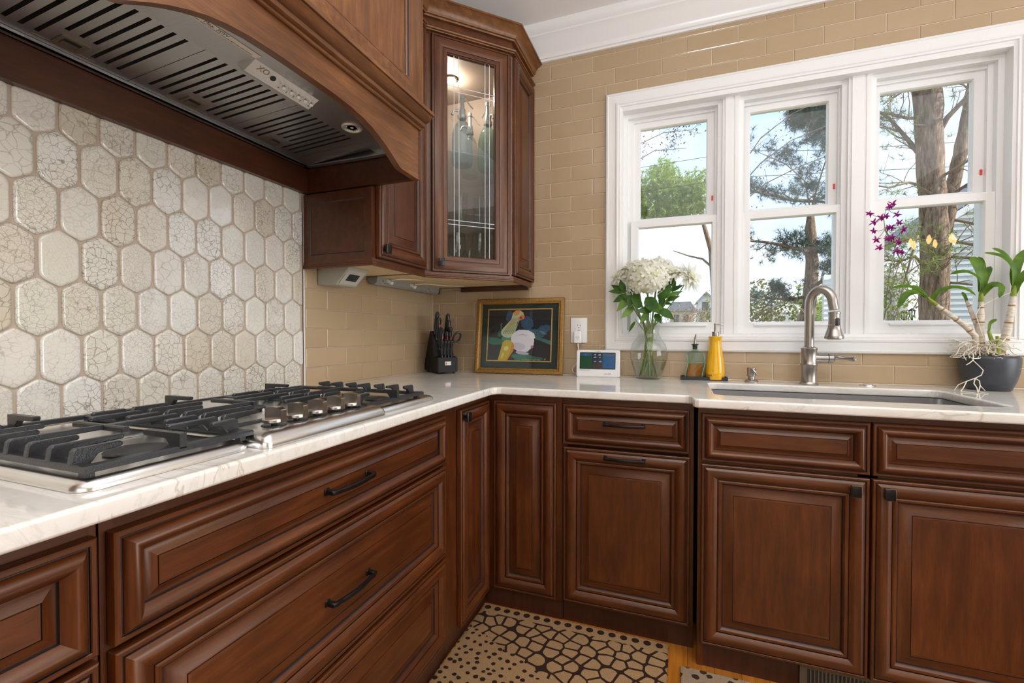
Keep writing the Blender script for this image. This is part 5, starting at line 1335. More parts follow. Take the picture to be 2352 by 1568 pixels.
spray('narrow bright green leaves climbing to the right side of the vase', [(-0.035, 0.0, 0.012), (0.0, 0, 0.20), (0.055, -0.01, 0.32), (0.11, -0.01, 0.42), (0.145, 0, 0.45)],
      [((0.09, -0.01, 0.40), (0.085, -0.02, 0.475), 0.014, 0), ((0.10, -0.01, 0.415), (0.150, -0.03, 0.445), 0.012, 0), ((0.085, -0.01, 0.39), (0.150, -0.03, 0.415), 0.013, 1), ((0.075, -0.01, 0.37), (0.138, -0.04, 0.390), 0.013, 0), ((0.07, -0.01, 0.36), (0.105, -0.05, 0.352), 0.012, 0), ((0.11, -0.01, 0.42), (0.115, -0.02, 0.49), 0.012, 0), ((0.06, -0.01, 0.34), (0.060, -0.02, 0.415), 0.018, 0), ((0.05, -0.02, 0.31), (0.04, -0.06, 0.36), 0.02, 1)])
spray('single drooping leaf tip below the vase rim at left', [(0.02, 0.0, 0.03), (-0.02, -0.02, 0.23), (-0.062, -0.03, 0.285)], [((-0.060, -0.03, 0.275), (-0.092, -0.05, 0.225), 0.009, 0)])
for k in range(7):
    a = 2 * PI * k / 7 + 0.4
    t = thing('cut_flower_stalk', 'cut stem crossing inside the water of the vase', 'cutting', (VX, VY, ZC), 0, 'loose stems in the vase water'); b = MB()
    b.tube([(0.043 * math.cos(a), 0.038 * math.sin(a), 0.010), (0.02 * math.cos(a), 0.02 * math.sin(a), 0.09), (-0.012 * math.cos(a), -0.012 * math.sin(a), 0.19), (-0.03 * math.cos(a), -0.03 * math.sin(a), 0.285)], 0.0030 if k % 3 else 0.0024, 7); b.build('stalk', 'stem' if k % 3 else 'stem_b', t)

# ------------------------------------------------------------------ tray, oil bottle, yellow dispenser
u = thing('tray', 'narrow black tray holding the oil bottle and yellow dispenser', 'tray', (1.473, -0.058, ZC))
o = curve_plate('base', rrect(-0.100, 0.100, -0.031, 0.031, 0.003), [], 0.0, 0.004, 0.001, 'black_plastic', u)
m_ = MB()
R1, R2 = rrect(-0.101, 0.101, -0.032, 0.032, 0.003), rrect(-0.096, 0.096, -0.027, 0.027, 0.002); n = len(R1)
vs = [(x, y, 0) for x, y in R1] + [(x, y, 0.0165) for x, y in R1] + [(x, y, 0.0165) for x, y in R2] + [(x, y, 0.004) for x, y in R2]
m_.add(vs, [(k * n + q, k * n + (q + 1) % n, (k + 1) * n + (q + 1) % n, (k + 1) * n + q) for k in range(3) for q in range(n)]); m_.build('rim', pm('black_stone', (0.015, 0.017, 0.022), 0.35), u)
u = thing('oil_bottle', 'green tinted wavy square bottle of amber oil with a steel pourer', 'bottle', (1.435, -0.058, ZC + 0.0045))
def wav(z, i=0.0):
    s = 0.0058 * math.sin((z + 0.004) / 0.125 * 2 * PI * 0.95 + 3.9); hw = 0.0365 - i - 0.002 * math.sin(z / 0.125 * PI)
    return s, hw
def wavy(zs, i, close=True):
    b = MB(); rows = []
    for z in zs:
        s, hw = wav(z, i); hd_ = 0.0225 - i
        if z > 0.118: f = max(0.0, 1 - ((z - 0.118) / 0.014) ** 2); hw = 0.012 + (hw - 0.012) * f; hd_ = 0.012 + (hd_ - 0.012) * f; s *= f
        rows.append([(x + s, y, z) for x, y in rrect(-hw, hw, -hd_, hd_, 0.006 if z < 0.125 else 0.010, 3)])
    n = len(rows[0]); vs = [p for r in rows for p in r]
    fs = [(k * n + q, k * n + (q + 1) % n, (k + 1) * n + (q + 1) % n, (k + 1) * n + q) for k in range(len(rows) - 1) for q in range(n)]
    if close: fs.append(tuple(reversed(range(n)))); 
    b.add(vs, fs); return b, n, len(rows)
b, n, m2 = wavy([0.0 + 0.0055 * k for k in range(24)] + [0.132], 0.0); b.lathe([(0.012, 0.132), (0.0115, 0.150), (0.0135, 0.152), (0.0135, 0.158), (0.0115, 0.160)], 20); b.build('glass_body', 'green_tint', u, smooth=50, recalc=False)
b, n, m2 = wavy([0.003 + 0.0055 * k for k in range(13)], 0.0035); b.add([], []); L = (m2 - 1) * n; b.f.append(tuple(L + q for q in range(n))); b.m.append(0)
mm = glass('amber_oil', (0.92, 0.50, 0.09), 0.0, 1.4, 0.8)
gg = G(mm.node_tree); df = gg.n('ShaderNodeBsdfDiffuse'); df.inputs[0].default_value = (0.66, 0.25, 0.015, 1); mo = [n_ for n_ in mm.node_tree.nodes if n_.type == 'OUTPUT_MATERIAL'][0]; m0 = mo.inputs[0].links[0].from_socket
m1 = gg.n('ShaderNodeMixShader'); m1.inputs[0].default_value = 0.35; gg.l(m0, m1.inputs[1]); gg.l(df.outputs[0], m1.inputs[2]); gg.l(m1.outputs[0], mo.inputs[0]); b.build('oil', mm, u, smooth=50)
b = MB()
for sx in (-1, 1):
    b.sweep([(wav(0.004 + 0.006 * k)[0] + sx * 0.0362, -0.0228, 0.004 + 0.006 * k) for k in range(20)], [(-0.0018, -0.001), (0.0018, -0.001), (0.0018, 0.001), (-0.0018, 0.001)], up=(0, -1, 0))
b.build('thick_glass_edge', pm('green_glass_edge', (0.10, 0.30, 0.22), 0.1), u)
b = MB(); b.lathe([(0.0085, 0.138), (0.0105, 0.141), (0.0085, 0.144), (0.0105, 0.147), (0.0085, 0.150), (0.0105, 0.153), (0.0095, 0.157), (0.016, 0.159), (0.016, 0.162), (0.007, 0.164)], 20); b.build('stopper', 'rubber', u)
b = MB(); b.tube([(0, 0, 0.162), (0, 0, 0.170), (0.001, -0.001, 0.190), (0.003, -0.003, 0.208)], [0.008, 0.0052, 0.0045, 0.0028], 10); b.build('pour_spout', 'nickel', u)
u = thing('soap_dispenser', 'glossy yellow ceramic dispenser with a steel pump head', 'dispenser', (1.522, -0.058, ZC + 0.0045))
m, t, p = newmat('yellow_ceramic'); p.inputs['Base Color'].default_value = (0.80, 0.42, 0.004, 1); p.inputs['Roughness'].default_value = 0.18; p.inputs['Coat Weight'].default_value = 0.5; M['yellow'] = m
MB().lathe([(0.0, 0.0), (0.038, 0.0), (0.0405, 0.003), (0.0408, 0.030), (0.0395, 0.060), (0.036, 0.095), (0.030, 0.130), (0.0255, 0.158), (0.0248, 0.172), (0.0265, 0.185), (0.0295, 0.195), (0.0298, 0.1975), (0.028, 0.199), (0.0, 0.199)], 44).build('body', 'yellow', u, smooth=60)
b = MB(); b.lathe([(0.015, 0.199), (0.0152, 0.201), (0.0152, 0.218), (0.0145, 0.2195), (0.006, 0.2195), (0.006, 0.252), (0.0068, 0.253), (0.0068, 0.258), (0.0, 0.259)], 24)
b.tube([(0.0, 0, 0.2545), (0.012, -0.003, 0.2545), (0.024, -0.006, 0.253), (0.031, -0.008, 0.2495)], [0.0036, 0.0033, 0.0028, 0.0022], 8); b.build('pump_head', 'nickel', u)
for k, ch in enumerate('CUCINA'):
    a = math.radians(-184 + k * 13.0); r = 0.0412
    text('lettering', ch, 0.0145, 'ink', u, (r * math.cos(a), r * math.sin(a), 0.020), (R90, 0, a + R90), 0.0002)
for k in range(7):
    a = math.radians(-168 + k * 7); MB().box(-0.0022, 0.0022, -0.0002, 0.0002, -0.0006, 0.0006).build('small_print', 'ink', u, (0.0410 * math.cos(a), 0.0410 * math.sin(a), 0.0075), (0, 0, a + R90), smooth=0)

# ------------------------------------------------------------------ tap, pump and air switch
u = thing('kitchen_tap', 'brushed nickel pull-down kitchen tap behind the sink', 'tap', (1.880, -0.115, ZC))
b = MB(); b.lathe([(0.0, 0.0), (0.034, 0.0), (0.035, 0.003), (0.031, 0.008), (0.029, 0.014), (0.0285, 0.080), (0.0305, 0.083), (0.0305, 0.088), (0.0285, 0.091), (0.0285, 0.146), (0.0305, 0.149), (0.0305, 0.154), (0.026, 0.158), (0.020, 0.160), (0.0, 0.160)], 36); b.build('base', 'nickel', u)
b = MB(); b.lathe([(0.0195, 0.155), (0.0195, 0.162)], 28); pts = [(0, 0, 0.158), (0, 0, 0.22), (0, 0, 0.30), (0, 0, 0.336)]
AC = 0.0415; dirx, diry = 0.86, -0.51
for k in range(1, 13):
    a = PI * k / 12; d = AC - AC * math.cos(a); z = 0.336 + 0.062 * math.sin(a); pts.append((d * dirx, d * diry, z))
pts.append((0.0875 * dirx, 0.0875 * diry, 0.312)); b.tube(pts, 0.0178, 20); b.build('spout', 'nickel', u)
sx, sy = 0.0885 * dirx, 0.0885 * diry
b = MB(); b.lathe([(0.019, 0.304), (0.022, 0.302), (0.022, 0.296), (0.0205, 0.294), (0.0205, 0.252), (0.0225, 0.250), (0.0225, 0.246), (0.0215, 0.243), (0.026, 0.228), (0.032, 0.207), (0.034, 0.200), (0.0335, 0.195), (0.029, 0.193), (0.0, 0.193)], 32, (sx, sy, 0)); h = b.build('spray_head', 'nickel', u)
b = MB(); b.lathe([(0.0, 0.1915), (0.022, 0.1915), (0.026, 0.1935)], 24, (sx, sy, 0)); b.build('nozzle', 'rubber', h)
b = MB(); b.bbox(-0.008, 0.008, -0.0245, -0.016, 0.246, 0.277, 0.003, 2); bt = b.build('spray_button', 'black_plastic', h, (sx, sy, 0), (0, 0, math.radians(12)))
b = MB(); fr = rrect(-0.0095, 0.0095, 0.2445, 0.2785, 0.004, 3); b.tube([(x, -0.0225, z) for x, z in fr + fr[:1]], 0.0014, 6); b.build('button_rim', 'chrome', h, (sx, sy, 0), (0, 0, math.radians(12)))
b = MB(); b.lathe([(0.0, 0.020), (0.0195, 0.020), (0.0195, 0.066)], 28, (0, 0, 0.112), 0, 'x').lathe([(0.0185, 0.066), (0.0185, 0.069)], 28, (0, 0, 0.112), 1, 'x').lathe([(0.0195, 0.069), (0.0195, 0.084), (0.015, 0.089), (0.008, 0.091), (0.0, 0.091)], 28, (0, 0, 0.112), 0, 'x'); b.build('handle_body', ['nickel', 'slot'], u)
b = MB(); b.tube([(0.086, 0, 0.112), (0.097, -0.004, 0.118), (0.110, -0.010, 0.116), (0.130, -0.022, 0.113), (0.147, -0.034, 0.112)], [0.008, 0.012, 0.0095, 0.0072, 0.0105], 14); b.lathe([(0.0, -0.006), (0.011, -0.004), (0.0115, 0.002), (0.0, 0.006)], 16, (0.147, -0.034, 0.112)); b.build('lever', 'nickel', u)
u = thing('soap_pump', 'short brushed nickel soap pump left of the tap', 'soap pump', (1.667, -0.092, ZC))
b = MB(); b.lathe([(0.0, 0.0), (0.027, 0.0), (0.0275, 0.004), (0.024, 0.009), (0.021, 0.011), (0.0145, 0.013), (0.0135, 0.026), (0.019, 0.028), (0.019, 0.032), (0.0172, 0.034), (0.0178, 0.060), (0.0185, 0.062), (0.0180, 0.064), (0.0, 0.064)], 32); b.build('body', 'nickel', u)
b = MB(); b.tube([(0.004, -0.014, 0.056), (0.008, -0.020, 0.050), (0.015, -0.023, 0.042), (0.0165, -0.024, 0.034)], [0.007, 0.0062, 0.005, 0.004], 10); b.build('nozzle', 'nickel', u)
u = thing('air_switch', 'flat round steel air switch button right of the tap', 'switch', (2.094, -0.088, ZC))
b = MB(); b.lathe([(0.0, 0.003), (0.027, 0.003), (0.029, 0.0), ], 32); b.build('flange', 'steel', u)
b = MB(); b.lathe([(0.017, 0.003), (0.017, 0.006), (0.014, 0.008), (0.0, 0.008)], 28); b.build('button', 'steel', u)

# ------------------------------------------------------------------ orchid in its dark pot
PX, PY = 2.478, -0.085
u = thing('orchid_pot', 'dark slate glazed bowl pot at the right end of the worktop', 'pot', (PX, PY, ZC))
def slate():
    m, t, p = newmat('slate_glaze'); g = G(t); f = g.noise(g.coord((1, 1, 1), False), 14, 5, 0.6)
    g.l(g.ramp(f, [(0.3, (0.020, 0.024, 0.034)), (0.6, (0.040, 0.046, 0.058)), (0.8, (0.07, 0.06, 0.062))]), p.inputs['Base Color']); p.inputs['Roughness'].default_value = 0.38; return m
M['slate'] = slate()
MB().lathe([(0.0, 0.0), (0.056, 0.0), (0.062, 0.004), (0.074, 0.035), (0.082, 0.070), (0.0855, 0.105), (0.0855, 0.122), (0.083, 0.130), (0.079, 0.132), (0.076, 0.128), (0.076, 0.112), (0.0, 0.112)], 44).build('bowl', 'slate', u, smooth=60)
b = MB(); rb = random.Random(5)
for k in range(70):
    a = rb.uniform(0, 6.28); r = 0.07 * math.sqrt(rb.random()); bm = bmesh.new(); bmesh.ops.create_cube(bm, size=rb.uniform(0.008, 0.018)); bmesh.ops.rotate(bm, verts=bm.verts, matrix=Matrix.Rotation(rb.uniform(0, 3), 3, Vector((rb.random(), rb.random(), 1)))); bmesh.ops.translate(bm, vec=(r * math.cos(a), r * math.sin(a), 0.116 + rb.uniform(0, 0.012)), verts=bm.verts); b.from_bm(bm)
o = b.build('bark_chips', pm('dark_bark_chip', (0.05, 0.028, 0.016), 0.8), u, smooth=0); o['kind'] = 'stuff'
og = thing('orchid', 'dendrobium orchid with pale canes, aerial roots and purple flowers', 'orchid', (PX, PY, ZC + 0.114))
def cane_mat():
    m, t, p = newmat('papery_cane'); g = G(t); f = g.noise(g.coord((6, 6, 30), False), 3, 3)
    g.l(g.ramp(f, [(0.38, (0.50, 0.44, 0.36)), (0.55, (0.66, 0.61, 0.53)), (0.63, (0.42, 0.27, 0.12)), (0.68, (0.60, 0.55, 0.46))]), p.inputs['Base Color']); p.inputs['Roughness'].default_value = 0.7; return m
M['cane'] = cane_mat()
M['cane_g'] = leafmat('green_cane', (0.22, 0.30, 0.03), (0.36, 0.42, 0.08)); M['node'] = pm('brown_node', (0.30, 0.15, 0.05), 0.7)
M['oleaf'] = leafmat('orchid_leaf', (0.048, 0.115, 0.004), (0.11, 0.215, 0.012)); M['root'] = pm('pale_aerial_root', (0.72, 0.66, 0.54), 0.7)
M['oflower'] = petal_mat('magenta_petal', (0.30, 0.010, 0.20)); M['oflower_d'] = petal_mat('deep_magenta_petal', (0.14, 0.005, 0.10))
Z0 = ZC + 0.114
def at(x, z, y): return Vector((x - PX, y - PY, z - Z0))
# canes: tapered stems with nodes
def cane(pts, r, green=0.0, name='cane'):
    b = MB(); P = [at(*p) for p in pts]; Q = []
    for i in range(len(P) - 1):
        for k in range(6): Q.append(P[i].lerp(P[i + 1], k / 6))
    Q.append(P[-1]); n = len(Q)
    rs = [r * (0.75 + 0.45 * math.sin(PI * min(1, 0.15 + 0.85 * k / (n - 1)))) * (1.06 if k % 6 == 0 else 1) for k in range(n)]
    b.tube(Q, rs, 10)
    for k in range(n - 1):
        if k > green * n and False: pass
    o = b.build(name, 'cane', og, smooth=60)
    for k in range(3, n - 1, 6):
        t = MB(); d = (Q[k + 1] - Q[k]).normalized(); t.tube([Q[k] - d * 0.0022, Q[k] + d * 0.0022], rs[k] * 1.07, 10); t.build('node_ring', 'node', o)
    return o
cane([(2.445, 1.045, -.085), (2.434, 1.12, -.09), (2.400, 1.163, -.09), (2.353, 1.206, -.09), (2.314, 1.242, -.09)], 0.0085)
c2 = MB(); c2.tube([at(2.314, 1.242, -.09), at(2.300, 1.256, -.09), at(2.285, 1.272, -.09)], [0.0082, 0.007, 0.005], 10); c2.build('green_cane', 'cane_g', og, smooth=60)
cane([(2.462, 1.045, -.08), (2.453, 1.141, -.08), (2.454, 1.205, -.08), (2.454, 1.252, -.08)], 0.0092)
c2 = MB(); c2.tube([at(2.454, 1.252, -.08), at(2.454, 1.27, -.08), at(2.453, 1.30, -.08)], [0.009, 0.0075, 0.005], 10); c2.build('green_cane', 'cane_g', og, smooth=60)
cane([(2.510, 1.045, -.085), (2.519, 1.075, -.08), (2.532, 1.140, -.08), (2.540, 1.20, -.08), (2.547, 1.270, -.08)], 0.0105)
c2 = MB(); c2.tube([at(2.547, 1.270, -.08), at(2.549, 1.29, -.08), at(2.551, 1.33, -.08)], [0.0095, 0.008, 0.005], 10); c2.build('green_cane', 'cane_g', og, smooth=60)
cane([(2.468, 1.06, -.07), (2.454, 1.152, -.06), (2.434, 1.217, -.06), (2.420, 1.258, -.06)], 0.0062)
for pts in (((2.47, 1.05, -.10), (2.480, 1.09, -.10), (2.468, 1.14, -.10)), ((2.49, 1.05, -.11), (2.493, 1.085, -.11), (2.488, 1.12, -.11))):
    b = MB(); b.tube([at(*p) for p in pts], [0.009, 0.0075, 0.005], 9); b.build('green_cane', 'cane_g', og, smooth=60)
def oleaf(b0, tip, w, bend, nrm):
    l = MB(); leaf(l, at(*b0), at(*tip), w, bend, nrm, 9, 0.22); l.build('leaf', 'oleaf', og, smooth=60)
def arcleaf(pts, w, nrm=(0, -1, 0.4)):
    """strap leaf following a curve of points"""
    P = [at(*p) for p in pts]; Q = []
    n = 10
    for k in range(n + 1):
        t = k / n * (len(P) - 1); i = min(int(t), len(P) - 2); f = t - i
        p0, p1, p2, p3 = P[max(i - 1, 0)], P[i], P[i + 1], P[min(i + 2, len(P) - 1)]
        Q.append(0.5 * ((2 * p1) + (p2 - p0) * f + (2 * p0 - 5 * p1 + 4 * p2 - p3) * f * f + (3 * p1 - p0 - 3 * p2 + p3) * f ** 3))
    vs = []; N0 = Vector(nrm).normalized()
    for k in range(n + 1):
        d = (Q[min(k + 1, n)] - Q[max(k - 1, 0)]).normalized(); s = d.cross(N0).normalized(); N = s.cross(d).normalized(); t = k / n
        ww = w * (0.45 + 0.55 * math.sin(PI * min(1, 0.1 + t * 0.75))) * (1 if t < 0.7 else math.sqrt(max(0.0, 1 - ((t - 0.7) / 0.3) ** 2)) + 0.02)
        vs += [Q[k] - s * ww + N * ww * 0.25, Q[k], Q[k] + s * ww + N * ww * 0.25]
    b = MB(); b.add(vs, [(3 * k + j, 3 * k + j + 1, 3 * k + 4 + j, 3 * k + 3 + j) for k in range(n) for j in (0, 1)]); b.build('leaf', 'oleaf', og, smooth=60)
arcleaf([(2.290, 1.268, -.09), (2.255, 1.300, -.10), (2.215, 1.318, -.10), (2.166, 1.314, -.10)], 0.010, (0.2, -0.7, 0.7))
arcleaf([(2.290, 1.266, -.09), (2.250, 1.292, -.11), (2.205, 1.282, -.12), (2.181, 1.232, -.12)], 0.013, (0, -0.8, 0.6))
arcleaf([(2.282, 1.274, -.09), (2.258, 1.300, -.09), (2.236, 1.322, -.08)], 0.012, (0.3, -0.9, 0.2))
arcleaf([(2.300, 1.258, -.09), (2.312, 1.290, -.10), (2.352, 1.308, -.11), (2.392, 1.297, -.12), (2.420, 1.272, -.12)], 0.010, (0, -0.7, 0.75))
arcleaf([(2.454, 1.29, -.08), (2.452, 1.345, -.085), (2.436, 1.392, -.09), (2.414, 1.424, -.09)], 0.020, (0.2, -1, 0.1))
arcleaf([(2.454, 1.29, -.08), (2.458, 1.35, -.075), (2.455, 1.395, -.07), (2.450, 1.427, -.07)], 0.014, (-0.2, -1, 0.1))
arcleaf([(2.455, 1.29, -.08), (2.464, 1.335, -.075), (2.474, 1.362, -.07), (2.486, 1.388, -.07)], 0.013, (-0.5, -1, 0.1))
arcleaf([(2.452, 1.275, -.08), (2.440, 1.330, -.10), (2.395, 1.365, -.11), (2.345, 1.358, -.11)], 0.0125, (0, -0.6, 0.8))
arcleaf([(2.456, 1.275, -.08), (2.472, 1.312, -.10), (2.496, 1.305, -.11), (2.486, 1.262, -.12)], 0.012, (0.2, -0.9, 0.4))
arcleaf([(2.420, 1.256, -.06), (2.414, 1.275, -.06), (2.405, 1.292, -.06)], 0.007, (0.3, -1, 0))
arcleaf([(2.468, 1.14, -.10), (2.472, 1.170, -.10), (2.492, 1.183, -.10)], 0.006, (0.2, -1, 0.3))
arcleaf([(2.550, 1.31, -.08), (2.545, 1.375, -.08), (2.515, 1.430, -.085), (2.478, 1.454, -.09)], 0.011, (0.2, -0.8, 0.5))
arcleaf([(2.549, 1.30, -.08), (2.535, 1.375, -.10), (2.500, 1.420, -.10), (2.450, 1.436, -.10)], 0.011, (0, -0.7, 0.7))
arcleaf([(2.551, 1.31, -.08), (2.556, 1.36, -.07), (2.575, 1.415, -.06), (2.615, 1.455, -.05)], 0.015, (-0.3, -1, 0.2))
arcleaf([(2.549, 1.28, -.08), (2.556, 1.325, -.09), (2.580, 1.360, -.10), (2.625, 1.385, -.10)], 0.013, (-0.3, -1, 0.3))
b = MB(); sp = [(2.245, 1.300, -.09), (2.225, 1.328, -.09), (2.211, 1.381, -.09), (2.188, 1.449, -.09), (2.169, 1.501, -.09), (2.146, 1.553, -.09), (2.140, 1.600, -.09), (2.150, 1.635, -.09)]
b.tube([at(*p) for p in sp], [0.0028, 0.0026, 0.0024, 0.0022, 0.002, 0.0017, 0.0014, 0.001], 7); b.build('flower_spike', 'stem', og)
ro = random.Random(3)
def oflower(x, z, y, ang):
    f = bpy.data.objects.new('flower', None); COL.objects.link(f); f.parent = og; f.location = at(x, z, y)
    b = MB()
    for k in range(5):
        a = ang + 2 * PI * k / 5 + ro.uniform(-.25, .25); L = ro.uniform(0.013, 0.021); t = Vector((math.cos(a), ro.uniform(-0.5, 0.1), math.sin(a))).normalized()
        leaf(b, (0, 0, 0), t * L, 0.0030 if k % 2 else 0.0042, ro.uniform(-.1, .2), (0.1, -1, 0.1), 4, 0.2)
    b.build('petal', 'oflower', f, smooth=60)
    l = MB(); leaf(l, (0, -0.002, 0), (0.004, -0.010, -0.012), 0.0055, 0.1, (0, -1, 0.4), 4, 0.5); l.build('lip', 'oflower_d', f, smooth=60)
    s = MB(); near = min(sp, key=lambda p: (p[0] - x) ** 2 + (p[1] - z) ** 2); s.tube([(0, 0, 0), (at(*near) - at(x, z, y)) * 0.5 + Vector((0, 0, -0.004)), at(*near) - at(x, z, y)], 0.0009, 5); s.build('flower_stalk', 'oflower_d', f)
for x, z in ((2.158, 1.641), (2.094, 1.622), (2.131, 1.599), (2.186, 1.611), (2.104, 1.582), (2.195, 1.577), (2.155, 1.558), (2.109, 1.550), (2.207, 1.548), (2.151, 1.513), (2.114, 1.510), (2.192, 1.499), (2.123, 1.478), (2.203, 1.459), (2.172, 1.655), (2.145, 1.603), (2.168, 1.560), (2.165, 1.517), (2.183, 1.462)):
    oflower(x, z, -.09 + ro.uniform(-.012, .012), ro.uniform(0, 6.28))
# aerial roots
b = MB()
for k in range(95):
    a = ro.uniform(0, 6.28); r0 = ro.uniform(0.0, 0.036); p = Vector((r0 * math.cos(a) - 0.025, r0 * math.sin(a), ro.uniform(0.0, 0.075))); pts = [p]; d = Vector((math.cos(a) - 0.35, math.sin(a) * 0.7 - 0.2, ro.uniform(-0.2, 0.5))).normalized()
    for s in range(ro.randint(5, 8)):
        d = (d + Vector((ro.uniform(-.6, .6), ro.uniform(-.5, .5), ro.uniform(-.65, .45)))).normalized(); q = pts[-1] + d * 0.013
        q.y = min(q.y, 0.062); q.z = max(q.z, 0.014 if q.x ** 2 + q.y ** 2 < 0.0072 else 0.008); pts.append(q)
    b.tube(pts, [0.0017] * (len(pts) - 1) + [0.0008], 5)
o = b.build('root_tangle', 'root', og); o['kind'] = 'stuff'
def root(pts, r=0.0017):
    b = MB(); b.tube([at(*p) for p in pts], [r] * (len(pts) - 1) + [r * 0.6], 6); b.build('aerial_root', 'root', og)
root([(2.400, 1.062, -.13), (2.398, 1.05, -.155), (2.390, 1.030, -.17), (2.403, 1.012, -.175), (2.416, 0.994, -.178), (2.410, 0.976, -.18), (2.392, 0.964, -.18), (2.368, 0.952, -.18), (2.345, 0.938, -.178), (2.333, 0.9165, -.178)])
root([(2.392, 0.964, -.18), (2.384, 0.945, -.19), (2.388, 0.930, -.20), (2.386, 0.9165, -.21), (2.372, 0.9160, -.24)])
root([(2.392, 0.964, -.18), (2.402, 0.955, -.185), (2.402, 0.938, -.19), (2.415, 0.920, -.192)])
root([(2.402, 0.938, -.19), (2.388, 0.9170, -.21), (2.400, 0.9160, -.24)])
root([(2.368, 0.952, -.18), (2.350, 0.930, -.20), (2.335, 0.9165, -.215), (2.365, 0.9160, -.25)])
root([(2.390, 1.030, -.17), (2.378, 1.018, -.172), (2.368, 1.012, -.174)])
root([(2.456, 1.10, -.10), (2.430, 1.20, -.10), (2.442, 1.232, -.10), (2.480, 1.255, -.09), (2.538, 1.285, -.085)], 0.0011)
root([(2.43, 1.085, -.12), (2.405, 1.105, -.14), (2.375, 1.098, -.14), (2.358, 1.082, -.14)])
root([(2.43, 1.075, -.12), (2.405, 1.080, -.14), (2.380, 1.060, -.14), (2.376, 1.046, -.14), (2.385, 1.028, -.14)])

# ------------------------------------------------------------------ inside the corner cabinet
def siphon(name, label, x, y, z, r, h, mat, lever=1):
    t = thing(name, label, 'bottle', (x, y, z), 0.0); k = h / 0.35
    MB().lathe([(0.0, 0.006), (r * 0.8, 0.004), (r * 0.92, 0.0), (r, 0.012), (r, 0.135 * k), (r * 0.97, 0.155 * k), (r * 0.82, 0.185 * k), (r * 0.55, 0.208 * k), (r * 0.34, 0.222 * k), (r * 0.32, 0.240 * k)], 28).build('glass_body', mat, t, smooth=60)
    b = MB(); b.lathe([(r * 0.36, 0.228 * k), (r * 0.44, 0.232 * k), (r * 0.44, 0.246 * k), (r * 0.34, 0.250 * k), (r * 0.34, 0.274 * k), (r * 0.22, 0.285 * k), (r * 0.20, 0.325 * k), (r * 0.26, 0.328 * k), (r * 0.24, 0.345 * k), (0.0, 0.350 * k)], 20)
    b.build('metal_head', 'siphon', t)
    b = MB(); b.tube([(0, 0, 0.262 * k), (-0.022 * lever, -0.014, 0.272 * k), (-0.036 * lever, -0.022, 0.268 * k), (-0.042 * lever, -0.026, 0.248 * k)], [0.008, 0.007, 0.006, 0.0065], 8); b.build('spout', 'siphon', t)
    b = MB(); b.tube([(0, 0, 0.335 * k), (0.018 * lever, 0.012, 0.325 * k), (0.034 * lever, 0.022, 0.300 * k), (0.046 * lever, 0.028, 0.288 * k)], [0.004, 0.0032, 0.0032, 0.004], 8); b.build('lever', 'siphon', t)
M['siphon'] = pm('dull_pewter_head', (0.62, 0.64, 0.64), 0.4, 0.35)
def hazy(name, tint, dif, k):
    mm = glass(name, tint, 0.04, 1.5, 1.1); gg = G(mm.node_tree); df = gg.n('ShaderNodeBsdfDiffuse'); df.inputs[0].default_value = (*dif, 1)
    mo = [n_ for n_ in mm.node_tree.nodes if n_.type == 'OUTPUT_MATERIAL'][0]; m0 = mo.inputs[0].links[0].from_socket
    m1 = gg.n('ShaderNodeMixShader'); m1.inputs[0].default_value = k; gg.l(m0, m1.inputs[1]); gg.l(df.outputs[0], m1.inputs[2]); gg.l(m1.outputs[0], mo.inputs[0]); return mm
M['blue_glass'] = hazy('pale_blue_bottle_glass', (0.80, 0.88, 0.90), (0.40, 0.52, 0.54), 0.30); M['aqua_glass'] = hazy('aqua_bottle_glass', (0.78, 0.90, 0.86), (0.34, 0.55, 0.46), 0.30)
M['haze_glass'] = hazy('old_clear_bottle_glass', (0.90, 0.92, 0.90), (0.50, 0.53, 0.50), 0.16)
siphon('soda_siphon', 'pale blue glass soda siphon at the left of the upper glass shelf', 0.348, -0.305, 1.9635, 0.051, 0.350, 'blue_glass', 1)
siphon('soda_siphon', 'aqua green glass soda siphon at the right of the upper glass shelf', 0.440, -0.195, 1.9635, 0.050, 0.352, 'aqua_glass', -1)
siphon('soda_siphon', 'narrow clear glass siphon bottle between and behind the coloured siphons', 0.312, -0.140, 1.9635, 0.044, 0.345, 'haze_glass', 1)
siphon('soda_siphon', 'clear siphon bottle half hidden at the far left of the upper glass shelf', 0.205, -0.330, 1.9635, 0.045, 0.33, 'haze_glass', 1)
def tumbler(label, x, y, z, r0, r1, h):
    t = thing('tall_glass', label, 'glass', (x, y, z), 0)
    MB().lathe([(0.0, 0.0), (r0, 0.0), (r0, 0.004), (r0 * 0.96, 0.02), (r0, 0.03), (r1, h), (r1 - 0.0015, h), (r0 - 0.002, 0.03), (0.0, 0.024)], 28).build('vessel', 'thin_glass', t, smooth=60); return t
tumbler('tall clear glass at the far left of the lower glass shelf', 0.215, -0.285, 1.6855, 0.026, 0.035, 0.175)
t = tumbler('tall clear glass with a red mark on the lower glass shelf', 0.285, -0.190, 1.6855, 0.027, 0.036, 0.175)
b = MB(); b.tube([(-0.006, 0, 0.010), (0.004, 0, 0.012), (-0.004, 0, 0.002), (0.006, 0, 0.000), (-0.004, 0, -0.008), (0.004, 0, -0.006)], 0.0018, 5).tube([(0.010, 0, -0.004), (0.012, 0, -0.010), (0.010, 0, -0.014)], 0.0018, 5); o = b.build('red_mark', 'red', t, (0.026, -0.024, 0.122), (0, 0, 0.8))
tumbler('tall clear glass right of the marked one on the lower glass shelf', 0.358, -0.118, 1.6855, 0.028, 0.038, 0.178)
tumbler('tall clear glass at the far right of the lower glass shelf', 0.460, -0.120, 1.6855, 0.026, 0.034, 0.17)
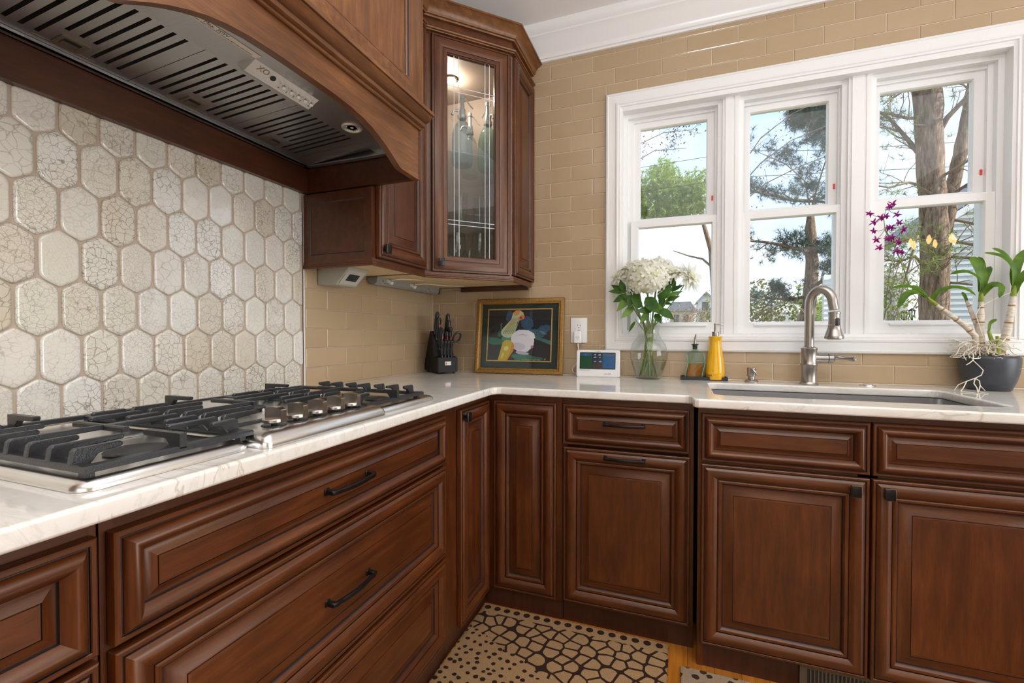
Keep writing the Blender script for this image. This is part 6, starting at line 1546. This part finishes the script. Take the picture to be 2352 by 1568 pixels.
def goblet(label, x, y, r, h, bz):
    t = thing('wine_glass', label, 'glass', (x, y, 1.4135), 0)
    MB().lathe([(0.0, 0.003), (r * 0.8, 0.001), (r * 0.82, 0.003), (0.010, 0.007), (0.0045, 0.014), (0.004, bz - 0.01), (0.007, bz), (r * 0.55, bz + 0.012), (r * 0.90, bz + 0.036), (r, bz + 0.06), (r * 0.96, bz + 0.09), (r * 0.84, h), (r * 0.82, h), (r * 0.94, bz + 0.09), (r * 0.97, bz + 0.06), (r * 0.87, bz + 0.038), (r * 0.5, bz + 0.016), (0.0, bz + 0.008)], 28).build('vessel', 'thin_glass', t, smooth=60); return t
goblet('large wine glass at the left of the cabinet floor', 0.322, -0.312, 0.045, 0.215, 0.085)
goblet('large stemmed wine glass right of the round one on the cabinet floor', 0.408, -0.228, 0.045, 0.220, 0.098)
goblet('small snifter glass between the large wine glasses, further back', 0.300, -0.125, 0.036, 0.165, 0.060)
goblet('wine glass at the right edge of the cabinet floor', 0.478, -0.170, 0.040, 0.20, 0.09)

# ------------------------------------------------------------------ rugs
def rug_mat(name, net, tan, brn, mode):
    m, t, p = newmat(name); g = G(t)
    tc = g.n('ShaderNodeTexCoord'); mp = g.n('ShaderNodeMapping'); g.l(tc.outputs['Object'], mp.inputs[0])
    mp.inputs['Rotation'].default_value = (0, 0, 0.35); mp.inputs['Scale'].default_value = (1.0, 1.12, 1)
    nz = g.n('ShaderNodeTexNoise'); nz.inputs['Scale'].default_value = 14; g.l(tc.outputs['Object'], nz.inputs['Vector'])
    sc = g.n('ShaderNodeVectorMath', operation='SCALE'); sc.inputs['Scale'].default_value = 0.012; g.l(nz.outputs['Color'], sc.inputs[0])
    ad = g.n('ShaderNodeVectorMath', operation='ADD'); g.l(mp.outputs[0], ad.inputs[0]); g.l(sc.outputs[0], ad.inputs[1])
    sep = g.n('ShaderNodeSeparateXYZ'); g.l(tc.outputs['Object'], sep.inputs[0])
    def vor(feature, s, rnd):
        v = g.n('ShaderNodeTexVoronoi', feature=feature); v.inputs['Scale'].default_value = s; v.inputs['Randomness'].default_value = rnd
        v.voronoi_dimensions = '2D'; g.l(ad.outputs[0], v.inputs['Vector']); return v.outputs['Distance']
    def lt(a, b_): return g.math('LESS_THAN', a, b_)
    fat = g.math('ADD', 0.030, g.math('MULTIPLY', g.noise(tc.outputs['Object'], 9, 2), 0.11))
    f1v = vor('F1', net, 0.55); netm = g.math('MAXIMUM', lt(vor('DISTANCE_TO_EDGE', net, 0.55), fat), g.math('GREATER_THAN', f1v, g.math('SUBTRACT', 0.68, fat)))
    v1 = g.n('ShaderNodeTexVoronoi', feature='F1'); v1.inputs['Scale'].default_value = net * (1.6 if mode == 'net' else 1.25); v1.inputs['Randomness'].default_value = 0.6; v1.voronoi_dimensions = '2D'; g.l(ad.outputs[0], v1.inputs['Vector'])
    dots = lt(v1.outputs['Distance'], g.math('ADD', 0.05, g.math('MULTIPLY', g.noise(tc.outputs['Object'], 46, 2), 0.36)))
    # far border row of round dots
    fx = g.math('SUBTRACT', g.math('FRACT', g.math('MULTIPLY', sep.outputs['X'], 24.0)), 0.5); fy = g.math('MULTIPLY', g.math('ADD', sep.outputs['Y'], 0.022), 24.0)
    rowd = lt(g.math('ADD', g.math('MULTIPLY', fx, fx), g.math('MULTIPLY', fy, fy)), 0.10)
    edge = lt(g.math('MULTIPLY', sep.outputs['Y'], -1.0), 0.052)
    # spotted field beyond a slanting line
    slant = g.math('ADD', g.math('MULTIPLY', sep.outputs['X'], 0.475), g.math('ADD', sep.outputs['Y'], 0.150))
    spot = lt(g.math('ADD', slant, g.math('MULTIPLY', g.noise(tc.outputs['Object'], 12, 2), 0.06)), 0.04)
    if mode == 'spots': f = dots
    else:
        f = g.mix(spot, netm, dots); f = g.mix(edge, f, rowd)
    fz = g.noise(tc.outputs['Object'], 380, 2, 0.7)
    col = g.mix(f, tan, brn)
    col = g.mix(0.55, col, g.ramp(fz, [(0.3, (0.45, 0.42, 0.38)), (0.65, (1.25, 1.22, 1.18))]), 'MULTIPLY')
    g.l(col, p.inputs['Base Color']); p.inputs['Roughness'].default_value = 0.95; p.inputs['Specular IOR Level'].default_value = 0.1
    g.bump(fz, 1.0, 0.006, p)
    return m
def rug(name, label, x0, x1, y0, y1, mat):
    t = thing(name, label, 'rug', (x0, y1, 0.0))
    b = MB(); b.bbox(0, x1 - x0, y0 - y1, 0, 0.0005, 0.011, 0.004, 2); b.build('pile', mat, t)
    b = MB(); rr = random.Random(9)
    for k in range(2600):                                      # pile tufts along the borders
        e_ = k % 3
        if e_ == 0: x, y = rr.uniform(0, x1 - x0), rr.uniform(-0.006, 0.001)
        elif e_ == 1: x, y = rr.uniform(-0.001, 0.006), rr.uniform(-0.7, 0)
        else: x, y = x1 - x0 + rr.uniform(-0.006, 0.001), rr.uniform(-0.5, 0)
        a = rr.uniform(0, 6.28); h = rr.uniform(0.010, 0.0155); w = 0.0014
        b.add([(x - w * math.cos(a), y - w * math.sin(a), 0.004), (x + w * math.cos(a), y + w * math.sin(a), 0.004), (x + rr.uniform(-.003, .003), y + rr.uniform(-.003, .003), h)], [(0, 1, 2)])
    o = b.build('edge_tufts', mat, t, smooth=0, recalc=False); o['kind'] = 'stuff'
rug('patterned_rug', 'tan rug with a dark brown snakeskin network and spots, in the corner', 0.615, 1.332, -2.0, -0.632, rug_mat('snakeskin_rug', 19.0, (0.50, 0.31, 0.155), (0.050, 0.024, 0.015), 'net'))
rug('patterned_rug', 'paler tan rug with brown spots, before the sink cabinet', 1.374, 2.15, -2.0, -0.728, rug_mat('spotted_rug', 17.0, (0.55, 0.41, 0.27), (0.085, 0.045, 0.028), 'spots'))

# ------------------------------------------------------------------ chandelier behind the photographer, seen only as a reflection
u = thing('chandelier', 'candle chandelier hanging in the room behind, mirrored in the glass', 'chandelier', (3.86, -3.5, 2.0))
b = MB(); b.tube([(0, 0, 0.70), (0, 0, 0.05)], 0.006, 8).lathe([(0.0, 0.05), (0.02, 0.04), (0.03, 0.0), (0.012, -0.05), (0.0, -0.07)], 16).lathe([(0.0, 0.72), (0.06, 0.72), (0.05, 0.69), (0.0, 0.68)], 20); b.build('stem', 'bronze', u)
mm, tt, pp = newmat('warm_bulb'); pp.inputs['Emission Color'].default_value = (1.0, 0.50, 0.16, 1); pp.inputs['Emission Strength'].default_value = 30; M['bulb'] = mm
for k in range(6):
    a = 2 * PI * k / 6; c, s = math.cos(a), math.sin(a)
    arm = MB(); arm.tube([(0.02 * c, 0.02 * s, 0.0), (0.08 * c, 0.08 * s, -0.05), (0.15 * c, 0.15 * s, -0.04), (0.18 * c, 0.18 * s, 0.0)], 0.006, 8).lathe([(0.0, 0.0), (0.022, 0.004), (0.024, 0.008), (0.010, 0.008), (0.010, 0.05)], 14, (0.18 * c, 0.18 * s, 0)); o = arm.build('arm', 'bronze', u)
    bb = MB(); bb.lathe([(0.008, 0.0), (0.020, 0.03), (0.021, 0.05), (0.012, 0.08), (0.0, 0.10)], 12, (0.18 * c, 0.18 * s, 0.05)); bb.build('bulb', 'bulb', o)

# ------------------------------------------------------------------ garden and houses beyond the window
GZ = -0.55
lawn = pm('winter_lawn', (0.20, 0.19, 0.09), 0.9)
o = MB().box(-40, 60, 0.6, 90, GZ - 0.2, GZ).build('lawn', lawn, smooth=0); o['kind'] = 'structure'
def bark(name, a, b_, c):
    m, t, p = newmat(name); g = G(t)
    f = g.noise(g.coord((1, 1, 0.16), False), 26, 7, 0.72, 0.6); h = g.noise(g.coord((1, 1, 0.30), False), 60, 4, 0.7)
    col = g.ramp(g.math('ADD', g.math('MULTIPLY', f, 0.72), g.math('MULTIPLY', h, 0.28)), [(0.36, tuple(q * 0.35 for q in a)), (0.45, a), (0.54, b_), (0.66, c)])
    g.l(col, p.inputs['Base Color']); p.inputs['Roughness'].default_value = 0.9; g.bump(f, 0.9, 0.03, p); return m
M['bark'] = bark('pine_bark', (0.17, 0.11, 0.075), (0.29, 0.20, 0.145), (0.46, 0.37, 0.30)); M['twig'] = pm('grey_brown_twig', (0.24, 0.18, 0.13), 0.9)
M['needle_d'] = leafmat('dark_pine_needle', (0.055, 0.10, 0.085), (0.11, 0.17, 0.13)); M['needle_l'] = leafmat('bright_pine_needle', (0.26, 0.36, 0.08), (0.46, 0.56, 0.18)); M['needle_m'] = leafmat('olive_pine_needle', (0.16, 0.21, 0.06), (0.30, 0.34, 0.11))
M['leaf_y'] = leafmat('olive_hedge_leaf', (0.14, 0.15, 0.04), (0.32, 0.30, 0.10)); M['leaf_dk'] = pm('dry_dark_leaf', (0.10, 0.09, 0.09), 0.9); M['leaf_o'] = pm('russet_leaf', (0.42, 0.22, 0.12), 0.9)
rt = random.Random(11)
def grow(b, p, d, L, r, depth, tips, up=0.1, seg=5, spread=0.9):
    """recursive branching of bent tubes; end points collected in tips"""
    P = Vector(p); d = Vector(d).normalized(); pts = [P.copy()]; n = 4
    for k in range(n):
        d = (d + Vector((rt.uniform(-.28, .28), rt.uniform(-.28, .28), rt.uniform(-.22, .22) + up * 0.4))).normalized(); P = P + d * L / n; pts.append(P.copy())
    b.tube(pts, [r * (1 - 0.55 * k / n) for k in range(n + 1)], seg, cap=False)
    tips.append(pts[-1]); 
    if depth <= 0: tips.append(pts[2]); return
    for k in range(rt.randint(2, 4)):
        q = pts[rt.randint(1, n)]; nd = (d + Vector((rt.uniform(-1, 1), rt.uniform(-1, 1), rt.uniform(-.8, .9))) * spread).normalized()
        grow(b, q, nd, L * rt.uniform(0.45, 0.72), r * 0.45, depth - 1, tips, up, max(3, seg - 1), spread)
def tuft(b, c, R, n, w, mi=0):
    for k in range(n):
        d = Vector((rt.gauss(0, 1), rt.gauss(0, 1), rt.gauss(0, 1) + 0.3)).normalized(); s = d.orthogonal().normalized(); s.rotate(Matrix.Rotation(rt.uniform(0, 3.14), 3, d)); e_ = c + d * R * rt.uniform(0.6, 1.1)
        b.add([c - s * w, c + s * w, e_], [(0, 1, 2)], mi)
def leaflet(b, c, s, mi=0):
    a = Vector((rt.gauss(0, 1), rt.gauss(0, 1), rt.gauss(0, 1))).normalized(); u_ = a.orthogonal().normalized(); v_ = a.cross(u_)
    b.add([c + u_ * s, c + v_ * s * 0.5, c - u_ * s, c - v_ * s * 0.5], [(0, 1, 2, 3)], mi)
def tree(name, label, trunk, radii, branches, twig_depth, tufts=None, leaves=None, group=None, bk='bark'):
    t = thing(name, label, 'tree', (trunk[0][0], trunk[0][1], GZ))
    O = Vector((trunk[0][0], trunk[0][1], GZ)); b = MB(); P = [Vector(p) - O for p in trunk]; Q = []; R_ = []
    for i in range(len(P) - 1):
        for k in range(5): Q.append(P[i].lerp(P[i + 1], k / 5) + Vector((rt.uniform(-.01, .01), 0, 0))); R_.append(radii[i] + (radii[i + 1] - radii[i]) * k / 5 + rt.uniform(-.004, .004))
    Q.append(P[-1]); R_.append(radii[-1]); b.tube(Q, R_, 16); b.build('trunk', bk, t, smooth=60)
    tips = []; tw = MB()
    for pts, r in branches:
        bb = MB(); q = [Vector(p) - O for p in pts]; bb.tube(q, [r * (1 - 0.6 * k / (len(q) - 1)) for k in range(len(q))], 8); bb.build('branch', bk if r > 0.02 else 'twig', t, smooth=60)
        for i in range(len(q) - 1):
            d = (q[i + 1] - q[i])
            for k in range(3):
                s = q[i].lerp(q[i + 1], rt.random()); nd = (d.normalized() + Vector((rt.uniform(-1, 1), rt.uniform(-.6, .6), rt.uniform(-.9, 1.0)))).normalized()
                grow(tw, s, nd, max(0.35, d.length * 0.5), r * 0.32, twig_depth, tips, 0.1, 4)
            tips.append(q[i + 1])
    if tw.v: o = tw.build('twigs', 'twig', t, smooth=0, recalc=False); o['kind'] = 'stuff'
    if tufts:
        mat, prob, R, n, w = tufts; nb = MB()
        for p in tips:
            if rt.random() < prob:
                for k in range(2): tuft(nb, p + Vector((rt.gauss(0, R * .4), rt.gauss(0, R * .4), rt.gauss(0, R * .4))), R, n, w)
        if nb.v: o = nb.build('needles', mat, t, smooth=0, recalc=False); o['kind'] = 'stuff'
    if leaves:
        mat, prob, s, k_ = leaves; nb = MB()
        for p in tips:
            if rt.random() < prob:
                for k in range(k_): leaflet(nb, p + Vector((rt.gauss(0, .12), rt.gauss(0, .12), rt.gauss(0, .1))), s * rt.uniform(.6, 1.3))
        if nb.v: o = nb.build('leaves', mat, t, smooth=0, recalc=False); o['kind'] = 'stuff'
    return t
Y = 4.5
tree('pine_tree', 'thick barked pine close outside the right window, sunlit on one side',
     [(4.28, Y, GZ), (4.265, Y, 1.3), (4.235, Y, 2.63), (4.185, Y, 3.42), (4.150, Y, 4.1), (4.10, Y, 7.0)], [0.18, 0.142, 0.132, 0.128, 0.138, 0.10],
     [([(4.22, Y, 3.42), (4.33, 4.45, 3.68), (4.46, 4.4, 3.84), (4.62, 4.4, 4.06)], 0.036), ([(4.12, Y, 3.98), (3.98, 4.4, 4.06), (3.82, 4.4, 4.05), (3.66, 4.3, 4.12)], 0.034), ([(4.12, Y, 3.72), (3.95, 4.5, 3.76), (3.80, 4.5, 3.84), (3.64, 4.5, 3.86)], 0.022), ([(4.12, Y, 3.25), (4.0, 4.6, 3.55), (3.86, 4.7, 3.86), (3.68, 4.8, 4.10)], 0.028), ([(4.15, Y, 2.9), (3.95, 4.4, 2.95), (3.72, 4.3, 2.88), (3.5, 4.2, 2.92)], 0.018), ([(4.30, Y, 3.0), (4.45, 4.3, 3.1), (4.62, 4.2, 3.0), (4.8, 4.2, 3.1)], 0.018),
      ([(4.15, Y, 2.3), (3.95, 4.3, 2.24), (3.75, 4.2, 2.22), (3.5, 4.2, 2.30)], 0.022), ([(4.15, Y, 1.95), (3.98, 4.3, 2.05), (3.8, 4.2, 1.98), (3.6, 4.2, 2.02)], 0.020), ([(4.12, Y, 2.5), (3.98, 4.3, 2.2), (3.86, 4.2, 1.8), (3.78, 4.2, 1.4)], 0.016), ([(4.36, Y, 2.25), (4.50, 4.2, 2.12), (4.66, 4.1, 2.2), (4.85, 4.0, 2.26)], 0.020), ([(4.36, Y, 2.05), (4.5, 4.2, 1.98), (4.66, 4.1, 1.80), (4.85, 4.1, 1.70)], 0.018), ([(4.36, Y, 1.75), (4.48, 4.2, 1.68), (4.6, 4.1, 1.62), (4.8, 4.0, 1.70)], 0.014)],
     2, ('needle_m', 0.22, 0.10, 12, 0.0025), None)
t2 = tree('pine_tree', 'slimmer leaning trunk close behind the thick pine at right', [(4.30, 5.0, GZ), (4.42, 5.0, 1.5), (4.50, 5.0, 2.05), (4.62, 5.0, 2.88), (4.72, 5.0, 3.53), (4.83, 5.0, 4.25), (5.1, 5.0, 6.5)], [0.10, 0.085, 0.080, 0.074, 0.068, 0.06, 0.04],
     [([(4.62, 5, 2.9), (4.75, 4.9, 3.0), (4.9, 4.8, 3.15), (5.05, 4.8, 3.2)], 0.022), ([(4.6, 5, 2.6), (4.8, 4.9, 2.5), (5.0, 4.9, 2.6), (5.2, 4.9, 2.6)], 0.02)], 2, None, ('leaf_o', 0.10, 0.018, 2))
tree('pine_tree', 'pine with drooping boughs seen through the middle window', [(4.52, 12, GZ), (4.60, 12, 1.2), (4.74, 12, 2.0), (4.79, 12, 3.1), (4.74, 12, 4.0), (4.73, 12, 4.62)], [0.22, 0.20, 0.17, 0.155, 0.13, 0.06],
     [([(4.75, 12, 3.35), (4.3, 11.6, 3.42), (3.7, 11.3, 3.55), (3.0, 11.0, 3.62)], 0.065), ([(4.75, 12, 3.30), (4.95, 11.7, 3.35), (5.15, 11.5, 3.25), (5.4, 11.3, 3.1)], 0.045), ([(4.70, 12, 4.75), (4.2, 11.6, 4.72), (3.6, 11.3, 4.85), (3.0, 11.0, 4.95)], 0.05), ([(4.70, 12, 4.75), (4.9, 11.6, 4.6), (5.1, 11.3, 4.45), (5.3, 11.0, 4.3)], 0.04), ([(4.72, 12, 2.2), (4.3, 11.7, 2.05), (3.7, 11.4, 2.1), (3.0, 11.0, 2.25)], 0.05), ([(4.78, 12, 2.35), (5.0, 11.7, 2.6), (5.2, 11.5, 2.8), (5.5, 11.4, 3.1)], 0.055), ([(4.74, 12, 4.5), (4.5, 11.6, 5.2), (4.0, 11.3, 5.6), (3.3, 11, 5.9)], 0.02), ([(4.74, 12, 4.5), (4.9, 11.6, 5.4), (5.0, 11.2, 6.0), (5.4, 11, 6.5)], 0.022)],
     2, ('needle_d', 0.55, 0.17, 16, 0.0055), None)
tree('pine_tree', 'dark needled pine crown at the top of the middle window', [(6.4, 14, GZ), (6.3, 14, 3), (6.2, 14, 7), (6.1, 14, 10)], [0.2, 0.17, 0.14, 0.08],
     [([(6.2, 14, 7.2), (5.7, 13.8, 7.4), (5.2, 13.7, 7.6), (4.75, 13.6, 7.75)], 0.05), ([(6.2, 14, 7.6), (5.8, 13.7, 8.0), (5.4, 13.5, 8.15), (5.0, 13.4, 8.1)], 0.05), ([(6.2, 14, 6.8), (5.9, 13.7, 7.0), (5.6, 13.5, 7.1), (5.2, 13.4, 7.2)], 0.04)], 2, ('needle_d', 0.9, 0.24, 26, 0.008), None)
# dense bright evergreen
t = thing('evergreen_tree', 'bright green feathery evergreen crown seen through the left window', 'tree', (2.78, 17, GZ))
O = Vector((2.78, 17, GZ)); b = MB(); b.tube([(0, 0, 0), (0.0, 0, 2.5), (-0.2, 0, 5.0), (-0.9, 0, 7.6)], [0.16, 0.14, 0.10, 0.04], 10); b.build('trunk', 'bark', t)
b = MB(); b.tube([(-0.05, 0, 4.2), (-0.5, 0, 4.65), (-1.0, 0, 4.8), (-1.6, 0, 5.05)], [0.05, 0.04, 0.03, 0.015], 7); b.build('branch', 'bark', t)
b = MB()
for cxx, czz, rx, rz_, n in ((0.55, 6.9, 1.1, 1.15, 620), (1.35, 6.7, 0.95, 0.95, 520), (-0.4, 6.7, 1.1, 0.9, 520), (2.25, 6.9, 0.8, 0.85, 420), (0.8, 7.6, 0.6, 0.6, 260), (1.9, 6.3, 1.0, 0.6, 360), (0.2, 6.1, 1.2, 0.5, 360), (1.2, 6.0, 1.0, 0.45, 300)):
    for k in range(n):
        d = Vector((rt.gauss(0, 1), rt.gauss(0, 1), rt.gauss(0, 1))).normalized() * rt.random() ** 0.4
        tuft(b, Vector((cxx + d.x * rx, 17 + d.y * 0.9, czz + d.z * rz_)) - O, 0.17, 13, 0.013)
o = b.build('foliage', 'needle_l', t, smooth=0, recalc=False); o['kind'] = 'stuff'
# bare trees with a few leaves
tree('bare_tree', 'bare branched tree with dark leaf specks above the evergreen', [(-1.2, 14, GZ), (-1.0, 14, 4), (-0.8, 14, 8)], [0.12, 0.10, 0.05], [([(-0.9, 14, 6.2), (-0.2, 13.8, 7.0), (0.6, 13.6, 7.3), (1.6, 13.5, 7.2)], 0.022), ([(-0.9, 14, 6.6), (-0.1, 13.8, 7.6), (0.9, 13.7, 7.9), (1.9, 13.6, 7.8)], 0.02), ([(-0.9, 14, 7.0), (0.2, 13.8, 8.2), (1.2, 13.6, 8.0), (2.2, 13.5, 8.3)], 0.018)], 1, None, ('leaf_dk', 0.8, 0.045, 3), bk='twig')
tree('bare_tree', 'bare branched tree with leaf specks filling the middle window sky', [(2.6, 10, GZ), (2.6, 10, 4), (2.7, 10, 7)], [0.10, 0.08, 0.04], [([(2.65, 10, 4.6), (3.2, 9.8, 5.2), (3.8, 9.7, 5.6), (4.5, 9.6, 5.8)], 0.018), ([(2.65, 10, 5.0), (3.2, 9.8, 5.8), (3.8, 9.7, 6.2), (4.4, 9.6, 6.4)], 0.016), ([(2.65, 10, 4.2), (3.3, 9.8, 4.7), (3.9, 9.7, 4.95), (4.7, 9.6, 5.2)], 0.016)], 1, None, ('leaf_dk', 0.6, 0.028, 2), bk='twig')
# shrubs
def shrub(name, label, c, rx, ry, rz, n, s, mat, stems=6):
    t = thing(name, label, 'shrub', (c[0], c[1], GZ)); O = Vector((c[0], c[1], GZ)); b = MB(); tp = []
    for k in range(stems): grow(b, (rt.uniform(-.1, .1), 0, 0), (rt.uniform(-.5, .5), rt.uniform(-.3, .3), 1), (c[2] - GZ) * 0.8, 0.03, 2, tp, 0.3, 4, 0.7)
    o = b.build('stems', 'twig', t, smooth=0, recalc=False); o['kind'] = 'stuff'; b = MB()
    for k in range(n):
        d = Vector((rt.gauss(0, 1), rt.gauss(0, 1), rt.gauss(0, 1))).normalized() * rt.random() ** 0.45
        leaflet(b, Vector((d.x * rx, d.y * ry, c[2] - GZ + d.z * rz)), s * rt.uniform(0.6, 1.3))
    o = b.build('foliage', mat, t, smooth=0, recalc=False); o['kind'] = 'stuff'
shrub('hedge_shrub', 'olive green bushy shrub low in the middle window, left of the trunk', (3.9, 14, 1.9), 1.0, 0.7, 1.0, 1700, 0.06, 'leaf_y')
shrub('hedge_shrub', 'yellow green bushy shrub low in the middle window, right of the trunk', (5.7, 15, 1.9), 0.9, 0.7, 1.1, 1500, 0.06, 'needle_l')
shrub('hedge_shrub', 'dark leafed bush at the right edge of the left window', (2.75, 20, 1.9), 0.42, 0.4, 1.3, 420, 0.07, 'leaf_y')
shrub('hedge_shrub', 'yellow green foliage low at the left of the right window', (4.65, 7.0, 1.75), 0.55, 0.3, 0.75, 800, 0.035, 'needle_m')
shrub('winter_bush', 'pale bare bush in the lower left window behind the flowers', (1.6, 24, 2.0), 1.6, 0.8, 0.9, 260, 0.05, 'leaf_o', 22)
shrub('winter_bush', 'bare russet brush between the far houses', (2.9, 36, 2.4), 2.0, 0.8, 1.2, 300, 0.08, 'leaf_o', 18)
# houses
M['siding'] = pm('grey_lap_siding', (0.52, 0.55, 0.57), 0.6); M['siding_w'] = pm('pale_lap_siding', (0.74, 0.76, 0.77), 0.6); M['roofing'] = pm('grey_shingle_roof', (0.30, 0.31, 0.34), 0.8); M['dark_pane'] = pm('dark_house_window', (0.10, 0.12, 0.15), 0.15); M['beige'] = pm('beige_house_wall', (0.62, 0.55, 0.42), 0.7)
u = thing('neighbour_house', 'grey lap sided house gable behind the trunks in the right window', 'house', (6.2, 9.3, GZ))
def boards(parent, x0, x1, y, z0, z1, pitch, mat, top=None):
    z = z0; me = None
    while z < z1:
        xa, xb = x0, x1
        if top: xa, xb = top(z, x0, x1)
        if xb - xa > 0.1:
            b = MB(); b.prism([(-0.030, z), (-0.012, z + pitch), (0.0, z + pitch), (0.0, z)], xa, xb, 'x'); b.build('siding_board', mat, parent, (0, y, 0), smooth=0)
        z += pitch
gz = lambda z: z - GZ
boards(u, -0.1, 3.2, 0.0, 0.55, gz(4.6), 0.115, 'siding', lambda z, a, b_: (max(a, (z - gz(3.30)) / 0.70), b_))
b = MB(); b.box(-0.1, 3.2, 0.0, 0.1, 0, gz(3.35)); b.build('wall', 'siding', u, smooth=0)
b = MB(); b.sweep([(-0.35, -0.08, gz(3.02)), (2.2, -0.08, gz(4.82))], [(-0.02, -0.09), (0.10, -0.09), (0.10, 0.05), (-0.02, 0.05)], up=(0, 0, 1)); b.build('rake_board', 'white', u, smooth=0)
b = MB(); b.prism([(-0.45, gz(3.02)), (2.2, gz(4.90)), (2.2, gz(5.0)), (-0.5, gz(3.12))], -0.2, 3.0, 'y'); b.build('roof', 'roofing', u, smooth=0)
b = MB(); b.box(-0.12, 0.02, -0.05, 0.02, 0, gz(3.2)); b.build('corner_board', 'white', u, smooth=0)
u = thing('neighbour_house', 'pale sided house wall behind the orchid spray in the right window', 'house', (5.3, 10.6, GZ))
boards(u, -0.6, 1.05, 0.0, 0.6, gz(2.55), 0.12, 'siding_w'); b = MB(); b.box(-0.6, 1.05, 0.0, 0.1, 0, gz(2.55)); b.build('wall', 'siding_w', u, smooth=0)
b = MB(); b.box(0.80, 0.98, -0.06, 0.0, 0.0, gz(2.5)); b.build('corner_board', 'white', u, smooth=0)
u0 = None
for k, (x, z, y) in enumerate(((5.415, 1.44, 8.0), (5.30, 1.40, 8.0), (5.10, 1.34, 8.0))):
    u = thing('post_lantern', ('black post lantern nearest the trunk, tallest of three', 'black post lantern in the middle of three', 'black post lantern at the left of three, mostly hidden')[k], 'lantern', (x, y, GZ))
    h = z - GZ; b = MB(); b.tube([(0, 0, 0), (0, 0, h)], 0.018, 8); b.build('post', 'bronze', u)
    b = MB(); b.lathe([(0.0, h), (0.035, h), (0.04, h + 0.01)], 6)
    for q in range(6):
        a = 2 * PI * q / 6; b.tube([(0.036 * math.cos(a), 0.036 * math.sin(a), h + 0.005), (0.048 * math.cos(a), 0.048 * math.sin(a), h + 0.115)], 0.005, 5)
    b.lathe([(0.066, h + 0.112), (0.064, h + 0.122), (0.03, h + 0.150), (0.010, h + 0.156), (0.010, h + 0.168), (0.0, h + 0.18)], 6); b.build('cage', 'bronze', u, smooth=0)
    MB().lathe([(0.034, h + 0.010), (0.045, h + 0.110)], 6).build('glass', 'door_glass', u, smooth=0)
u = thing('garden_house', 'low house with a white door beyond the middle window pine', 'house', (7.2, 30, GZ))
b = MB(); b.box(-0.6, 3.2, 0.0, 1.5, 0, 3.05); b.build('wall', 'beige', u, smooth=0)
b = MB(); b.prism([(-0.9, 3.0), (0.85, 3.85), (3.6, 3.0), (3.6, 3.1), (0.85, 3.98), (-0.95, 3.1)], -0.3, 2.0, 'y'); b.build('roof', 'roofing', u, smooth=0)
b = MB(); b.box(0.35, 0.85, -0.05, 0.0, 0, 2.95); b.build('door', 'white', u, smooth=0)
for x in (-0.35, 1.1, 1.8): b = MB(); b.box(x, x + 0.5, -0.05, 0.0, 1.6, 2.7); o = b.build('window', 'dark_pane', u, smooth=0); f = MB(); f.box(x - .06, x, -.07, 0, 1.55, 2.75).box(x + .5, x + .56, -.07, 0, 1.55, 2.75).box(x - .06, x + .56, -.07, 0, 2.7, 2.78); f.build('window_frame', 'white', o, smooth=0)
u = thing('trellis', 'white post and rail trellis left of the low house', 'trellis', (6.3, 26, GZ)); b = MB()
for x in (-0.85, 0.95): b = MB(); b.box(x, x + 0.06, 0, 0.06, 0, 2.75); b.build('post', 'white', u, smooth=0)
b = MB(); b.box(-0.85, 1.0, 0, 0.06, 2.70, 2.76).box(-0.45, 0.15, 0, 0.05, 2.35, 2.42).box(-0.45, -0.38, 0, 0.05, 1.5, 2.4).box(0.10, 0.16, 0, 0.05, 1.5, 2.4); b.build('rail', 'white', u, smooth=0)
u = thing('far_house', 'distant white gabled house at the foot of the left window', 'house', (3.0, 45, GZ))
b = MB(); b.prism([(0.2, 0), (0.2, 4.9), (0.95, 5.6), (1.9, 4.7), (1.9, 0)], 0.0, 3.0, 'y'); b.build('wall', 'siding_w', u, smooth=0)
b = MB(); b.prism([(0.0, 4.6), (0.95, 5.62), (2.1, 4.5), (2.1, 4.65), (0.95, 5.82), (0.0, 4.75)], -0.3, 3.2, 'y'); b.build('roof', 'roofing', u, smooth=0)
b = MB(); b.box(-0.2, 2.0, -1.2, 0.0, 3.75, 3.95); b.build('porch_roof', 'roofing', u, smooth=0)
for x in (0.0, 0.8, 1.6): b = MB(); b.box(x, x + 0.12, -1.1, -1.0, 0, 3.75); b.build('porch_post', 'white', u, smooth=0)
b = MB(); b.box(0.6, 1.15, -0.05, 0, 4.0, 4.8); b.build('window', 'dark_pane', u, smooth=0)
u = thing('far_house', 'distant cream house left of the white gabled one', 'house', (0.6, 50, GZ))
b = MB(); b.box(0, 2.4, 0, 3, 0, 4.3); b.build('wall', 'beige', u, smooth=0)
b = MB(); b.prism([(-0.3, 4.2), (0.3, 5.2), (2.1, 5.2), (2.7, 4.2)], -0.3, 3.3, 'y'); b.build('roof', 'roofing', u, smooth=0)
for x in (0.4, 1.4): b = MB(); b.box(x, x + 0.5, -0.05, 0, 2.9, 3.8); b.build('window', 'dark_pane', u, smooth=0)
for k, (z0, z1) in enumerate(((5.75, 5.62), (6.51, 6.24))):
    b = MB(); b.tube([(-10, 12.5, z0 - .5), (3.2, 12.5, z0), (5.2, 12.5, z1), (20, 12.5, z1 - 1)], 0.008, 5); o = b.build('utility_wire', 'rubber'); tag(o, ('lower dark utility wire crossing the sky', 'upper dark utility wire crossing the sky')[k], 'wire')
